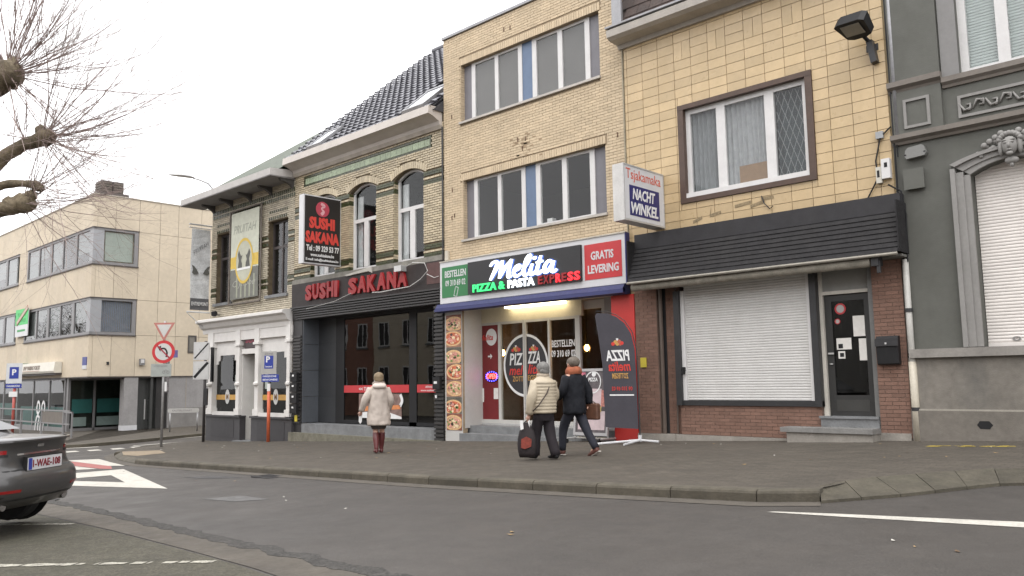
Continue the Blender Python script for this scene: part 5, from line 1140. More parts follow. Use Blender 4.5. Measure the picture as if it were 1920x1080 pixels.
for bi, bd in enumerate(BAYS):
    AR = (AR0[0]+bd,AR0[1]+bd,AR0[2],AR0[3]); UW = (UW0[0]+bd,UW0[1]+bd,UW0[2],UW0[3])
    cxA = (AR[0]+AR[1])/2; arcz = lambda x, h=0.: 4.70+.17*(1-((x-cxA)/((AR[1]-AR[0])/2))**2)+h
    mb = MB(); NA = 18
    for k in range(NA):
        xa, xb = AR[0]+(AR[1]-AR[0])*k/NA, AR[0]+(AR[1]-AR[0])*(k+1)/NA
        mb.prism([(xa, arcz(xa)), (xb, arcz(xb)), (xb, 5.15), (xa, 5.15)], (0,YF+.002,0), XA, ZA, (0,.24,0))
    mb.build('arch_infill', M_gr, GH)
    # stepped surround following the arch
    for i, (o0, o1, d) in enumerate(((.0,.09,.05),(.09,.2,.075),(.2,.27,.12))):
        mb = MB(); w0, w1 = AR[0]-o1, AR[0]-o0
        for xa, xb in ((w0, w1), (AR[1]+o0, AR[1]+o1)): mb.box(xa, xb, YF-d, YF+.01, 1.96, 4.70+o0*.6)
        for k in range(NA):
            f = lambda t, o: ((cxA+(t-.5)*((AR[1]-AR[0])+2*o)), 4.70+.17*(1-(2*t-1)**2)+o*.72)
            mb.prism([f(k/NA, o0), f((k+1)/NA, o0), f((k+1)/NA, o1), f(k/NA, o1)], (0,YF-d,0), XA, ZA, (0,d+.01,0))
        mb.build('window_moulding', M_gl, GH)
    SH2 = thing('roller_shutter', ('closed cream roller shutter in the arched window under the carved mask beside the downpipe', 'closed cream roller shutter in the second arched bay of the grey townhouse')[bi], 'shutter', (cxA,YF+.2,1.95))
    M_slat2 = mat('cream_shutter_slat', (.70,.66,.62), .5, .05, 3, stain=.25, dirt=(.42,.39,.35), piece=.03); sm_ = MB(); sm_.prism([(0,.002),(-.006,.012),(-.008,.026),(-.006,.042),(0,.051),(.008,.051),(.008,.002)], (AR[0]+.01,YF+.2,0), YA, ZA, (AR[1]-AR[0]-.02,0,0)); so_ = None
    for k in range(60):
        if so_ is None: so_ = sm_.build('slat', M_slat2, SH2); so_.location.z = 2.02
        else: o = link('slat', so_.data, SH2); o.location.z = 2.02+k*.0522
    B('bottom_rail', M_slat2, SH2, (AR[0]+.01,AR[1]-.01,YF+.185,YF+.215,1.96,2.02)); mb = MB(); ring(mb, (cxA-.2,YF+.18,2.07), XA, ZA, (0,.006,0), .03, .06, 14, .6); mb.build('emblem', M_gl, SH2)
    # keystone mask with leaves
    mb = MB(); kx, kz = cxA-.72+.0, 0
    kx = cxA
    def blob(c, rx, ry, rz, n=10):
        c = Vector(c); V = []; R = 6
        for i in range(R+1):
            ph = math.pi*i/R
            for k in range(n): th = 2*math.pi*k/n; V.append(c+Vector((rx*math.sin(ph)*math.cos(th), ry*math.sin(ph)*math.sin(th), rz*math.cos(ph))))
        mb.mesh(V, [(i*n+k, i*n+(k+1) % n, (i+1)*n+(k+1) % n, (i+1)*n+k) for i in range(R) for k in range(n)])
    kz = 5.02; yk = YF-.17
    blob((kx,yk,kz), .11, .09, .15); blob((kx,yk-.08,kz-.01), .022, .035, .045); blob((kx-.045,yk-.07,kz+.04), .03, .02, .018); blob((kx+.045,yk-.07,kz+.04), .03, .02, .018)
    blob((kx,yk-.07,kz-.075), .04, .02, .016); blob((kx,yk-.05,kz-.13), .05, .04, .035); blob((kx-.05,yk-.06,kz+.08), .05, .02, .015); blob((kx+.05,yk-.06,kz+.08), .05, .02, .015)
    blob((kx-.13,yk+.02,kz+.0), .04, .05, .14); blob((kx+.13,yk+.02,kz), .04, .05, .14); blob((kx,yk+.05,kz-.22), .1, .06, .06); blob((kx,yk+.04,kz-.29), .03, .03, .04)
    for k in range(9): a = math.radians(20+17.5*k); blob((kx+.15*math.cos(a), yk+.01, kz+.06+.14*math.sin(a)), .045, .05, .045, 8)
    for s in (-1, 1):
        for t in range(9): u = t/8; blob((kx+s*(.15+.36*u), yk+.07+.03*u, kz+.1-.17*u+.05*math.sin(t*1.9)), .055-.022*u, .035, .05-.022*u, 7)
        for t in range(4): blob((kx+s*(.12+.08*t), yk+.06, kz+.23-.05*t), .05, .04, .05, 7)
    mb.build('keystone_mask', M_gl, GH, smooth=True)
    uwf = window(GH, UW[0], UW[1], UW[2], UW[3], YF+.12, [((UW[0]+UW[1])/2,.17)], M_white, glass('tinted_window_glass', (.95,.965,.96), 0, 1.45), .12, .08)
    for k in range(60): B('blind_slat', mat('pale_blind', (.44,.47,.465), .7, .05, 4), GH, (UW[0]+.1,UW[1]-.1,YF+.23,YF+.255,UW[2]+.13+k*.05,UW[2]+.172+k*.05))
    room(GH, UW[0], UW[1], UW[2], UW[3], YF+.27, YF+3)
    B('window_reveal', mat('grey_reveal', (.21,.205,.2), .75, .06, 2), GH, (UW[0]-.26,UW[0]-.0,YF-.03,YF+.01,6.37,12))
B('sill', mat('pale_sill_stone', (.23,.215,.195), .75, .12, 3, .2, 50, stain=.2), GH, (-4.44,g1,YF-.14,YF+.3,1.81,1.95))
B('base', mat('concrete_base', (.175,.16,.138), .85, .2, 1.1, .4, 60, stain=.6, dirt=(.085,.085,.08)), GH, (g0+.02,g1,YF-.06,YF+.05,.98,1.81)); B('plinth', mat('concrete_plinth', (.155,.14,.12), .85, .15, 1.4, .4, 60, stain=.35, dirt=(.1,.095,.08)), GH, (g0+.02,g1,YF-.1,YF+.05,-.1,.96)); B('plinth_joint', mat('pale_joint', (.3,.28,.24), .85, .1, 4), GH, (g0+.02,g1,YF-.085,YF,.955,.985))
mb = MB(); mb.prism([(-3.53,.75),(-3.49,.69),(-3.36,.69),(-3.31,.75),(-3.36,.81),(-3.49,.81)], (0,YF-.104,0), XA, ZA, (0,.02,0)); mb.build('cellar_vent', M_black, GH)
def mould(x0, x1, z0, z1, d, name, m):
    mb = MB(); h = z1-z0; mb.prism([(0,z0),(-d*.35,z0),(-d*.5,z0+h*.25),(-d,z0+h*.5),(-d,z1),(0,z1)], (x0,YF,0), YA, ZA, (x1-x0,0,0)); return mb.build(name, m, GH)
mould(g0,-3.66,6.3,6.48,.14,'string_course',M_warm); mould(-3.66,g1,6.2,6.37,.1,'string_course',M_warm); mould(g0,g1,5.4,5.56,.14,'string_course',M_warm)
B('pilaster', M_gr, GH, (g0+.03,-3.68,YF-.07,YF+.01,5.56,6.3), (g0+.03,-3.68,YF-.07,YF+.01,6.48,12))
def sunk(x0, x1, z0, z1, y, name='sunk_panel'):
    return B(name, M_gl, GH, (x0,x1,y-.03,y,z0,z0+.045), (x0,x1,y-.03,y,z1-.045,z1), (x0,x0+.045,y-.03,y,z0+.045,z1-.045), (x1-.045,x1,y-.03,y,z0+.045,z1-.045))
sunk(-4.27,-3.86,5.64,6.14,YF-.07); sunk(-3.46,-2.08,5.65,6.02,YF); sunk(-.71,.67,5.65,6.02,YF)
mb = MB(); rr = random.Random(3)
for k in range(14):     # scrolling leaf relief
    x = -3.34+(k % 7)*.19+(2.75 if k > 6 else 0); s = 1 if k % 2 else -1
    mb.tube([(x-.1,YF-.02,5.83-s*.06),(x-.03,YF-.03,5.83+s*.07),(x+.06,YF-.03,5.83+s*.05),(x+.06,YF-.025,5.83-s*.02),(x+.0,YF-.02,5.83-s*.02)], [.012,.024,.022,.02,.015], 6)
    mb.lathe((x+.04,YF-.02,5.8+s*.05), [(.02,0),(.028,.015),(.01,.03)], 7)
mb.build('leaf_relief', M_gl, GH, smooth=True)
sa = thing('alarm_box', 'grey lantern shaped alarm box on the grey townhouse wall', 'alarm box', (-4.1,YF-.1,5.2))
mb = MB(); mb.prism([(-4.3,5.17),(-4.27,5.12),(-3.99,5.14),(-3.96,5.19),(-3.99,5.3),(-4.03,5.33),(-4.24,5.31),(-4.28,5.27)], (0,YF-.11,0), XA, ZA, (0,.1,0)); mb.build('case', mat('grey_box', (.19,.19,.18), .5, .06, 6), sa); B('screw', M_black, sa, (-4.3,-4.27,YF-.115,YF-.11,5.18,5.2), (-4.0,-3.97,YF-.115,YF-.11,5.19,5.21))
sb = thing('junction_box', 'painted grey junction box below the alarm box', 'box', (-4.15,YF-.05,4.8)); B('case', M_gr, sb, (-4.33,-4.04,YF-.08,YF-.0,4.62,4.93)); B('lid', M_gr, sb, (-4.345,-4.025,YF-.095,YF-.08,4.605,4.945))
DP = thing('downpipe', 'pale downpipe between the red brick pier and the grey townhouse', 'pipe', (-4.45,YF-.08,.4))
M_pipe = mat('pale_pipe', (.42,.41,.38), .5, .08, 5)
mb = MB(); mb.tube([(-4.42,YF-.06,.4),(-4.42,YF-.06,1.75)], .062, 12); mb.build('pipe', mat('cream_pipe', (.46,.42,.34), .5, .1, 5), DP, smooth=True); mb = MB(); mb.tube([(-4.42,YF-.06,1.0),(-4.42,YF-.06,3.45)], .05, 12); mb.build('pipe', M_pipe, DP, smooth=True)
mb = MB()
for z in (.98,2.6): mb.lathe((-4.42,YF-.06,z), [(.064,-.03),(.064,.03)], 12)
mb.build('collar', M_darkmetal, DP)
mb = MB(); mb.tube([(-4.4,YF-.05,5.45),(-4.4,YF-.05,9.5)], .035, 8); mb.build('pipe', M_zinc, DP, smooth=True)
# ================================================================== CORNER OFFICE (beige panels) across the side street
OF = thing('office_building', 'beige panelled three storey corner office with ribbon windows across the side street', 'office', (-41.5,YF,-.6))
M_beige = mat('beige_panel', (.56,.48,.365), .75, .07, .6, .2, 40, piece=.05, stain=.14, dirt=(.4,.34,.26)); M_bjoint = mat('beige_joint', (.34,.29,.22), .9, .1, 4)
M_gframe = mat('grey_metal_frame', (.21,.205,.205), .5, .06, 4); M_gpanel = mat('grey_corner_panel', (.30,.305,.315), .5, .05, 3); M_brown = mat('brown_trim', (.07,.06,.055), .6, .1, 5)
xl, xc, yc = -75., -41.45, 32.
Z0, Z1 = 2.05, 10.95
U, Lw = (7.52,9.3), (4.08,5.85)
# core of the block, set behind the cladding and the window bands
mb = MB(); core = .14
mb.box(xl, xc-core, YF+core, yc, 2.1, 10.9); mb.build('core', M_bjoint, OF)
def panelF(x0, x1, z0, z1): return (x0+.008, x1-.008, YF, YF+core+.02, z0+.008, z1-.008)
def panelR(y0, y1, z0, z1): return (xc-core-.02, xc, y0+.008, y1-.008, z0+.008, z1-.008)
fr_, rr_ = [], []
piers = [(-53.0,-51.45)]
for z0, z1 in ((9.3,10.95),(5.85,7.52),(2.05,4.08)):
    x = -75.
    while x < xc-.01: x2 = min(x+1.86, xc); fr_.append(panelF(x, x2, z0, z1)); x = x2
for a, b in piers:
    for z0, z1 in (U, Lw): fr_.append(panelF(a, b, z0, z1))
ys_ = [YF+core+.02, 16.45]
for z0, z1 in ((9.3,10.95),(5.85,7.52),(2.05,4.08)):
    for a, b in ((YF+core+.021,15.3),(15.3,16.45)): rr_.append(panelR(a, b, z0, z1))
y = 16.45; k = 0
while y < yc-.1:
    y2 = min(y+[1.05,.95,1.25,1.1][k % 4], yc); k += 1
    if 19.0 < y+.3 < 19.6: rr_ += [panelR(y, y2, 4.2, 5.85), panelR(y, y2, 2.05, 3.22)]
    else: rr_.append(panelR(y, y2, 2.05, 4.08)); rr_.append(panelR(y, y2, 4.08, 5.85))
    rr_.append(panelR(y, y2, 5.85, 9.3)); rr_.append(panelR(y, y2, 9.3, 10.95)); y = y2
lay(OF, 'facade_panel', fr_+rr_, M_beige, 300)
B('parapet', mat('parapet_cap', (.45,.41,.34), .6, .08, 3), OF, (xl,xc+.04,YF-.04,YF+.3,10.95,11.0), (xc-.3,xc+.04,YF+.3,yc,10.95,11.0))
mb = MB(); mb.face([(xl,YF+.3,10.93),(xc-.3,YF+.3,10.93),(xc-.3,yc,10.93),(xl,yc,10.93)]); mb.build('roof', M_zinc, OF)
for z0, z1 in (U, Lw):
    for xa, xb in ((-51.45,xc-.0),(-75,-53.0)):
        mb = MB(); yy = YF-.02
        mb.box(xa, xb, yy, YF+.12, z0, z0+.13); mb.box(xa, xb, yy, YF+.12, z1-.1, z1); mb.box(xa, xa+.14, yy, YF+.12, z0+.13, z1-.1)
        n = 5 if xa > -52 else 11; w = ((xb-.45)-(xa+.14))/n; e = []
        for k in range(n):
            p = xa+.14+k*w
            if k: mb.box(p-(.17 if k % 2 == 0 else .07), p+(.17 if k % 2 == 0 else .07), yy+.01, YF+.1, z0+.13, z1-.1)
            e.append((p+(.17 if k and k % 2 == 0 else .07 if k else 0), p+w-(.17 if (k+1) % 2 == 0 else .07)))
        f = mb.build('ribbon_window', M_gframe, OF); B('window_backing', M_dark, f, (xa+.14, xb-.45, YF+.125, YF+.135, z0+.13, z1-.1))  # backing: added dark sheet in place of unlit rooms, so sky reflections dominate
        for i_, (a, b) in enumerate(e): B('net_blind', mat('office_net', (.3,.3,.29), .9, .1, 5), f, (a, b, YF+.08, YF+.085, z0+.13+[.0,.9,.3,1.1,.5][i_ % 5], z1-.1)) if i_ % 5 != 3 else None
        for a, b in e: B('pane', M_offglass if 'M_offglass' in globals() else globals().setdefault('M_offglass', glass('office_glass', (.8,.82,.82), 0, 1.9, .1)), f, (a, b, YF+.03, YF+.04, z0+.13, z1-.1))
        B('band_trim', M_brown, OF, (xa-.02, xb+.03, YF-.06, YF+.05, z0-.05, z0), (xa-.02, xb+.03, YF-.05, YF+.05, z1, z1+.04))
        if xa > -52: B('corner_panel', M_gpanel, OF, (xb-.45, xb+.012, YF-.01, YF+.12, z0+.13, z1-.1))
    # return of the band on the side street
    mb = MB(); mb.box(xc-.12, xc+.02, YF+.12, 16.42, z0, z0+.13); mb.box(xc-.12, xc+.02, YF+.12, 16.42, z1-.1, z1); mb.box(xc-.12, xc+.02, 16.24, 16.42, z0+.13, z1-.1); f = mb.build('ribbon_window', M_gframe, OF)
    B('corner_panel', M_gpanel, OF, (xc-.12, xc+.012, YF+.12, 14.78, z0+.13, z1-.1)); B('band_trim', M_brown, OF, (xc-.05, xc+.06, YF+.0, 16.46, z0-.05, z0), (xc-.05, xc+.05, YF+.0, 16.46, z1, z1+.04))
    B('pane', M_glass, f, (xc-.06, xc-.05, 14.78, 16.24, z0+.13, z1-.1))
    if z0 > 6: B('roller_blind', mat('pale_green_blind', (.4,.43,.38), .7, .05, 3), f, (xc-.1, xc-.09, 14.86, 16.18, z0+.2, z1-.15))
    else:
        for k in range(16): B('vertical_blind', mat('blue_grey_blind', (.2,.22,.26), .7, .1, 6), f, (xc-.11, xc-.095, 14.82+k*.088, 14.82+k*.088+.066, z0+.15, z1-.12))
B('small_window', M_brown, OF, (xc-.02,xc+.03,19.13,19.2,3.24,4.16), (xc-.02,xc+.03,19.5,19.58,3.24,4.16), (xc-.02,xc+.03,19.2,19.5,4.08,4.16), (xc-.02,xc+.03,19.2,19.5,3.24,3.32)); B('pane', mat('dull_pane', (.16,.145,.12), .2, .1, 5), OF, (xc-.01,xc+.01,19.2,19.5,3.32,4.08))
B('wall_lamp', M_gframe, OF, (xc,xc+.14,16.66,16.9,2.6,2.92)); B('lamp_glass', M_white, OF, (xc+.14,xc+.16,16.7,16.86,2.7,2.88)); B('plaque', mat('blue_plaque', (.05,.06,.22), .5, .1, 9), OF, (-42.15,-41.6,YF-.03,YF,2.6,3.0)); B('plaque', M_white_sign, OF, (-42.15,-41.6,YF-.028,YF,2.42,2.6)); B('fixing', M_darkmetal, OF, (xc,xc+.06,15.12,15.22,2.62,2.76))
# ground floor
B('soffit', M_brown, OF, (xl,xc+.02,YF-.02,17.8,2.0,2.05), (xc-3,xc+.02,17.8,yc,2.0,2.05))
M_conc = mat('grey_concrete', (.28,.27,.265), .8, .1, 1.5, .3, 50, stain=.2)
mb = MB(); gy = YF+.1
gx = [-75,-70,-65,-60,-57.2,-55.0,-52.4,-49.6,-47.0,-44.7]
for a in gx: mb.box(a-.05, a+.05, gy-.04, gy+.06, -1.2, 2.0)
mb.box(-75,-44.65,gy-.03,gy+.05,-1.2,-.45); mb.box(-75,-44.65,gy-.03,gy+.05,1.92,2.0); gfw = mb.build('shop_glazing', M_gframe, OF)
for a, b in zip(gx[:-1], gx[1:]): B('pane', M_shopglass, gfw, (a+.05,b-.05,gy+.0,gy+.01,-.45,1.92))
M_teal = mat('teal_print', (.02,.11,.1), .5, .08, 4)
B('teal_print', M_teal, OF, (-51.9,-44.8,gy+.03,gy+.035,-.45,.55), (-57,-52.5,gy+.03,gy+.035,.0,.7))
room(OF, -75, -44.6, -.6, 2.0, gy+.2, 22, mat('office_interior', (.2,.2,.19), .9, .1, 1))
for k in range(7): B('desk', mat('desk_%d' % (k % 2), [(.3,.26,.2),(.12,.13,.14)][k % 2], .6, .1, 5), OF, (-56+k*1.7,-54.9+k*1.7,16.2+.4*(k % 3),16.9+.4*(k % 3),-.6,.3+.25*(k % 3)))
# recessed corner entrance
M_entg = glass('entrance_glass', (.6,.64,.62), 0, 1.5)
ew = B('entrance_glazing', M_gframe, OF, (-44.5,-44.3,gy,gy+.12,-1,2.0), (-44.42,-44.3,15.6,15.7,-.62,2.0), (-44.42,-44.3,17.2,17.3,-.62,2.0), (-44.42,-44.3,gy+.12,17.2,-.7,-.5), (-44.42,-44.3,gy+.12,17.2,1.9,2.0))
for a, b in ((gy+.12,15.6),(15.7,17.2)): B('pane', M_entg, ew, (-44.37,-44.36,a,b,-.5,1.9)); B('teal_print', M_teal, ew, (-44.355,-44.35,a+.1,b-.05,.25,.95)); B('pale_print', mat('pale_teal_print', (.2,.26,.24), .6, .08, 4), ew, (-44.355,-44.35,a+.1,b-.3,-.4,.05))
B('entrance_panel', mat('dark_entrance', (.045,.046,.044), .5, .15, 3), OF, (-44.3,-43.3,17.3,17.42,-1,2.0), (-42.0,-41.5,17.3,17.42,-1,2.0), (-43.3,-42.0,17.3,17.42,1.7,2.0)); B('entrance_ceiling', M_brown, OF, (-44.3,xc-.1,gy+.1,17.3,1.94,1.995))
df = B('glass_door', M_gframe, OF, (-43.3,-43.2,17.28,17.36,-.62,1.7), (-42.12,-42.0,17.28,17.36,-.62,1.7), (-43.2,-42.12,17.28,17.36,1.6,1.7), (-43.2,-42.12,17.28,17.36,-.62,-.45), (-42.7,-42.62,17.28,17.36,-.45,1.6)); B('pane', M_shopglass, df, (-43.2,-42.7,17.31,17.318,-.45,1.6)); B('pane', M_shopglass, df, (-42.62,-42.12,17.31,17.318,-.45,1.6)); B('teal_print', M_teal, df, (-42.6,-42.14,17.295,17.3,-.3,.9))
room(OF, -44.3, -41.6, -.6, 2.0, 17.62, 21)
B('column', M_conc, OF, (xc-.5,xc+.0,15.99,16.66,-1,2.0)); B('column_foot', M_white_sign, OF, (xc-.51,xc+.01,15.98,16.67,-.62,-.35))
B('side_door', mat('dark_side_door', (.05,.052,.05), .5, .1, 4), OF, (xc-.35,xc-.3,16.66,18.2,-1,2.0)); B('door_bar', M_alu, OF, (xc-.3,xc-.26,17.1,17.16,-.1,.9), (xc-.3,xc-.26,17.3,17.36,-.1,.9))
B('concrete_wall', M_conc, OF, (xc-.3,xc-.02,18.2,yc,-1,2.0)); B('concrete_band', mat('darker_concrete', (.2,.19,.18), .8, .12, 2), OF, (xc-.02,xc-.0,18.25,yc,-.9,.42)); 
for k in range(9): B('wall_joint', M_bjoint, OF, (xc-.021,xc-.014,19.1+k*1.0,19.12+k*1.0,.42,2.0))
RV = thing('roof_vent', 'brown louvred vent box on the corner of the office roof', 'vent', (xc-.6,15.1,11.0))
for k, y in enumerate((14.62,15.18)):
    B('box', M_brown, RV, (xc-1.0,xc-.2,y,y+.5,11.14,11.75))
    for j in range(4): B('louvre', mat('brown_louvre', (.11,.095,.075), .6, .1, 6), RV, (xc-.2,xc-.15,y+.02,y+.48,11.2+j*.13,11.28+j*.13)); B('louvre', MATS['brown_louvre'], RV, (xc-.98,xc-.22,y-.04,y,11.2+j*.13,11.28+j*.13)) if k == 0 else None
B('base', M_brown, RV, (xc-1.15,xc-.05,14.4,15.9,11.0,11.14))
BS = thing('bank_sign', 'white and green bank light box sign over the office windows', 'sign', (-48,YF-.2,2.3))
mb = MB(); mb.prism([(-.02,2.3),(-.36,2.3),(-.4,2.4),(-.34,2.86),(-.02,2.86)], (-50.3,YF,0), YA, ZA, (5.3,0,0)); mb.build('box', mat('cream_sign_face', (.64,.61,.53), .5, .05, 4), BS); mb = MB(); mb.prism([(-.02,2.26),(-.4,2.26),(-.45,2.4),(-.38,2.9),(-.02,2.9)], (-51.3,YF,0), YA, ZA, (.96,0,0)); mb.build('green_end', mat('bank_green', (.03,.16,.09), .5, .08, 5), BS)
mb = MB(); mb.prism([(-51.75,2.3),(-51.32,2.3),(-51.32,2.88),(-51.75,2.82)], (0,YF-.3,0), XA, ZA, (0,.28,0)); mb.build('end', MATS['cream_sign_face'], BS); B('foot', M_brown, BS, (-51.7,-45.0,YF-.3,YF,2.2,2.28))
text('BNP PARIBAS FORTIS', (-49.9,YF-.39,2.5), XA, ZA*.985+YA*.13, .22, 2.7, mat('brown_letter', (.2,.16,.13), .6, .1, 6), BS, .02, 0, .01); B('thin_line', mat('pinkish_line', (.4,.25,.2), .6, .1, 6), BS, (-49.9,-47.2,YF-.405,YF-.38,2.42,2.45))
text('*', (-51.05,YF-.43,2.6), XA, ZA, .2, .2, M_white_sign, BS, .02, 0, .01)
LS = thing('letting_sign', 'green and white letting board with diagonal sticker on the office front', 'sign', (-51.2,YF-.1,4.5))
B('board', M_white_sign, LS, (-52.6,-50.35,YF-.16,YF-.12,4.45,6.0)); B('green_field', mat('bright_green', (.06,.5,.13), .5, .05, 4), LS, (-52.6,-50.35,YF-.165,YF-.16,5.1,6.0)); B('green_bar', mat('dark_green_bar', (.03,.28,.07), .5, .05, 4), LS, (-52.2,-50.8,YF-.166,YF-.16,4.72,4.84)); 
text('TE HUUR', (-52.25,YF-.166,5.6), XA, ZA, .18, 1.4, MATS['dark_green_bar'], LS, .02, 0, .004); text('OFFICE', (-51.95,YF-.166,5.25), XA, ZA, .18, 1.2, MATS['dark_green_bar'], LS, .02, 0, .004)
mb = MB(); mb.obox((-51.35,YF-.18,5.62), Vector((.95,0,.42))*1.02, (0,.004,0), Vector((-.05,0,.12))); mb.build('sticker', M_redline, LS); mb = MB(); mb.obox((-51.35,YF-.186,5.62), Vector((.92,0,.40)), (0,.004,0), Vector((-.036,0,.085))); mb.build('sticker_face', mat('tan_sticker', (.5,.42,.33), .6, .1, 6), LS)
# white outlined figures printed on the glazing
WF = thing('figure_print', 'white outline print of two people on the office glazing', 'decal', (-48.1,gy-.06,-.4))
mb = MB()
for cx in (-48.55,-47.75):
    ring(mb, (cx,gy-.06,.5), XA, ZA, (0,.01,0), .17, .29, 20, 1.35)
    ribbon(mb, [(-.42,-.5),(-.34,-.1),(-.18,.26),(.1,.3),(.3,.2)], .13, (cx,gy-.05,-.25), XA, ZA, (0,-.01,0)); ribbon(mb, [(.05,-.5),(.08,-.1),(.2,.15)], .12, (cx,gy-.05,-.25), XA, ZA, (0,-.01,0))
mb.build('print', M_ltext, WF)

# ================================================================== houses on the near side of the street, seen in the window reflections
M_opp = [mat('opposite_cream_render', (.5,.44,.34), .8, .08, 1.5), mat('opposite_red_brick', (.26,.13,.09), .8, .12, 2), mat('opposite_white_render', (.58,.56,.52), .8, .08, 1.5)]
for k, (xa, xb, h, lab) in enumerate([(-66,-57,8.5,'red brick house across the street, seen only in window reflections'),(-57,-47.5,9.5,'cream rendered house reflected in the restaurant window'),(-47.5,-40,8.2,'white rendered house across the street beside the cream one'),(-40,-31,9.2,'red brick house across the street behind the pollarded tree'),(-31,-20,8.8,'cream rendered house across the street nearest the parking bays'),(-20,-8,9.6,'white rendered house facing the pizza shop'),(-8,8,9.0,'red brick house facing the night shop and townhouse')]):
    H = thing('opposite_house', lab, 'house', ((xa+xb)/2,-13,-.5), 'houses on the near side of the street'); mo = M_opp[[1,0,2,1,0,2,1][k]]
    y = -13.; mb = MB(); mb.box(xa+.02, xb-.02, -22, y, -1.5, h); mb.build('wall', mo, H)
    mb = MB(); mb.prism([(-22.3,h),(y+.3,h),(-17.5,h+3.6)], (xa,0,0), YA, ZA, (xb-xa,0,0)); mb.build('roof', M_slate, H)
    for s in range(3):
        for z0_, z1_ in ((4.6,6.7),(.8,2.9)):
            cx = xa+(s+.5)*(xb-xa)/3; f = B('window', M_white, H, (cx-.7,cx-.6,y,y+.06,z0_,z1_), (cx+.6,cx+.7,y,y+.06,z0_,z1_), (cx-.6,cx+.6,y,y+.06,z1_-.1,z1_), (cx-.6,cx+.6,y,y+.06,z0_,z0_+.1), (cx-.04,cx+.04,y,y+.05,z0_+.1,z1_-.1)); B('pane', M_dark, f, (cx-.6,cx+.6,y,y+.02,z0_+.1,z1_-.1)); B('sill', M_stone, f, (cx-.8,cx+.8,y,y+.15,z0_-.12,z0_))

# bare trees along the street, outside the picture, that stand in the window reflections
M_tbark = mat('grey_brown_bark', (.09,.075,.06), .9, .3, 6, .6, 20)
def bare_tree(x, y, h, seed, label):
    r = random.Random(seed); z = gz(x, y)-.14; t = thing('bare_tree', label, 'tree', (x,y,z), 'bare trees outside the picture'); tm_, bm_ = MB(), MB()
    def grow(p, d, L, rad, dep):
        pts = [p]; n = 4
        for k in range(n): d = (d+Vector((r.uniform(-1,1),r.uniform(-1,1),r.uniform(-.3,.7)))*.16).normalized(); pts.append(pts[-1]+d*L/n)
        (tm_ if dep == 0 else bm_).tube(pts, [rad*(1-.12*k) for k in range(n+1)], 6 if dep < 2 else 3, 0, False)
        if dep < 4:
            for _ in range(5 if dep == 0 else 4): k = r.randint(2, n); grow(pts[k], d+Vector((r.uniform(-1,1),r.uniform(-1,1),r.uniform(-.1,.8)))*.8, L*r.uniform(.5,.75), rad*.5, dep+1)
    grow(Vector((x,y,z)), Vector((0,0,1)), h*.38, .2, 0); tm_.build('trunk', M_tbark, t); bm_.build('crown', M_tbark, t)
bare_tree(-28,-3,11,1,'bare tree reflected in the lower brick house windows'); bare_tree(-76,2,12,2,'bare tree reflected in the office ribbon windows'); bare_tree(-92,-1,13,3,'farther bare tree reflected in the office ribbon windows')

# ================================================================== STREET FURNITURE
def pole(x, y, h, r, m, parent, name='pole', z=None):
    z = gz(x, y) if z is None else z; mb = MB(); mb.tube([(x,y,z-.02),(x,y,z+h)], r, 10); return mb.build(name, m, parent, smooth=True)
fc = Vector((.69,-.72,0)); fr2 = Vector((.72,.69,0))       # signs turned towards the camera: normal and reading direction
def plate(o, w, h, m, parent, name, d=.012, off=0.):
    mb = MB(); mb.obox(Vector(o)+fc*off, fr2*w/2, fc*d/2, ZA*h/2); return mb.build(name, m, parent)
# give-way and no-left-turn
x, y = -27.1, 11.71; z = gz(x, y)
T1 = thing('traffic_sign', 'give way triangle above a round no left turn sign on a grey pole', 'traffic sign', (x,y,z))
pole(x, y, 4.15, .04, M_steel, T1)
c = Vector((x,y,0))+fc*.06
M_dullwhite = mat('dull_sign_white', (.5,.5,.48), .5, .06, 6); M_pinkred = mat('faded_sign_red', (.42,.17,.14), .5, .08, 6)
mb = MB(); tri = lambda s, cz: [(-.36*s, cz+.2*s), (.36*s, cz+.2*s), (0, cz-.43*s)]; mb.prism(tri(1, z+3.9), c, fr2, ZA, fc*.01); mb.build('triangle', M_pinkred, T1); mb = MB(); mb.prism(tri(.68, z+3.9), c+fc*.012, fr2, ZA, fc*.003); mb.build('triangle_face', M_dullwhite, T1)
cz = z+3.13
mb = MB(); mb.prism(disc(32,.38,.38,0,cz), c, fr2, ZA, fc*.01); mb.build('disc', M_signred, T1); mb = MB(); mb.prism(disc(32,.28,.28,0,cz), c+fc*.011, fr2, ZA, fc*.003); mb.build('disc_face', M_dullwhite, T1)
mb = MB(); ribbon(mb, [(.1,-.18),(.12,-.02),(.04,.1),(-.1,.1)], .055, c+ZA*cz+fc*.015, fr2, ZA, fc*.002); mb.prism([(-.2,.16),(-.08,.2),(-.1,.0)], c+ZA*cz+fc*.015, fr2, ZA, fc*.002); mb.build('arrow', M_black, T1)
mb = MB(); ribbon(mb, [(-.2,.2),(.2,-.2)], .045, c+ZA*cz+fc*.019, fr2, ZA, fc*.002); mb.build('slash', mat('dark_sign_red', (.3,.02,.04), .5, .06, 6), T1)
plate(c+ZA*(z+2.52)-fr2*.06, .68, .42, mat('grey_sign_plate', (.3,.32,.3), .5, .08, 6), T1, 'sub_plate'); text('UITGEZONDERD', c+ZA*(z+2.63)-fr2*.3+fc*.008, fr2, ZA, .05, .45, M_gframe, T1, .01, 0, .002)
mb = MB()
for s in (-.07, .07): ring(mb, c+ZA*(z+2.45)+fr2*(.1+s)+fc*.008, fr2, ZA, fc*.002, .035, .05, 14)
ribbon(mb, [(-.06,0),(.0,.07),(.07,.0)], .018, c+ZA*(z+2.46)+fr2*.1+fc*.008, fr2, ZA, fc*.002); mb.build('bicycle_mark', M_gframe, T1)
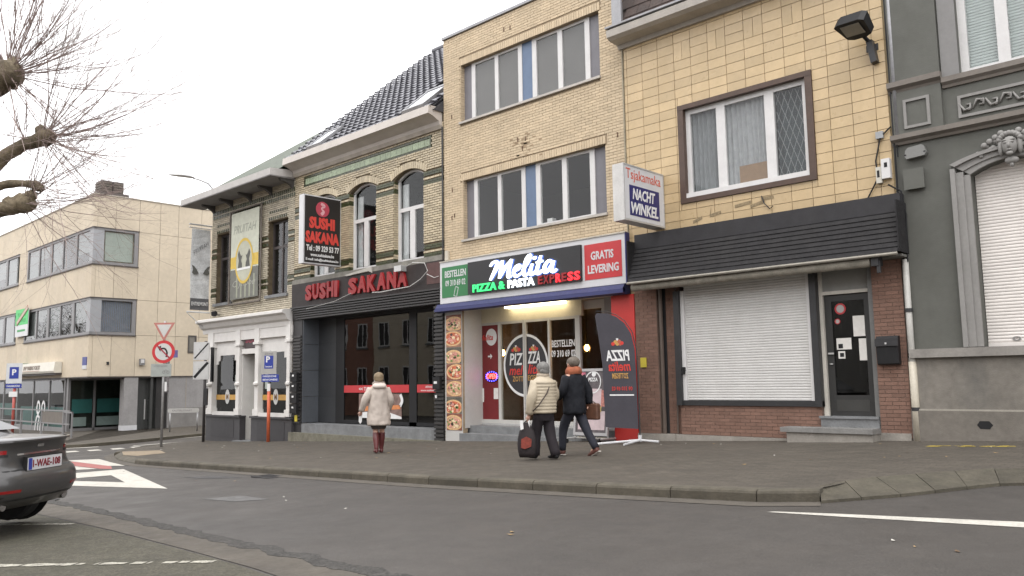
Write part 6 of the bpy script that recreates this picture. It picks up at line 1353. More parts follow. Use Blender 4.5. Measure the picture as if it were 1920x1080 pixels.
# end-of-zone plates on a dark pole by the cafe corner
x, y = -28.28, 13.72; z = gz(x, y); T2 = thing('traffic_sign', 'two pale end of zone plates with black diagonal stripes on a dark pole', 'traffic sign', (x,y,z))
pole(x, y, 3.6, .05, mat('dark_brown_pole', (.045,.04,.04), .5, .1, 8), T2); c = Vector((x,y,0))+fc*.07-fr2*.12
for k, (zz, lw) in enumerate(((3.24,.03),(2.55,.06))):
    plate(c+ZA*(z+zz), .58, .66, M_alu, T2, 'plate'); plate(c+ZA*(z+zz), .53, .61, mat('pale_plate_face', (.5,.5,.49), .5, .05, 6), T2, 'plate_face', .003, .009); mb = MB(); ribbon(mb, [(-.24,-.26),(.24,.28)], lw*1.6, c+ZA*(z+zz)+fc*.012, fr2, ZA, fc*.003); mb.build('stripe', M_black, T2); text(('30','P')[k], c+ZA*(z+zz-.08)-fr2*.1+fc*.012, fr2, ZA, .16, .2, mat('faint_grey_print', (.36,.36,.36), .5, .05, 6), T2, .0, 0, .002)
mb = MB(); mb.obox(c+fr2*.38+ZA*(z+2.75)-fc*.05, fr2*.03, fc*.1, ZA*.62); mb.build('edge_plate', M_black, T2); mb = MB(); mb.obox(c+fr2*.2+ZA*(z+1.6), fr2*.06, fc*.05, ZA*.3); mb.build('side_box', M_darkmetal, T2)
# parking zone sign on an orange pole before the cafe
x, y = -24.05, 13.85; z = gz(x, y); T3 = thing('parking_sign', 'grey zone sign with blue parking square on an orange pole before the cafe', 'parking sign', (x,y,z))
pole(x, y, 1.75, .055, M_orange, T3); pole(x, y, 1.2, .045, M_steel, T3, 'upper_pole', z+1.75); c = Vector((x,y,0))+fc*.07
plate(c+ZA*(z+2.55), .5, .74, mat('grey_zone_plate', (.36,.35,.33), .5, .06, 6), T3, 'plate'); plate(c+ZA*(z+2.57), .29, .42, M_blue_sign, T3, 'blue_square', .003, .01); text('ZONE', c+ZA*(z+2.81)-fr2*.14+fc*.007, fr2, ZA, .065, .28, M_gframe, T3, .02, 0, .002); text('P', c+ZA*(z+2.56)-fr2*.09+fc*.012, fr2, ZA, .2, .13, M_ltext, T3, .03, 0, .002); text('betalend', c+ZA*(z+2.4)-fr2*.1+fc*.012, fr2, ZA, .055, .2, M_ltext, T3, .01, 0, .002)
plate(c+ZA*(z+2.05)+fr2*.05, .56, .24, M_blue_sign, T3, 'blue_plate'); text('PARKEERZONE', c+ZA*(z+2.08)-fr2*.19+fc*.007, fr2, ZA, .06, .44, M_ltext, T3, .02, 0, .002); text('BEWONERS', c+ZA*(z+1.97)-fr2*.19+fc*.007, fr2, ZA, .06, .48, M_ltext, T3, .02, 0, .002)
mb = MB(); mb.obox(c+ZA*(z+1.75)-fc*.02, fr2*.05, fc*.004, ZA*.12); mb.build('sticker', M_ltext, T3)
# second orange pole with parking sign far off before the office
x, y = -46.5, 12.6; z = gz(x, y); T4 = thing('parking_sign', 'white sign with blue parking square on a red pole before the office', 'parking sign', (x,y,z))
pole(x, y, 2.3, .07, mat('red_pole_paint', (.45,.1,.08), .5, .1, 8), T4); c = Vector((x,y,0))+fc*.1
plate(c+ZA*(z+3.0), .8, 1.0, mat('white_zone_plate', (.55,.56,.57), .5, .06, 6), T4, 'plate'); plate(c+ZA*(z+3.02), .46, .58, M_blue_sign, T4, 'blue_square', .003, .012); text('P', c+ZA*(z+2.9)-fr2*.1+fc*.014, fr2, ZA, .3, .22, M_ltext, T4, .03, 0, .002); plate(c+ZA*(z+2.36), .8, .22, M_blue_sign, T4, 'blue_plate'); text('PARKEERZONE', c+ZA*(z+2.31)-fr2*.34+fc*.008, fr2, ZA, .09, .66, M_ltext, T4, .02, 0, .002); plate(c+ZA*(z+1.95), .42, .26, M_ltext, T4, 'white_plate')
# leaning sign pole and low street-name board in front of the side wall
x, y = -35.2, 15.2; z = gz(x, y); T5 = thing('street_sign', 'stickered pole with small blue sign beside the office side wall', 'street sign', (x,y,z))
pole(x, y, 3.6, .04, M_steel, T5); c = Vector((x,y,0)); mb = MB(); mb.obox(c+ZA*(z+3.45)+fr2*.3, fr2*.3, fc*.01, ZA*.16); mb.build('blue_plate', mat('purple_blue_plate', (.12,.1,.26), .5, .1, 6), T5); mb = MB(); mb.obox(c+ZA*(z+2.6)+fr2*.17, fr2*.08, fc*.03, ZA*.8); mb.build('stickered_board', mat('stickered_grey', (.14,.13,.13), .6, .8, 9), T5); mb = MB(); mb.obox(c+ZA*(z+2.05)+fr2*.13, fr2*.05, fc*.035, ZA*.2); mb.build('sticker', M_ltext, T5)
x, y = -36.6, 16.8; z = gz(x, y); T6 = thing('name_board', 'low rounded white street name board on two legs by the office', 'street sign', (x,y,z))
pole(x-.45, y-.43, 1.0, .035, M_steel, T6, 'leg', gz(x,y)); pole(x+.45, y+.43, 1.0, .035, M_steel, T6, 'leg', gz(x,y)); c = Vector((x,y,0))+fc*.05
mb = MB(); pts = [(-.62+.1*math.cos(a), .1*math.sin(a)) for a in [math.pi/2+math.pi*k/8 for k in range(9)]]+[(.62+.1*math.cos(a), .1*math.sin(a)) for a in [-math.pi/2+math.pi*k/8 for k in range(9)]]; mb.prism(pts, c+ZA*(z+.95), fr2, ZA, fc*.02); mb.build('board', mat('grey_white_board', (.45,.44,.42), .5, .06, 6), T6); text('KASTEELSTRAAT', c+ZA*(z+.91)-fr2*.5+fc*.021, fr2, ZA, .08, .9, M_gframe, T6, .01, 0, .002)
# steel railing before the office
RL = thing('railing', 'grey steel railing with mesh panel along the far pavement corner', 'railing', (-40.5,12.5,gz(-40.5,12.5)))
zr_ = gz(-40,12.5)
for x in (-56,-52,-48.2,-44.8,-41.8,-38.9): B('post', M_gframe, RL, (x-.045,x+.045,12.46,12.54,zr_-.05,zr_+1.12))
for zz in (.55,1.12): B('rail', M_gframe, RL, (-56,-38.2,12.475,12.525,zr_+zz,zr_+zz+.06))
B('panel', mat('brown_mesh_panel', (.16,.14,.12), .7, .1, 5), RL, (-41.7,-39.0,12.49,12.51,zr_+.61,zr_+1.1)); B('rail', M_gframe, RL, (-37.9,-37.84,12.47,12.53,zr_-.05,zr_+1.1)); B('rail', M_gframe, RL, (-38.9,-37.84,12.475,12.525,zr_+1.06,zr_+1.12))
# street lamp behind the cafe
x, y = -34.4, 17.05; z = gz(x, y); SLp = thing('street_lamp', 'grey street lamp with curved arm rising behind the cafe roof', 'street lamp', (x,y,z)); mb = MB(); mb.tube([(x,y,z),(x,y,5),(x,y,9.7),(x-.02,y-.1,10.25),(x-.1,y-.4,10.6),(x-.25,y-.8,10.75),(x-.32,y-1.0,10.78)], [.09,.075,.05,.045,.04,.035,.035], 10); mb.build('pole', M_steel, SLp, smooth=True)
mb = MB(); mb.tube([(x-.3,y-.95,10.8),(x-.36,y-1.15,10.84),(x-.48,y-1.5,10.86),(x-.6,y-1.9,10.84),(x-.64,y-2.0,10.83)], [(.04,.04),(.07,.13),(.075,.15),(.04,.09),(.01,.03)], 10); mb.build('lamp_head', M_alu, SLp, smooth=True)
# beach flag before the shop, printed side turned away so the words read backwards
x, y = -9.75, 13.45; z = gz(x, y); BF = thing('beach_flag', 'dark grey beach flag with mirrored PIZZA lettering before the red pillar', 'flag', (x,y,z))
fx = Vector((.985,.17,0)); fn = Vector((.17,-.985,0)); o = Vector((x-.36,y,z))
shape = [(-.02,.32),(.70,.30),(.69,1.2),(.67,1.9),(.60,2.2),(.46,2.42),(.28,2.56),(.08,2.64),(-.16,2.66),(-.20,2.60),(-.14,2.2),(-.06,1.6),(-.05,1.0)]
mb = MB(); mb.prism(shape, o, fx, ZA+fx*-.0, fn*.012); mb.build('cloth', mat('flag_grey', (.048,.045,.055), .8, .08, 3), BF)
mb = MB(); P3 = lambda u, w: o+fx*u+ZA*w-fn*.01
mb.tube([P3(.72,.08),P3(.72,1.4),P3(.70,1.9),P3(.62,2.24),P3(.47,2.46),P3(.28,2.6),P3(.06,2.68),P3(-.18,2.7)], [.016,.014,.012,.011,.01,.009,.008,.007], 6); mb.build('mast', M_darkmetal, BF)
mb = MB()
ctr = P3(.72,.08)
for dx, dy in ((.45,.05),(-.75,-.55),(-.55,.35),(.1,-.75)): mb.tube([ctr, (ctr.x+dx*.9, ctr.y+dy*.9, gz(ctr.x+dx*.9, ctr.y+dy*.9)+.03)], .022, 6)
mb.tube([ctr-ZA*.03, ctr+ZA*.1], .035, 8); mb.build('cross_base', M_white_sign, BF)
mxv = -fx      # mirrored: words run right to left
def mtext(s, u, w, h, wd, m, b=.02, sh=0.):
    t = text(s, o+fx*(u+wd)+ZA*w+fn*.014, mxv, ZA, h, wd, m, BF, b, sh, -.003); return t
mtext('PIZZA', .04, 1.66, .22, .52, M_ltext, .03, .15); mtext('melita', .08, 1.45, .2, .5, M_sticker_r, .02, .25); mtext('ZOTTEGEM', .16, 1.3, .11, .36, M_sticker_y, .02); mtext('09 310 69 02', .14, 1.06, .08, .46, M_sticker_r, .01)
mb = MB(); mb.obox(o+fx*.36+ZA*.97+fn*.015, fx*.27, fn*.001, ZA*.014); mb.build('thin_line', M_ltext, BF); toppings(o+fx*.3+ZA*2.0+fn*.014, fx, ZA, fn, .32, BF)
# menu board on a wheeled frame
x0_, x1_, y = -11.35, -10.52, 13.98; z = gz(-11,y); AB = thing('menu_board', 'menu board with PIZZA oval in a grey wheeled frame beside the flag', 'menu board', (-10.95,y,z))
lean = Vector((0,.12,1.0)).normalized(); o = Vector((x0_,y-.05,z+.16)); mb = MB()
for u0, u1, w0, w1 in ((-.05,0,-.02,1.42),(.83,.88,-.02,1.42),(0,.83,-.02,.04),(0,.83,1.36,1.42)): mb.prism([(u0,w0),(u1,w0),(u1,w1),(u0,w1)], o, XA, lean, (0,.045,0))
mb.build('frame', mat('board_frame_grey', (.36,.35,.35), .45, .06, 5), AB)
def bp(name, u0, u1, w0, w1, m, d=0.): mb = MB(); mb.prism([(u0,w0),(u1,w0),(u1,w1),(u0,w1)], o+Vector((0,.02-d,0)), XA, lean, (0,.012,0)); return mb.build(name, m, AB)
bp('poster', 0,.83,.04,1.36, mat('menu_ground', (.1,.085,.09), .6, .4, 8)); M_pinkish = mat('menu_sheet', (.5,.4,.41), .7, .12, 9); bp('menu_sheet', .2,.66,.62,.98, M_pinkish, .004); bp('menu_sheet', .06,.78,.1,.5, M_pinkish, .004); bp('label_strip', .25,.8,.5,.58, mat('dark_strip', (.06,.05,.05), .6, .1, 9), .006); bp('gold_label', .45,.68,.48,.6, mat('gold_label', (.42,.33,.12), .5, .15, 9), .009); bp('flower_print', .66,.82,.6,.95, mat('rose_print', (.4,.16,.13), .6, .4, 20), .004); bp('flower_print', .02,.2,1.15,1.34, mat('pink_print', (.45,.12,.17), .6, .4, 20), .004)
mb = MB(); ring(mb, o+XA*.42+lean*1.12+Vector((0,.012,0)), XA, lean, (0,-.003,0), .2, .225, 24, 1.1); mb.build('oval_ring', M_ltext, AB); text('PIZZA', o+XA*.3+lean*1.14+Vector((0,.012,0)), XA, lean, .08, .25, M_ltext, AB, .03, 0, .003)
mb = MB(); mb.prism(disc(10,.06,.06,.44,1.3), o+Vector((0,.01,0)), XA, lean, (0,-.002,0)); mb.build('white_flower', M_ltext, AB)
mb = MB(); mb.tube([(x0_-.02,y-.3,z+.08),(x0_-.02,y+.35,z+.08)], .02, 6); mb.tube([(x1_+.03,y-.3,z+.08),(x1_+.03,y+.35,z+.08)], .02, 6); mb.tube([(x0_-.02,y,z+.08),(x1_+.03,y,z+.08)], .02, 6); mb.tube([(x0_-.02,y,z+.08),(x0_-.02,y-.03,z+.2)], .02, 6); mb.tube([(x1_+.03,y,z+.08),(x1_+.03,y-.03,z+.2)], .02, 6); mb.build('undercarriage', M_alu, AB)
for xx in (x0_-.02, x1_+.03):
    for yy in (y-.3, y+.35):
        zz = gz(xx,yy); mb = MB(); mb.tube([(xx-.015,yy,zz+.045),(xx+.015,yy,zz+.045)], .045, 12); mb.build('wheel', M_black, AB)
# ================================================================== CAR (grey saloon nosed into a bay, tail to the street)
hd = Vector((-.794,-.607,0)).normalized(); lf = Vector((-hd.y,hd.x,0)); P0 = Vector((-9.83,3.04,0)); P0.z = gz(P0.x,P0.y)-.12
CAR = thing('parked_car', 'dark grey saloon car parked in the bay with its tail to the street', 'car', P0)
C_ = lambda x, y, z: P0+hd*x+lf*y+ZA*z
M_carp = mat('dark_grey_car_paint', (.085,.083,.082), .38, .04, 2, metal=.5, coat=.5); M_cblack = mat('car_black_trim', (.015,.015,.015), .5, .1, 9); M_chrome = mat('chrome', (.6,.6,.6), .15, .02, 9, metal=1.); M_tail = mat('tail_lamp_red', (.3,.008,.01), .15, .1, 9, coat=1.); M_tyre = mat('tyre_rubber', (.018,.018,.018), .85, .2, 20); M_cglass = mat('car_glass', (.012,.014,.015), .04, 0, spec=.8)
prof = [(.42,.27,.80),(.16,.30,.86),(.05,.40,.93),(.0,.50,.955),(.005,.60,.955),(.03,.66,.945),(.085,.70,.93),(.115,.76,.91),(.13,.88,.87),(.115,.95,.83),(.075,.992,.78),(.09,1.008,.77),(.3,1.02,.79),(.72,1.06,.80),(.78,1.08,.78),(1.2,1.25,.68),(1.7,1.39,.60),(2.2,1.45,.58),(2.9,1.43,.58),(3.5,1.24,.66),(3.95,1.05,.8),(4.3,.98,.84),(4.75,.86,.84),(4.93,.72,.84),(5.0,.55,.86),(4.97,.35,.84),(4.7,.24,.8)]
LV = [(.27,.42,4.6,.80),(.30,.16,4.8,.86),(.40,.05,4.95,.93),(.50,.0,5.,.955),(.60,.005,5.,.955),(.66,.03,4.99,.945),(.70,.085,4.97,.93),(.76,.115,4.95,.915),(.88,.13,4.85,.885),(.95,.115,4.7,.85),(.985,.08,4.6,.825),(1.0,.08,4.5,.815)]
def lev(z):
    for a, b in zip(LV[:-1], LV[1:]):
        if a[0] <= z <= b[0]: t = (z-a[0])/(b[0]-a[0]); return [a[i]+(b[i]-a[i])*t for i in (1,2,3)]
    return LV[-1][1:]
PEX = 4.2
def rearx(y, z):
    x0, x1, w = lev(z); a = (x1-x0)/2; v = min(.9995, abs(y)/w); return x0+a*(1-(1-v**PEX)**(1/PEX))
def outline(x0, x1, w, n=56):
    out = []; a = (x1-x0)/2
    for k in range(n):
        t = 2*math.pi*k/n; c, s = math.cos(t), math.sin(t); out.append(((x0+x1)/2-a*math.copysign(abs(c)**(2/PEX), c), w*math.copysign(abs(s)**(2/PEX), s)))
    return out
mb = MB(); V = []; n = 56
for z, x0, x1, w in LV+[(1.018,.14,4.35,.79),(1.03,.45,4.1,.66),(1.035,1.,3.6,.4)]: V += [C_(x, y, z-(.0 if z < .99 else .02*(y/.8)**2)) for x, y in outline(x0, x1, w)]
nl = len(V)//n; mb.mesh(V, [(i*n+k, i*n+(k+1) % n, (i+1)*n+(k+1) % n, (i+1)*n+k) for i in range(nl-1) for k in range(n)]+[tuple(range(n))[::-1], tuple(range((nl-1)*n, nl*n))])
body = mb.build('body', M_carp, CAR, smooth=True)
mb = MB(); V = []
for z, x0, x1, w in [(1.0,.74,4.05,.80),(1.1,.86,3.85,.76),(1.25,1.2,3.5,.69),(1.38,1.62,3.05,.62),(1.44,1.95,2.75,.55),(1.455,2.2,2.5,.3)]: V += [C_(x, y, z) for x, y in outline(x0, x1, w)]
mb.mesh(V, [(i*n+k, i*n+(k+1) % n, (i+1)*n+(k+1) % n, (i+1)*n+k) for i in range(5) for k in range(n)]+[tuple(range(5*n, 6*n))]); mb.build('cabin', M_carp, CAR, smooth=True)
def strip(name, y0, y1, z0, z1, m, out=.008, k=10, parent=None):
    mb = MB()
    for j in range(k):
        ya, yb = y0+(y1-y0)*j/k, y0+(y1-y0)*(j+1)/k; P = []
        for (y, z) in ((ya,z0),(yb,z0),(yb,z1),(ya,z1)):
            P.append(C_(rearx(y, z)-out, y, z))
        mb.mesh(P+[p+hd*.03 for p in P], [(0,1,2,3),(0,4,5,1),(3,2,6,7),(0,3,7,4),(1,5,6,2)])
    return mb.build(name, m, parent or CAR)
for s in (-1, 1):
    strip('tail_lamp', s*.46, s*.84, .865, .905, M_tail); strip('tail_lamp_trim', s*.44, s*.86, .835, .862, M_cblack, .004); strip('reflector', s*.4, s*.78, .475, .505, M_tail, .006)
    strip('bumper_vent', s*.55, s*.84, .36, .44, M_cblack, .004)
    mb = MB(); mb.tube([C_(rearx(.5,.34)-.02,s*.48,.335),C_(.5,s*.48,.335)], .042, 12); mb.tube([C_(rearx(.6,.34)-.02,s*.59,.335),C_(.5,s*.59,.335)], .042, 12); mb.build('exhaust', M_chrome, CAR)
strip('diffuser', -.78, .78, .29, .40, M_cblack, .006, 16); strip('boot_crease', -.8, .8, .690, .700, M_cblack, .002, 16); strip('boot_trim', -.34, .34, .845, .862, M_chrome, .012, 8); [strip('boot_seam', s*.700, s*.708, .71, .97, M_cblack, .002, 1) for s in (-1, 1)]; strip('badge', -.05, .05, .915, .945, M_chrome, .006, 3); strip('lip_spoiler', -.72, .72, .985, 1.004, M_carp, .03, 16)
mb = MB(); mb.obox(C_(.07,0,.748), hd*.02, lf*.27, ZA*.065); np_ = mb.build('number_plate', M_white_sign, CAR); mb = MB(); mb.obox(C_(.078,0,.748), hd*.02, lf*.285, ZA*.078); mb.build('plate_frame', M_cblack, CAR); mb = MB(); mb.obox(C_(.05,.238,.748), hd*.003, lf*.026, ZA*.06); mb.build('blue_band', M_blue_sign, np_)
text('1-WAE-108', C_(.05,.2,.708), -lf, ZA, .08, .44, mat('plate_red', (.2,.02,.03), .5, .05, 9), np_, .015, 0, .006)
mb = MB(); mb.face([C_(.82,-.6,1.08),C_(.82,.6,1.08),C_(1.6,.5,1.385),C_(1.6,-.5,1.385)]); mb.face([C_(.82,-.6,1.075),C_(1.6,-.5,1.38),C_(1.6,-.5,1.385),C_(.82,-.6,1.08)]); mb.build('rear_window', M_cglass, CAR)
for s in (-1, 1):
    mb = MB(); P = [C_(1.2,s*.74,1.0),C_(1.5,s*.68,1.22),C_(2.2,s*.62,1.38),C_(2.9,s*.62,1.37),C_(3.5,s*.72,1.16),C_(3.75,s*.8,1.0)]; mb.face(P); mb.build('side_window', M_cglass, CAR)
    mb = MB(); mb.obox(C_(3.3,s*1.0,1.02), hd*.06, lf*.1, ZA*.06); mb.build('mirror', M_carp, CAR)
    for xw in (1.02, 4.02):
        c = C_(xw, s*.80, .335); mb = MB(); L_ = lf*s
        V = []; N = 24; pf = [(.2,-.11),(.31,-.11),(.335,-.07),(.335,.07),(.31,.11),(.22,.115)]
        for r, d in pf: V += [c+L_*d+hd*r*math.cos(6.2832*k/N)+ZA*r*math.sin(6.2832*k/N) for k in range(N)]
        mb.mesh(V, [(i*N+k, i*N+(k+1) % N, (i+1)*N+(k+1) % N, (i+1)*N+k) for i in range(len(pf)-1) for k in range(N)]+[tuple(range(N))]); wh = mb.build('wheel', M_tyre, CAR, smooth=False)
        mb = MB(); mb.prism(disc(20,.2,.2), c+L_*.06, hd, ZA, L_*.02)
        for k in range(7): a = k*.8976; mb.obox(c+L_*.09+(hd*math.cos(a)+ZA*math.sin(a))*.12, (hd*math.cos(a)+ZA*math.sin(a))*.1, (hd*-math.sin(a)+ZA*math.cos(a))*.025, L_*.02)
        mb.build('rim', M_darkmetal, wh)
        mb = MB(); mb.prism(disc(24,.385,.385), C_(xw, s*.935, .36), hd, ZA, L_*.012); mb.build('wheel_arch', M_cblack, CAR)

# ================================================================== POLLARDED TREE, trunk just out of view
tb = Vector((-8.9,-.1,gz(-8.9,-.1)-.13)); TR = thing('plane_tree', 'bare pollarded plane tree with knuckled limbs reaching in over the parked car', 'tree', tb)
M_bark = mat('mottled_bark', (.155,.125,.082), .9, .45, 5, 1., 22, stain=.35, dirt=(.05,.04,.028)); M_twig = mat('twig', (.26,.2,.18), .8, .2, 8)
def limb(path, rad, name='limb'):
    P = [Vector(p) for p in path]; Q = []; Rr = []
    for i in range(len(P)-1):
        for k in range(6):
            t = k/6; a, b, c, d = P[max(i-1,0)], P[i], P[i+1], P[min(i+2,len(P)-1)]
            Q.append(.5*((2*b)+(c-a)*t+(2*a-5*b+4*c-d)*t*t+(3*b-a-3*c+d)*t**3)); Rr.append(rad[i]+(rad[i+1]-rad[i])*t)
    Q.append(P[-1]); Rr.append(rad[-1]); mb = MB(); N = 14; V = []; prev = Vector((0,0,1))
    for i, p in enumerate(Q):
        t = (Q[min(i+1,len(Q)-1)]-Q[max(i-1,0)]).normalized(); u = prev-t*prev.dot(t)
        if u.length < .05: u = t.orthogonal()
        u.normalize(); prev = u; w = t.cross(u)
        for k in range(N):
            a = 6.2832*k/N; q = p+(u*math.cos(a)+w*math.sin(a))*Rr[i]; f = 1+.22*noise.noise(q*9)+.12*noise.noise(q*23); V.append(p+(u*math.cos(a)+w*math.sin(a))*Rr[i]*f)
    mb.mesh(V, [(i*N+k, i*N+(k+1) % N, (i+1)*N+(k+1) % N, (i+1)*N+k) for i in range(len(Q)-1) for k in range(N)]+[tuple(range((len(Q)-1)*N, len(Q)*N))])
    return mb.build(name, M_bark, TR, smooth=True)
fk = tb+Vector((.1,.1,2.4))
limb([tb, tb+Vector((0,0,1.2)), fk], [.26,.2,.22], 'trunk')
kA = (-7.78,1.93,4.25); kB = (-7.59,2.19,3.7); kC = (-7.68,2.17,3.28); kD = (-7.76,2.1,3.13); kE = (-9.6,-1.2,4.2)
limb([fk, (-8.5,.7,3.3), (-8.12,1.62,3.88), (-7.95,1.8,4.08), kA, (-7.74,1.96,4.32)], [.17,.14,.095,.085,.105,.075]); limb([fk, (-8.4,.9,2.8), (-8.1,1.75,3.12), (-7.93,1.9,3.46), (-7.75,2.05,3.63), kB, (-7.56,2.22,3.76)], [.15,.12,.07,.06,.05,.07,.045]); limb([(-8.06,1.82,3.22), (-7.9,1.97,3.3), (-7.76,2.1,3.31), kC, (-7.64,2.2,3.25)], [.05,.035,.03,.042,.025]); limb([fk, (-8.4,.9,2.4), (-8.08,1.8,2.85), (-7.94,1.93,3.06), kD, (-7.71,2.16,3.16)], [.13,.1,.065,.06,.075,.055]); limb([fk, (-9.2,-.6,3.3), kE], [.15,.11,.12])
def knuckle(c, r, seed):
    mb = MB(); N = 14; V = []; c = Vector(c); R = 9
    for i in range(R+1):
        ph = math.pi*i/R
        for k in range(N):
            th = 6.2832*k/N; d = Vector((math.sin(ph)*math.cos(th), math.sin(ph)*math.sin(th), math.cos(ph))); f = 1+.35*noise.noise(d*2.6+Vector((seed,0,0)))+.22*noise.noise(d*6+Vector((0,seed,0))); V.append(c+d*r*f)
    mb.mesh(V, [(i*N+k, i*N+(k+1) % N, (i+1)*N+(k+1) % N, (i+1)*N+k) for i in range(R) for k in range(N)]); mb.build('knuckle', M_bark, TR, smooth=True)
for c, r, s_ in ((kA,.125,1),((-7.86,1.86,4.2),.1,2),(kB,.075,3),((-7.62,2.16,3.76),.05,4),(kC,.045,5),(kD,.085,6),((-7.84,2.03,3.12),.075,7),((-7.72,2.14,3.2),.05,8)): knuckle(c, r, s_)
rt = random.Random(11)
view_out = Vector((.70,.66,0)).normalized()
tw_ = MB()
def shoot(p, d, L, r, depth):
    d = d.normalized(); pts = [p]; seg = 7 if depth == 0 else 4; up_ = Vector((0,0,1)); bend = rt.uniform(.2,.75); side = Vector((rt.uniform(-1,1),rt.uniform(-1,1),rt.uniform(-.6,.6)))*.34
    for k in range(seg): d = (d+up_*bend/seg+side/seg+Vector((rt.uniform(-1,1),rt.uniform(-1,1),rt.uniform(-1,1)))*.13).normalized(); pts.append(pts[-1]+d*L/seg)
    tw_.tube(pts, [r*(1-.75*k/seg) for k in range(seg+1)], 4 if depth == 0 else 3, 0, False)
    if depth < 2:
        for _ in range(rt.randint(6,10) if depth == 0 else rt.randint(1,3)):
            k = rt.randint(1, seg-1); dd = (pts[k+1]-pts[k]).normalized(); shoot(pts[k], dd+Vector((rt.uniform(-1,1),rt.uniform(-1,1),rt.uniform(-.5,1)))*.75, L*rt.uniform(.28,.55), r*(1-.8*k/seg)*.6, depth+1)
for kp, n_, Lm, rr in ((kA,58,1.95,.0062),(kB,38,2.0,.0056),(kC,22,1.5,.004),(kD,22,1.5,.0044),(kE,20,1.4,.006)):
    for _ in range(n_):
        a = rt.uniform(-1.15, 1.25); d = view_out*math.cos(a)+ZA*math.sin(a)+Vector((-.69,.72,0))*rt.uniform(-.7,.7)
        if kp is kE: d = Vector((rt.uniform(-1,1),rt.uniform(-1,1),rt.uniform(.1,1)))
        if kp is kA and rt.random() < .35: d = ZA+view_out*rt.uniform(-.9,.6)
        shoot(Vector(kp)+Vector((rt.uniform(-1,1),rt.uniform(-1,1),rt.uniform(-1,1)))*.04, d, Lm*rt.uniform(.45,1.05), rr*rt.uniform(.5,1.0), 0)
for _ in range(26):
    p = Vector((-8.3,1.5,3.2)).lerp(Vector(kB), rt.random()); shoot(p, ZA*rt.uniform(-.3,1)+view_out*rt.uniform(-.5,.8)+Vector((-.69,.72,0))*rt.uniform(-.5,.5), rt.uniform(.4,.9), .0045, 0)
tw_.build('twigs', M_twig, TR, kind='stuff')

# ================================================================== PEOPLE
def person(label, loc, yaw_, h, P, body_mat=M_skin):
    """joints in body units (x right, y forward, z up), times height h; returns the thing and a point mapper"""
    T = thing('person', label, 'person', loc)
    cy, sy = math.cos(yaw_), math.sin(yaw_); base = Vector(loc)
    W = lambda p: base+Vector(((p[0]*cy-p[1]*sy)*h, (p[0]*sy+p[1]*cy)*h, p[2]*h))
    vs, es, rs = [], [], []
    def add(p, r, par=None):
        vs.append(W(p)); rs.append(r*h)
        if par is not None: es.append((par, len(vs)-1))
        return len(vs)-1
    pel = add((0,0,.53), .07); ab = add((0,.0,.62), .068, pel); ch = add((0,0,.72), .078, ab); nb = add((0,-.005,.82), .045, ch); nk = add((0,.005,.855), .03, nb); h0 = add((0,.015,.895), .045, nk); h1 = add((0,.018,.94), .056, h0); add((0,.012,.985), .036, h1)
    nose = add((0,.078,.925), .008, h1)
    for s in (-1, 1): add((s*.062,.01,.93), .009, h1)
    for s, key in ((-1,'L'),(1,'R')):
        sh = add((s*.10,0,.805), .04, ch); e = add(P['elbow'+key], .028, sh); w = add(P['wrist'+key], .018, e); hnd = Vector(P['wrist'+key])+(Vector(P['wrist'+key])-Vector(P['elbow'+key])).normalized()*.045
        pm = add(tuple(hnd), .02, w); dr = (Vector(P['wrist'+key])-Vector(P['elbow'+key])).normalized(); sd = dr.cross(Vector((0,1,0.3))).normalized()
        for q, (off, ln) in enumerate(((-.016,.042),(-.005,.05),(.006,.048),(.016,.038))):
            f1 = add(tuple(hnd+sd*off+dr*ln*.55), .0055, pm); add(tuple(hnd+sd*off+dr*ln*.9+Vector((0,.012,0))), .0045, f1)
        t1 = add(tuple(hnd-dr*.012-sd*.026), .0065, pm); add(tuple(hnd+dr*.012-sd*.034), .005, t1)
        hp = add((s*.05,0,.5), .062, pel); k = add(P['knee'+key], .038, hp); a = add(P['ankle'+key], .024, k); add(tuple(Vector(P['ankle'+key])+Vector(P.get('toe'+key,(0,.08,-.02)))), .02, a)
    me = bpy.data.meshes.new('body'); me.from_pydata([tuple(v) for v in vs], es, []); ob = link('body', me, T); me.materials.append(body_mat)
    m = ob.modifiers.new('skin', 'SKIN'); m.use_smooth_shade = True
    for sv, r in zip(me.skin_vertices[0].data, rs): sv.radius = (r, r)
    me.skin_vertices[0].data[0].use_root = True
    ob.modifiers.new('smooth', 'SUBSURF').render_levels = 1; ob.modifiers['smooth'].levels = 1
    return T, W
def loft(T, W, name, rings, m, n=22, fold=.0, seed=0, top=True, bot=False):
    """garment: horizontal rings (z, rx, ry, cx, cy), with cloth folds"""
    n = max(n, 40); R2 = []
    for a, b in zip(rings[:-1], rings[1:]):
        k = max(1, int(abs(b[0]-a[0])/.014))
        R2 += [tuple(a[i]+(b[i]-a[i])*j/k for i in range(5)) for j in range(k)]
    R2.append(rings[-1]); mb = MB(); V = []
    for i, (z, rx, ry, cx, cy) in enumerate(R2):
        for k in range(n):
            a = 6.2832*k/n; q = Vector((math.cos(a), math.sin(a), 0))
            f = 1+fold*(noise.noise(Vector((q.x*1.8, q.y*1.8, z*7+seed)))*.8+noise.noise(Vector((q.x*4.5+z*6, q.y*4.5, z*16+seed)))*.7+abs(noise.noise(Vector((q.x*7, q.y*7+z*9, z*30+seed))))*-.5)
            V.append(W((cx+rx*f*math.cos(a), cy+ry*f*math.sin(a), z+fold*.1*noise.noise(Vector((q.x*2, q.y*2, seed))))))
    N = len(R2); F = [(i*n+k, i*n+(k+1) % n, (i+1)*n+(k+1) % n, (i+1)*n+k) for i in range(N-1) for k in range(n)]
    if top: F.append(tuple(range((N-1)*n, N*n)))
    if bot: F.append(tuple(range(n))[::-1])
    mb.mesh(V, F); return mb.build(name, m, T, smooth=True)
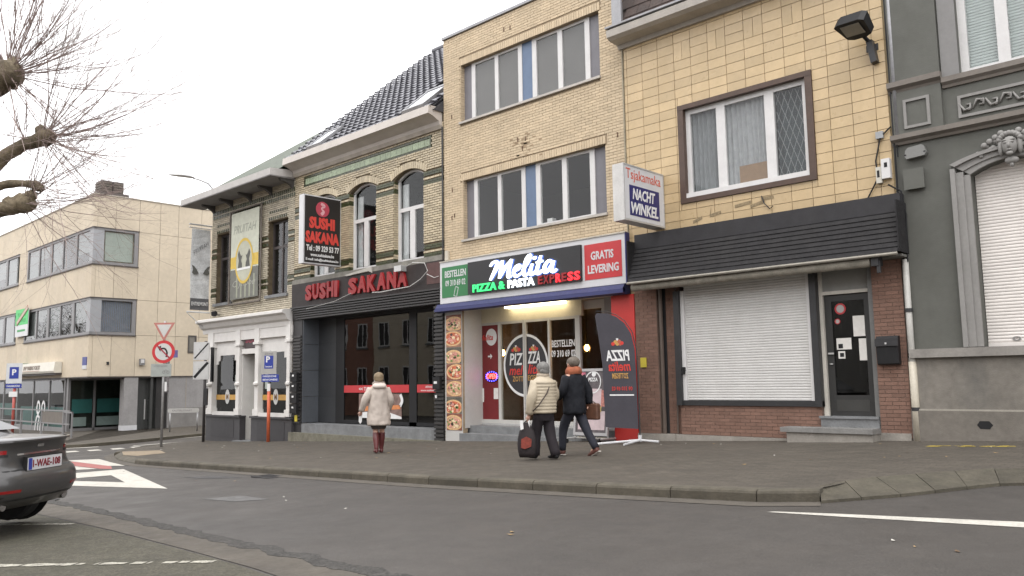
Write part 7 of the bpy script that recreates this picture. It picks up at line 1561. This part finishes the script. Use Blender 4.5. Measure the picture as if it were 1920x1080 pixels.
def pipe(T, W, name, pts, rad, m, n=12, fold=0., seed=0):
    """sleeve, trouser leg or boot along joints"""
    P = [Vector(p) for p in pts]; Q = []; R = []
    for i in range(len(P)-1):
        for k in range(5): t = k/5; Q.append(P[i].lerp(P[i+1], t)); R.append(rad[i]+(rad[i+1]-rad[i])*t)
    Q.append(P[-1]); R.append(rad[-1])
    for _ in range(2): Q = [Q[0]]+[(Q[i-1]+Q[i]*2+Q[i+1])/4 for i in range(1,len(Q)-1)]+[Q[-1]]
    hs = (W((0,0,1))-W((0,0,0))).length; D = [W(q) for q in Q]; mb = MB(); V = []; n = 18; prev = Vector((1,0,0))
    for i, p in enumerate(D):
        t = (D[min(i+1, len(D)-1)]-D[max(i-1, 0)]).normalized(); u = (prev-t*prev.dot(t)).normalized(); w = t.cross(u); prev = u
        for k in range(n):
            a = 6.2832*k/n; f = 1+fold*(noise.noise(Vector((math.cos(a)*1.5, math.sin(a)*1.5, i*.55+seed)))+.8*noise.noise(Vector((math.cos(a)*3, math.sin(a)*3+i*.4, i*1.1+seed)))); V.append(p+(u*math.cos(a)+w*math.sin(a))*R[i]*hs*f)
    mb.mesh(V, [(i*n+k, i*n+(k+1) % n, (i+1)*n+(k+1) % n, (i+1)*n+k) for i in range(len(D)-1) for k in range(n)]+[tuple(range(n))[::-1], tuple(range((len(D)-1)*n, len(D)*n))])
    return mb.build(name, m, T, smooth=True)
def ball(T, W, name, c, r, m, n=26, dz=0., fold=0.):
    mb = MB(); V = []; R = 16
    for i in range(R+1):
        ph = math.pi*i/R
        for k in range(n): th = 6.2832*k/n; d = Vector((math.sin(ph)*math.cos(th), math.sin(ph)*math.sin(th), math.cos(ph))); f = 1+fold*(noise.noise(d*4)+.9*noise.noise(Vector((d.x*16, d.y*16, d.z*4)))); V.append(W((c[0]+r[0]*d.x*f, c[1]+r[1]*d.y*f, c[2]+r[2]*d.z*f)))
    mb.mesh(V, [(i*n+k, i*n+(k+1) % n, (i+1)*n+(k+1) % n, (i+1)*n+k) for i in range(R) for k in range(n)]); return mb.build(name, m, T, smooth=True)
def shoe(T, W, ank, m, name='shoe', L=.13, dirx=(0,1,0), heel=0., tilt=0.):
    a = Vector(ank); d = Vector(dirx).normalized(); mb = MB(); hs = (W((0,0,1))-W((0,0,0))).length
    pts = [a-d*.03+ZA*(-.012), a-d*.012-ZA*.018, a+d*L*.35-ZA*(.024-tilt*.3), a+d*L*.75-ZA*(.032-tilt), a+d*L-ZA*(.034-tilt*1.3)]
    mb.tube([W(p) for p in pts], [(.018*hs,.02*hs),(.028*hs,.026*hs),(.023*hs,.027*hs),(.017*hs,.028*hs),(.006*hs,.014*hs)], 10)
    if heel: mb.tube([W(a-d*.025-ZA*.02), W(a-d*.03-ZA*(.02+heel))], [.012*hs,.008*hs], 6)
    return mb.build(name, m, T, smooth=True)
def eyes(T, W):
    for s in (-1, 1): ball(T, W, 'eye', (s*.022,.068,.938), (.008,.006,.007), M_ltext, 8)
# --- woman in a long pale coat and red boots
x, y = -14.24, 10.82; zz = gz(x, y)
P = dict(elbowL=(-.175,-.02,.66), wristL=(-.205,.05,.53), elbowR=(.15,-.03,.655), wristR=(.135,.06,.54), kneeL=(-.03,.03,.285), ankleL=(-.035,-.05,.055), kneeR=(.05,.05,.285), ankleR=(.045,.06,.05))
T, W = person('person in long pale hooded coat and dark red boots walking before the sushi restaurant', (x,y,zz), math.radians(62), 1.72, P)
M_coat1 = mat('pale_padded_coat', (.47,.41,.36), .8, .07, 6, .5, 60)
loft(T, W, 'coat', [(.345,.142,.118,.0,.0),(.36,.15,.125,0,0),(.42,.148,.122,0,0),(.5,.142,.116,0,0),(.58,.132,.108,0,0),(.66,.13,.104,0,0),(.74,.132,.1,0,0),(.80,.118,.085,0,-.005),(.835,.075,.065,0,-.005),(.855,.055,.055,0,0)], M_coat1, 30, .13, 1, bot=True)
pipe(T, W, 'sleeve', [(-.09,0,.795),P['elbowL'],P['wristL']], [.052,.046,.036], M_coat1, 12, .12, 3); pipe(T, W, 'sleeve', [(.09,0,.795),P['elbowR'],P['wristR']], [.052,.046,.036], M_coat1, 12, .12, 4)
loft(T, W, 'hood', [(.80,.07,.03,0,-.075),(.825,.09,.05,0,-.075),(.85,.085,.05,0,-.06),(.87,.06,.03,0,-.04)], mat('hood_pale', (.55,.49,.44), .75, .06, 6), 18, .05, 7, bot=True); loft(T, W, 'fur_collar', [(.84,.075,.07,0,0),(.865,.085,.078,0,0),(.885,.072,.07,0,.0)], mat('grey_fur', (.24,.2,.17), .95, .3, 40), 20, .12, 5)
ball(T, W, 'hair', (0,-.003,.945), (.063,.068,.06), mat('ash_blond_hair', (.2,.15,.09), .7, .25, 30), fold=.08); ball(T, W, 'hair_back', (0,-.03,.915), (.055,.04,.045), MATS['ash_blond_hair'], fold=.1); ball(T, W, 'face_mask', (-.005,.05,.905), (.045,.03,.035), M_ltext); eyes(T, W)
loft(T, W, 'skirt', [(.30,.085,.075,0,0.01),(.34,.1,.085,0,0),(.4,.1,.085,0,0)], mat('dark_brown_skirt', (.05,.04,.035), .85, .1, 9), 18, .05, 2)
M_boot = mat('dark_red_leather', (.1,.02,.02), .38, .15, 9)
for k_ in 'LR':
    kn, an = Vector(P['knee'+k_]), Vector(P['ankle'+k_]); pipe(T, W, 'boot', [tuple(kn+ZA*-.03), tuple(kn.lerp(an,.45)), tuple(an+ZA*.02), tuple(an)], [.04,.041,.028,.028], M_boot); shoe(T, W, tuple(an), M_boot, 'boot_foot', .11, heel=.025)
mb = MB(); hand = W((-.215,.09,.49)); mb.prism([(-.02,0),(.05,.02),(.035,-.17),(.0,-.22),(-.035,-.16)], hand, Vector((.75,.66,0)), ZA, (.006,-.006,0)); tag(mb.build('paper_bag', M_ltext), 'white folded paper hanging from the hand of the pale coated walker', 'paper')
# --- walker in cream quilted jacket
x, y = -8.98, 10.22; zz = gz(x, y)
P = dict(elbowL=(-.168,-.02,.635), wristL=(-.165,.03,.47), elbowR=(.16,.0,.66), wristR=(.14,.08,.56), kneeL=(-.05,.08,.28), ankleL=(-.05,.10,.055), kneeR=(.05,-.03,.275), ankleR=(.055,-.12,.06))
T, W = person('grey haired person in cream quilted jacket with shoulder strap before the shop doors', (x,y,zz), math.radians(78), 1.60, P)
M_coat2 = mat('cream_quilted_jacket', (.45,.385,.285), .6, .06, 6, .2, 30)
rings = []; z = .475
while z < .8: u = (z-.475)/.325; q = .132+.012*math.sin(u*3.1); rings += [(z,q,.108+.008*math.sin(u*3),0,0),(z+.006,q+.009,.118,0,0),(z+.026,q+.009,.118,0,0)]; z += .033
rings += [(.815,.115,.09,0,-.005),(.845,.07,.065,0,0),(.875,.058,.058,0,.0)]
loft(T, W, 'jacket', rings, M_coat2, 24, .03, 1, bot=True)
for sg, kk in ((-1,'L'),(1,'R')):
    e, w = P['elbow'+kk], P['wrist'+kk]; pipe(T, W, 'sleeve', [(sg*.095,0,.79),e,w], [.058,.05,.04], M_coat2, 12, .22, 3+sg)
loft(T, W, 'collar', [(.84,.066,.064,0,0),(.87,.07,.068,0,0),(.885,.06,.06,0,0)], mat('tan_scarf', (.36,.3,.23), .85, .15, 20), 18, .06, 3)
ball(T, W, 'hair', (0,-.004,.945), (.064,.072,.062), mat('grey_hair', (.17,.165,.155), .75, .25, 30), fold=.1); ball(T, W, 'hair_back', (0,-.03,.91), (.058,.042,.045), MATS['grey_hair'], fold=.1); eyes(T, W)
M_trou = mat('dark_plum_trousers', (.016,.012,.015), .9, .15, 12)
loft(T, W, 'trousers', [(.40,.09,.08,0,0),(.45,.105,.095,0,0),(.5,.108,.098,0,0)], M_trou, 18, .05, 4)
for kk in 'LR':
    sg = -1 if kk == 'L' else 1; pipe(T, W, 'trouser_leg', [(sg*.05,0,.47),P['knee'+kk],tuple(Vector(P['ankle'+kk])-ZA*.012)], [.066,.056,.05], M_trou, 12, .06, 9); shoe(T, W, P['ankle'+kk], M_black)
mb = MB(); pts = [W((.075,.09,.80)),W((.06,-.01,.845)),W((.03,-.095,.80)),W((-.05,-.13,.68)),W((-.135,-.10,.56)),W((-.16,-.03,.5))]; mb.tube(pts, .011, 5); mb.build('shoulder_strap', mat('brown_strap', (.05,.035,.03), .6, .1, 9), T)
bc = W((-.185,.05,.22)); SB_ = thing('shopping_bag', 'dark shopping bag with red print carried by the cream jacketed walker', 'bag', (bc.x,bc.y,gz(bc.x,bc.y)))
mb = MB(); V = []; u = Vector((.80,.55,0)).normalized(); v = Vector((-.55,.8,0)).normalized(); zt_ = W((0,0,.385)).z; zb2 = gz(bc.x,bc.y)+.06
for i in range(9):
    t = i/8; ww = (.085+.085*math.sin(.5+t*2.3))*(1-.6*t**3)+.018*noise.noise(Vector((i*.9,0,1))); dd = .08*math.sin(.5+t*2.4)*(1-.3*t)
    for k in range(14): a = 6.2832*k/14; p = bc.copy(); p.z = zb2+(zt_-zb2)*t; V.append(p+u*ww*math.copysign(abs(math.cos(a))**.7, math.cos(a))+v*dd*math.sin(a)+Vector((0,0,.01*noise.noise(Vector((k,i,2))))))
mb.mesh(V, [(i*14+k, i*14+(k+1) % 14, (i+1)*14+(k+1) % 14, (i+1)*14+k) for i in range(8) for k in range(14)]+[tuple(range(14))[::-1]]); mb.build('bag', mat('dark_bag_cloth', (.016,.011,.012), .75, .3, 9), SB_, smooth=True)
mb = MB(); mb.prism([(-.09,-.08),(-.02,-.1),(.08,-.06),(.09,.06),(.0,.1),(-.08,.06)], (bc.x+.005,bc.y,zb2+.24)-v*.0 if False else Vector((bc.x,bc.y,zb2+.24))-v*.078, u, ZA, -v*.004); mb.build('red_print', mat('bag_red_print', (.2,.035,.022), .6, .3, 20), SB_)
mb = MB(); hp = W((-.165,.04,.42)); mb.tube([bc-u*.06+ZA*(zt_-bc.z-.02), hp, bc+u*.06+ZA*(zt_-bc.z-.02)], .009, 5); mb.build('handle', M_black, SB_); mb = MB(); mb.prism([(-.1,.03),(-.05,.04),(-.04,-.1),(-.09,-.12)], Vector((bc.x,bc.y,zt_))-v*.08, u, ZA, -v*.004); mb.prism([(.03,.02),(.06,.05),(.06,-.08)], Vector((bc.x,bc.y,zt_))-v*.07, u, ZA, -v*.004); mb.build('white_paper', M_ltext, SB_)
# --- walker in dark coat with rust scarf, mid-stride
x, y = -8.9, 10.93; zz = gz(x, y)
P = dict(elbowL=(-.16,.0,.655), wristL=(-.13,.10,.59), elbowR=(.16,-.05,.65), wristR=(.165,-.05,.52), kneeL=(-.05,.12,.285), ankleL=(-.05,.14,.055), kneeR=(.05,-.10,.285), ankleR=(.055,-.235,.085), toeR=(0,.07,-.045))
T, W = person('person in dark jacket and rust scarf striding past the menu board', (x,y,zz), math.radians(84), 1.68, P)
M_coat3 = mat('navy_black_jacket', (.011,.012,.016), .8, .15, 8, .2, 30, spec=.25)
loft(T, W, 'jacket', [(.42,.122,.105,0,-.005),(.44,.13,.112,0,-.005),(.5,.13,.112,0,-.005),(.58,.126,.105,0,0),(.66,.128,.104,0,0),(.74,.132,.1,0,0),(.795,.118,.086,0,0),(.83,.075,.065,0,0),(.85,.06,.058,0,0)], M_coat3, 30, .11, 2, bot=True)
for sg, kk in ((-1,'L'),(1,'R')): pipe(T, W, 'sleeve', [(sg*.095,0,.795),P['elbow'+kk],P['wrist'+kk]], [.054,.046,.036], M_coat3, 12, .1, 5+sg)
loft(T, W, 'scarf', [(.825,.08,.075,0,0),(.85,.09,.085,0,-.004),(.875,.085,.08,0,-.002),(.9,.066,.066,0,0)], mat('rust_scarf', (.28,.085,.04), .9, .2, 20), 20, .1, 6)
ball(T, W, 'hair', (0,-.002,.948), (.064,.07,.058), mat('grey_brown_hair', (.12,.1,.08), .75, .25, 30), fold=.06); eyes(T, W)
M_jean = mat('dark_blue_jeans', (.015,.016,.025), .85, .15, 12)
loft(T, W, 'trousers', [(.42,.085,.078,0,0),(.47,.1,.09,0,0),(.5,.1,.09,0,0)], M_jean, 18, .04, 4)
for kk in 'LR':
    sg = -1 if kk == 'L' else 1; pipe(T, W, 'trouser_leg', [(sg*.05,0,.47),P['knee'+kk],P['ankle'+kk]], [.062,.046,.036], M_jean, 12, .08, 9)
M_shoe = mat('brown_red_shoe', (.11,.04,.03), .6, .15, 12); M_sole = mat('pale_sole', (.45,.42,.38), .7, .1, 9)
shoe(T, W, P['ankleL'], M_shoe, tilt=.0); shoe(T, W, tuple(Vector(P['ankleR'])), M_shoe, dirx=(0,1,-.45))
for an, dr in ((P['ankleL'],(0,1,0)),(P['ankleR'],(0,.91,-.42))):
    a = Vector(an); d = Vector(dr); mb = MB(); nrm = Vector((0,-d.z,d.y)).normalized(); pts = [W(a-d*.035-nrm*.045),W(a+d*.04-nrm*.05),W(a+d*.13-nrm*.05)]; mb.tube(pts, [(.010,.04),(.011,.046),(.009,.034)], 8); mb.build('sole', M_sole, T)
hb = W((.185,-.07,.44)); HB = thing('handbag', 'brown leather handbag at the side of the dark jacketed walker', 'bag', hb)
mb = MB(); mb.obox(hb, Vector((1,.1,0))*.14, Vector((-.1,1,0))*.06, Vector((0.0,0,.14))); o = mb.build('bag', mat('brown_leather', (.11,.05,.03), .5, .2, 12), HB); bv = o.modifiers.new('rounding', 'BEVEL'); bv.width = .03; bv.segments = 3
mb = MB(); mb.tube([hb+Vector((-.1,0,.13)), W((.17,-.05,.56)), W((.11,0,.80)), W((.165,-.06,.56)), hb+Vector((.1,0,.13))], .01, 5); mb.build('strap', mat('brown_strap', (.05,.035,.03), .6, .1, 9), HB)
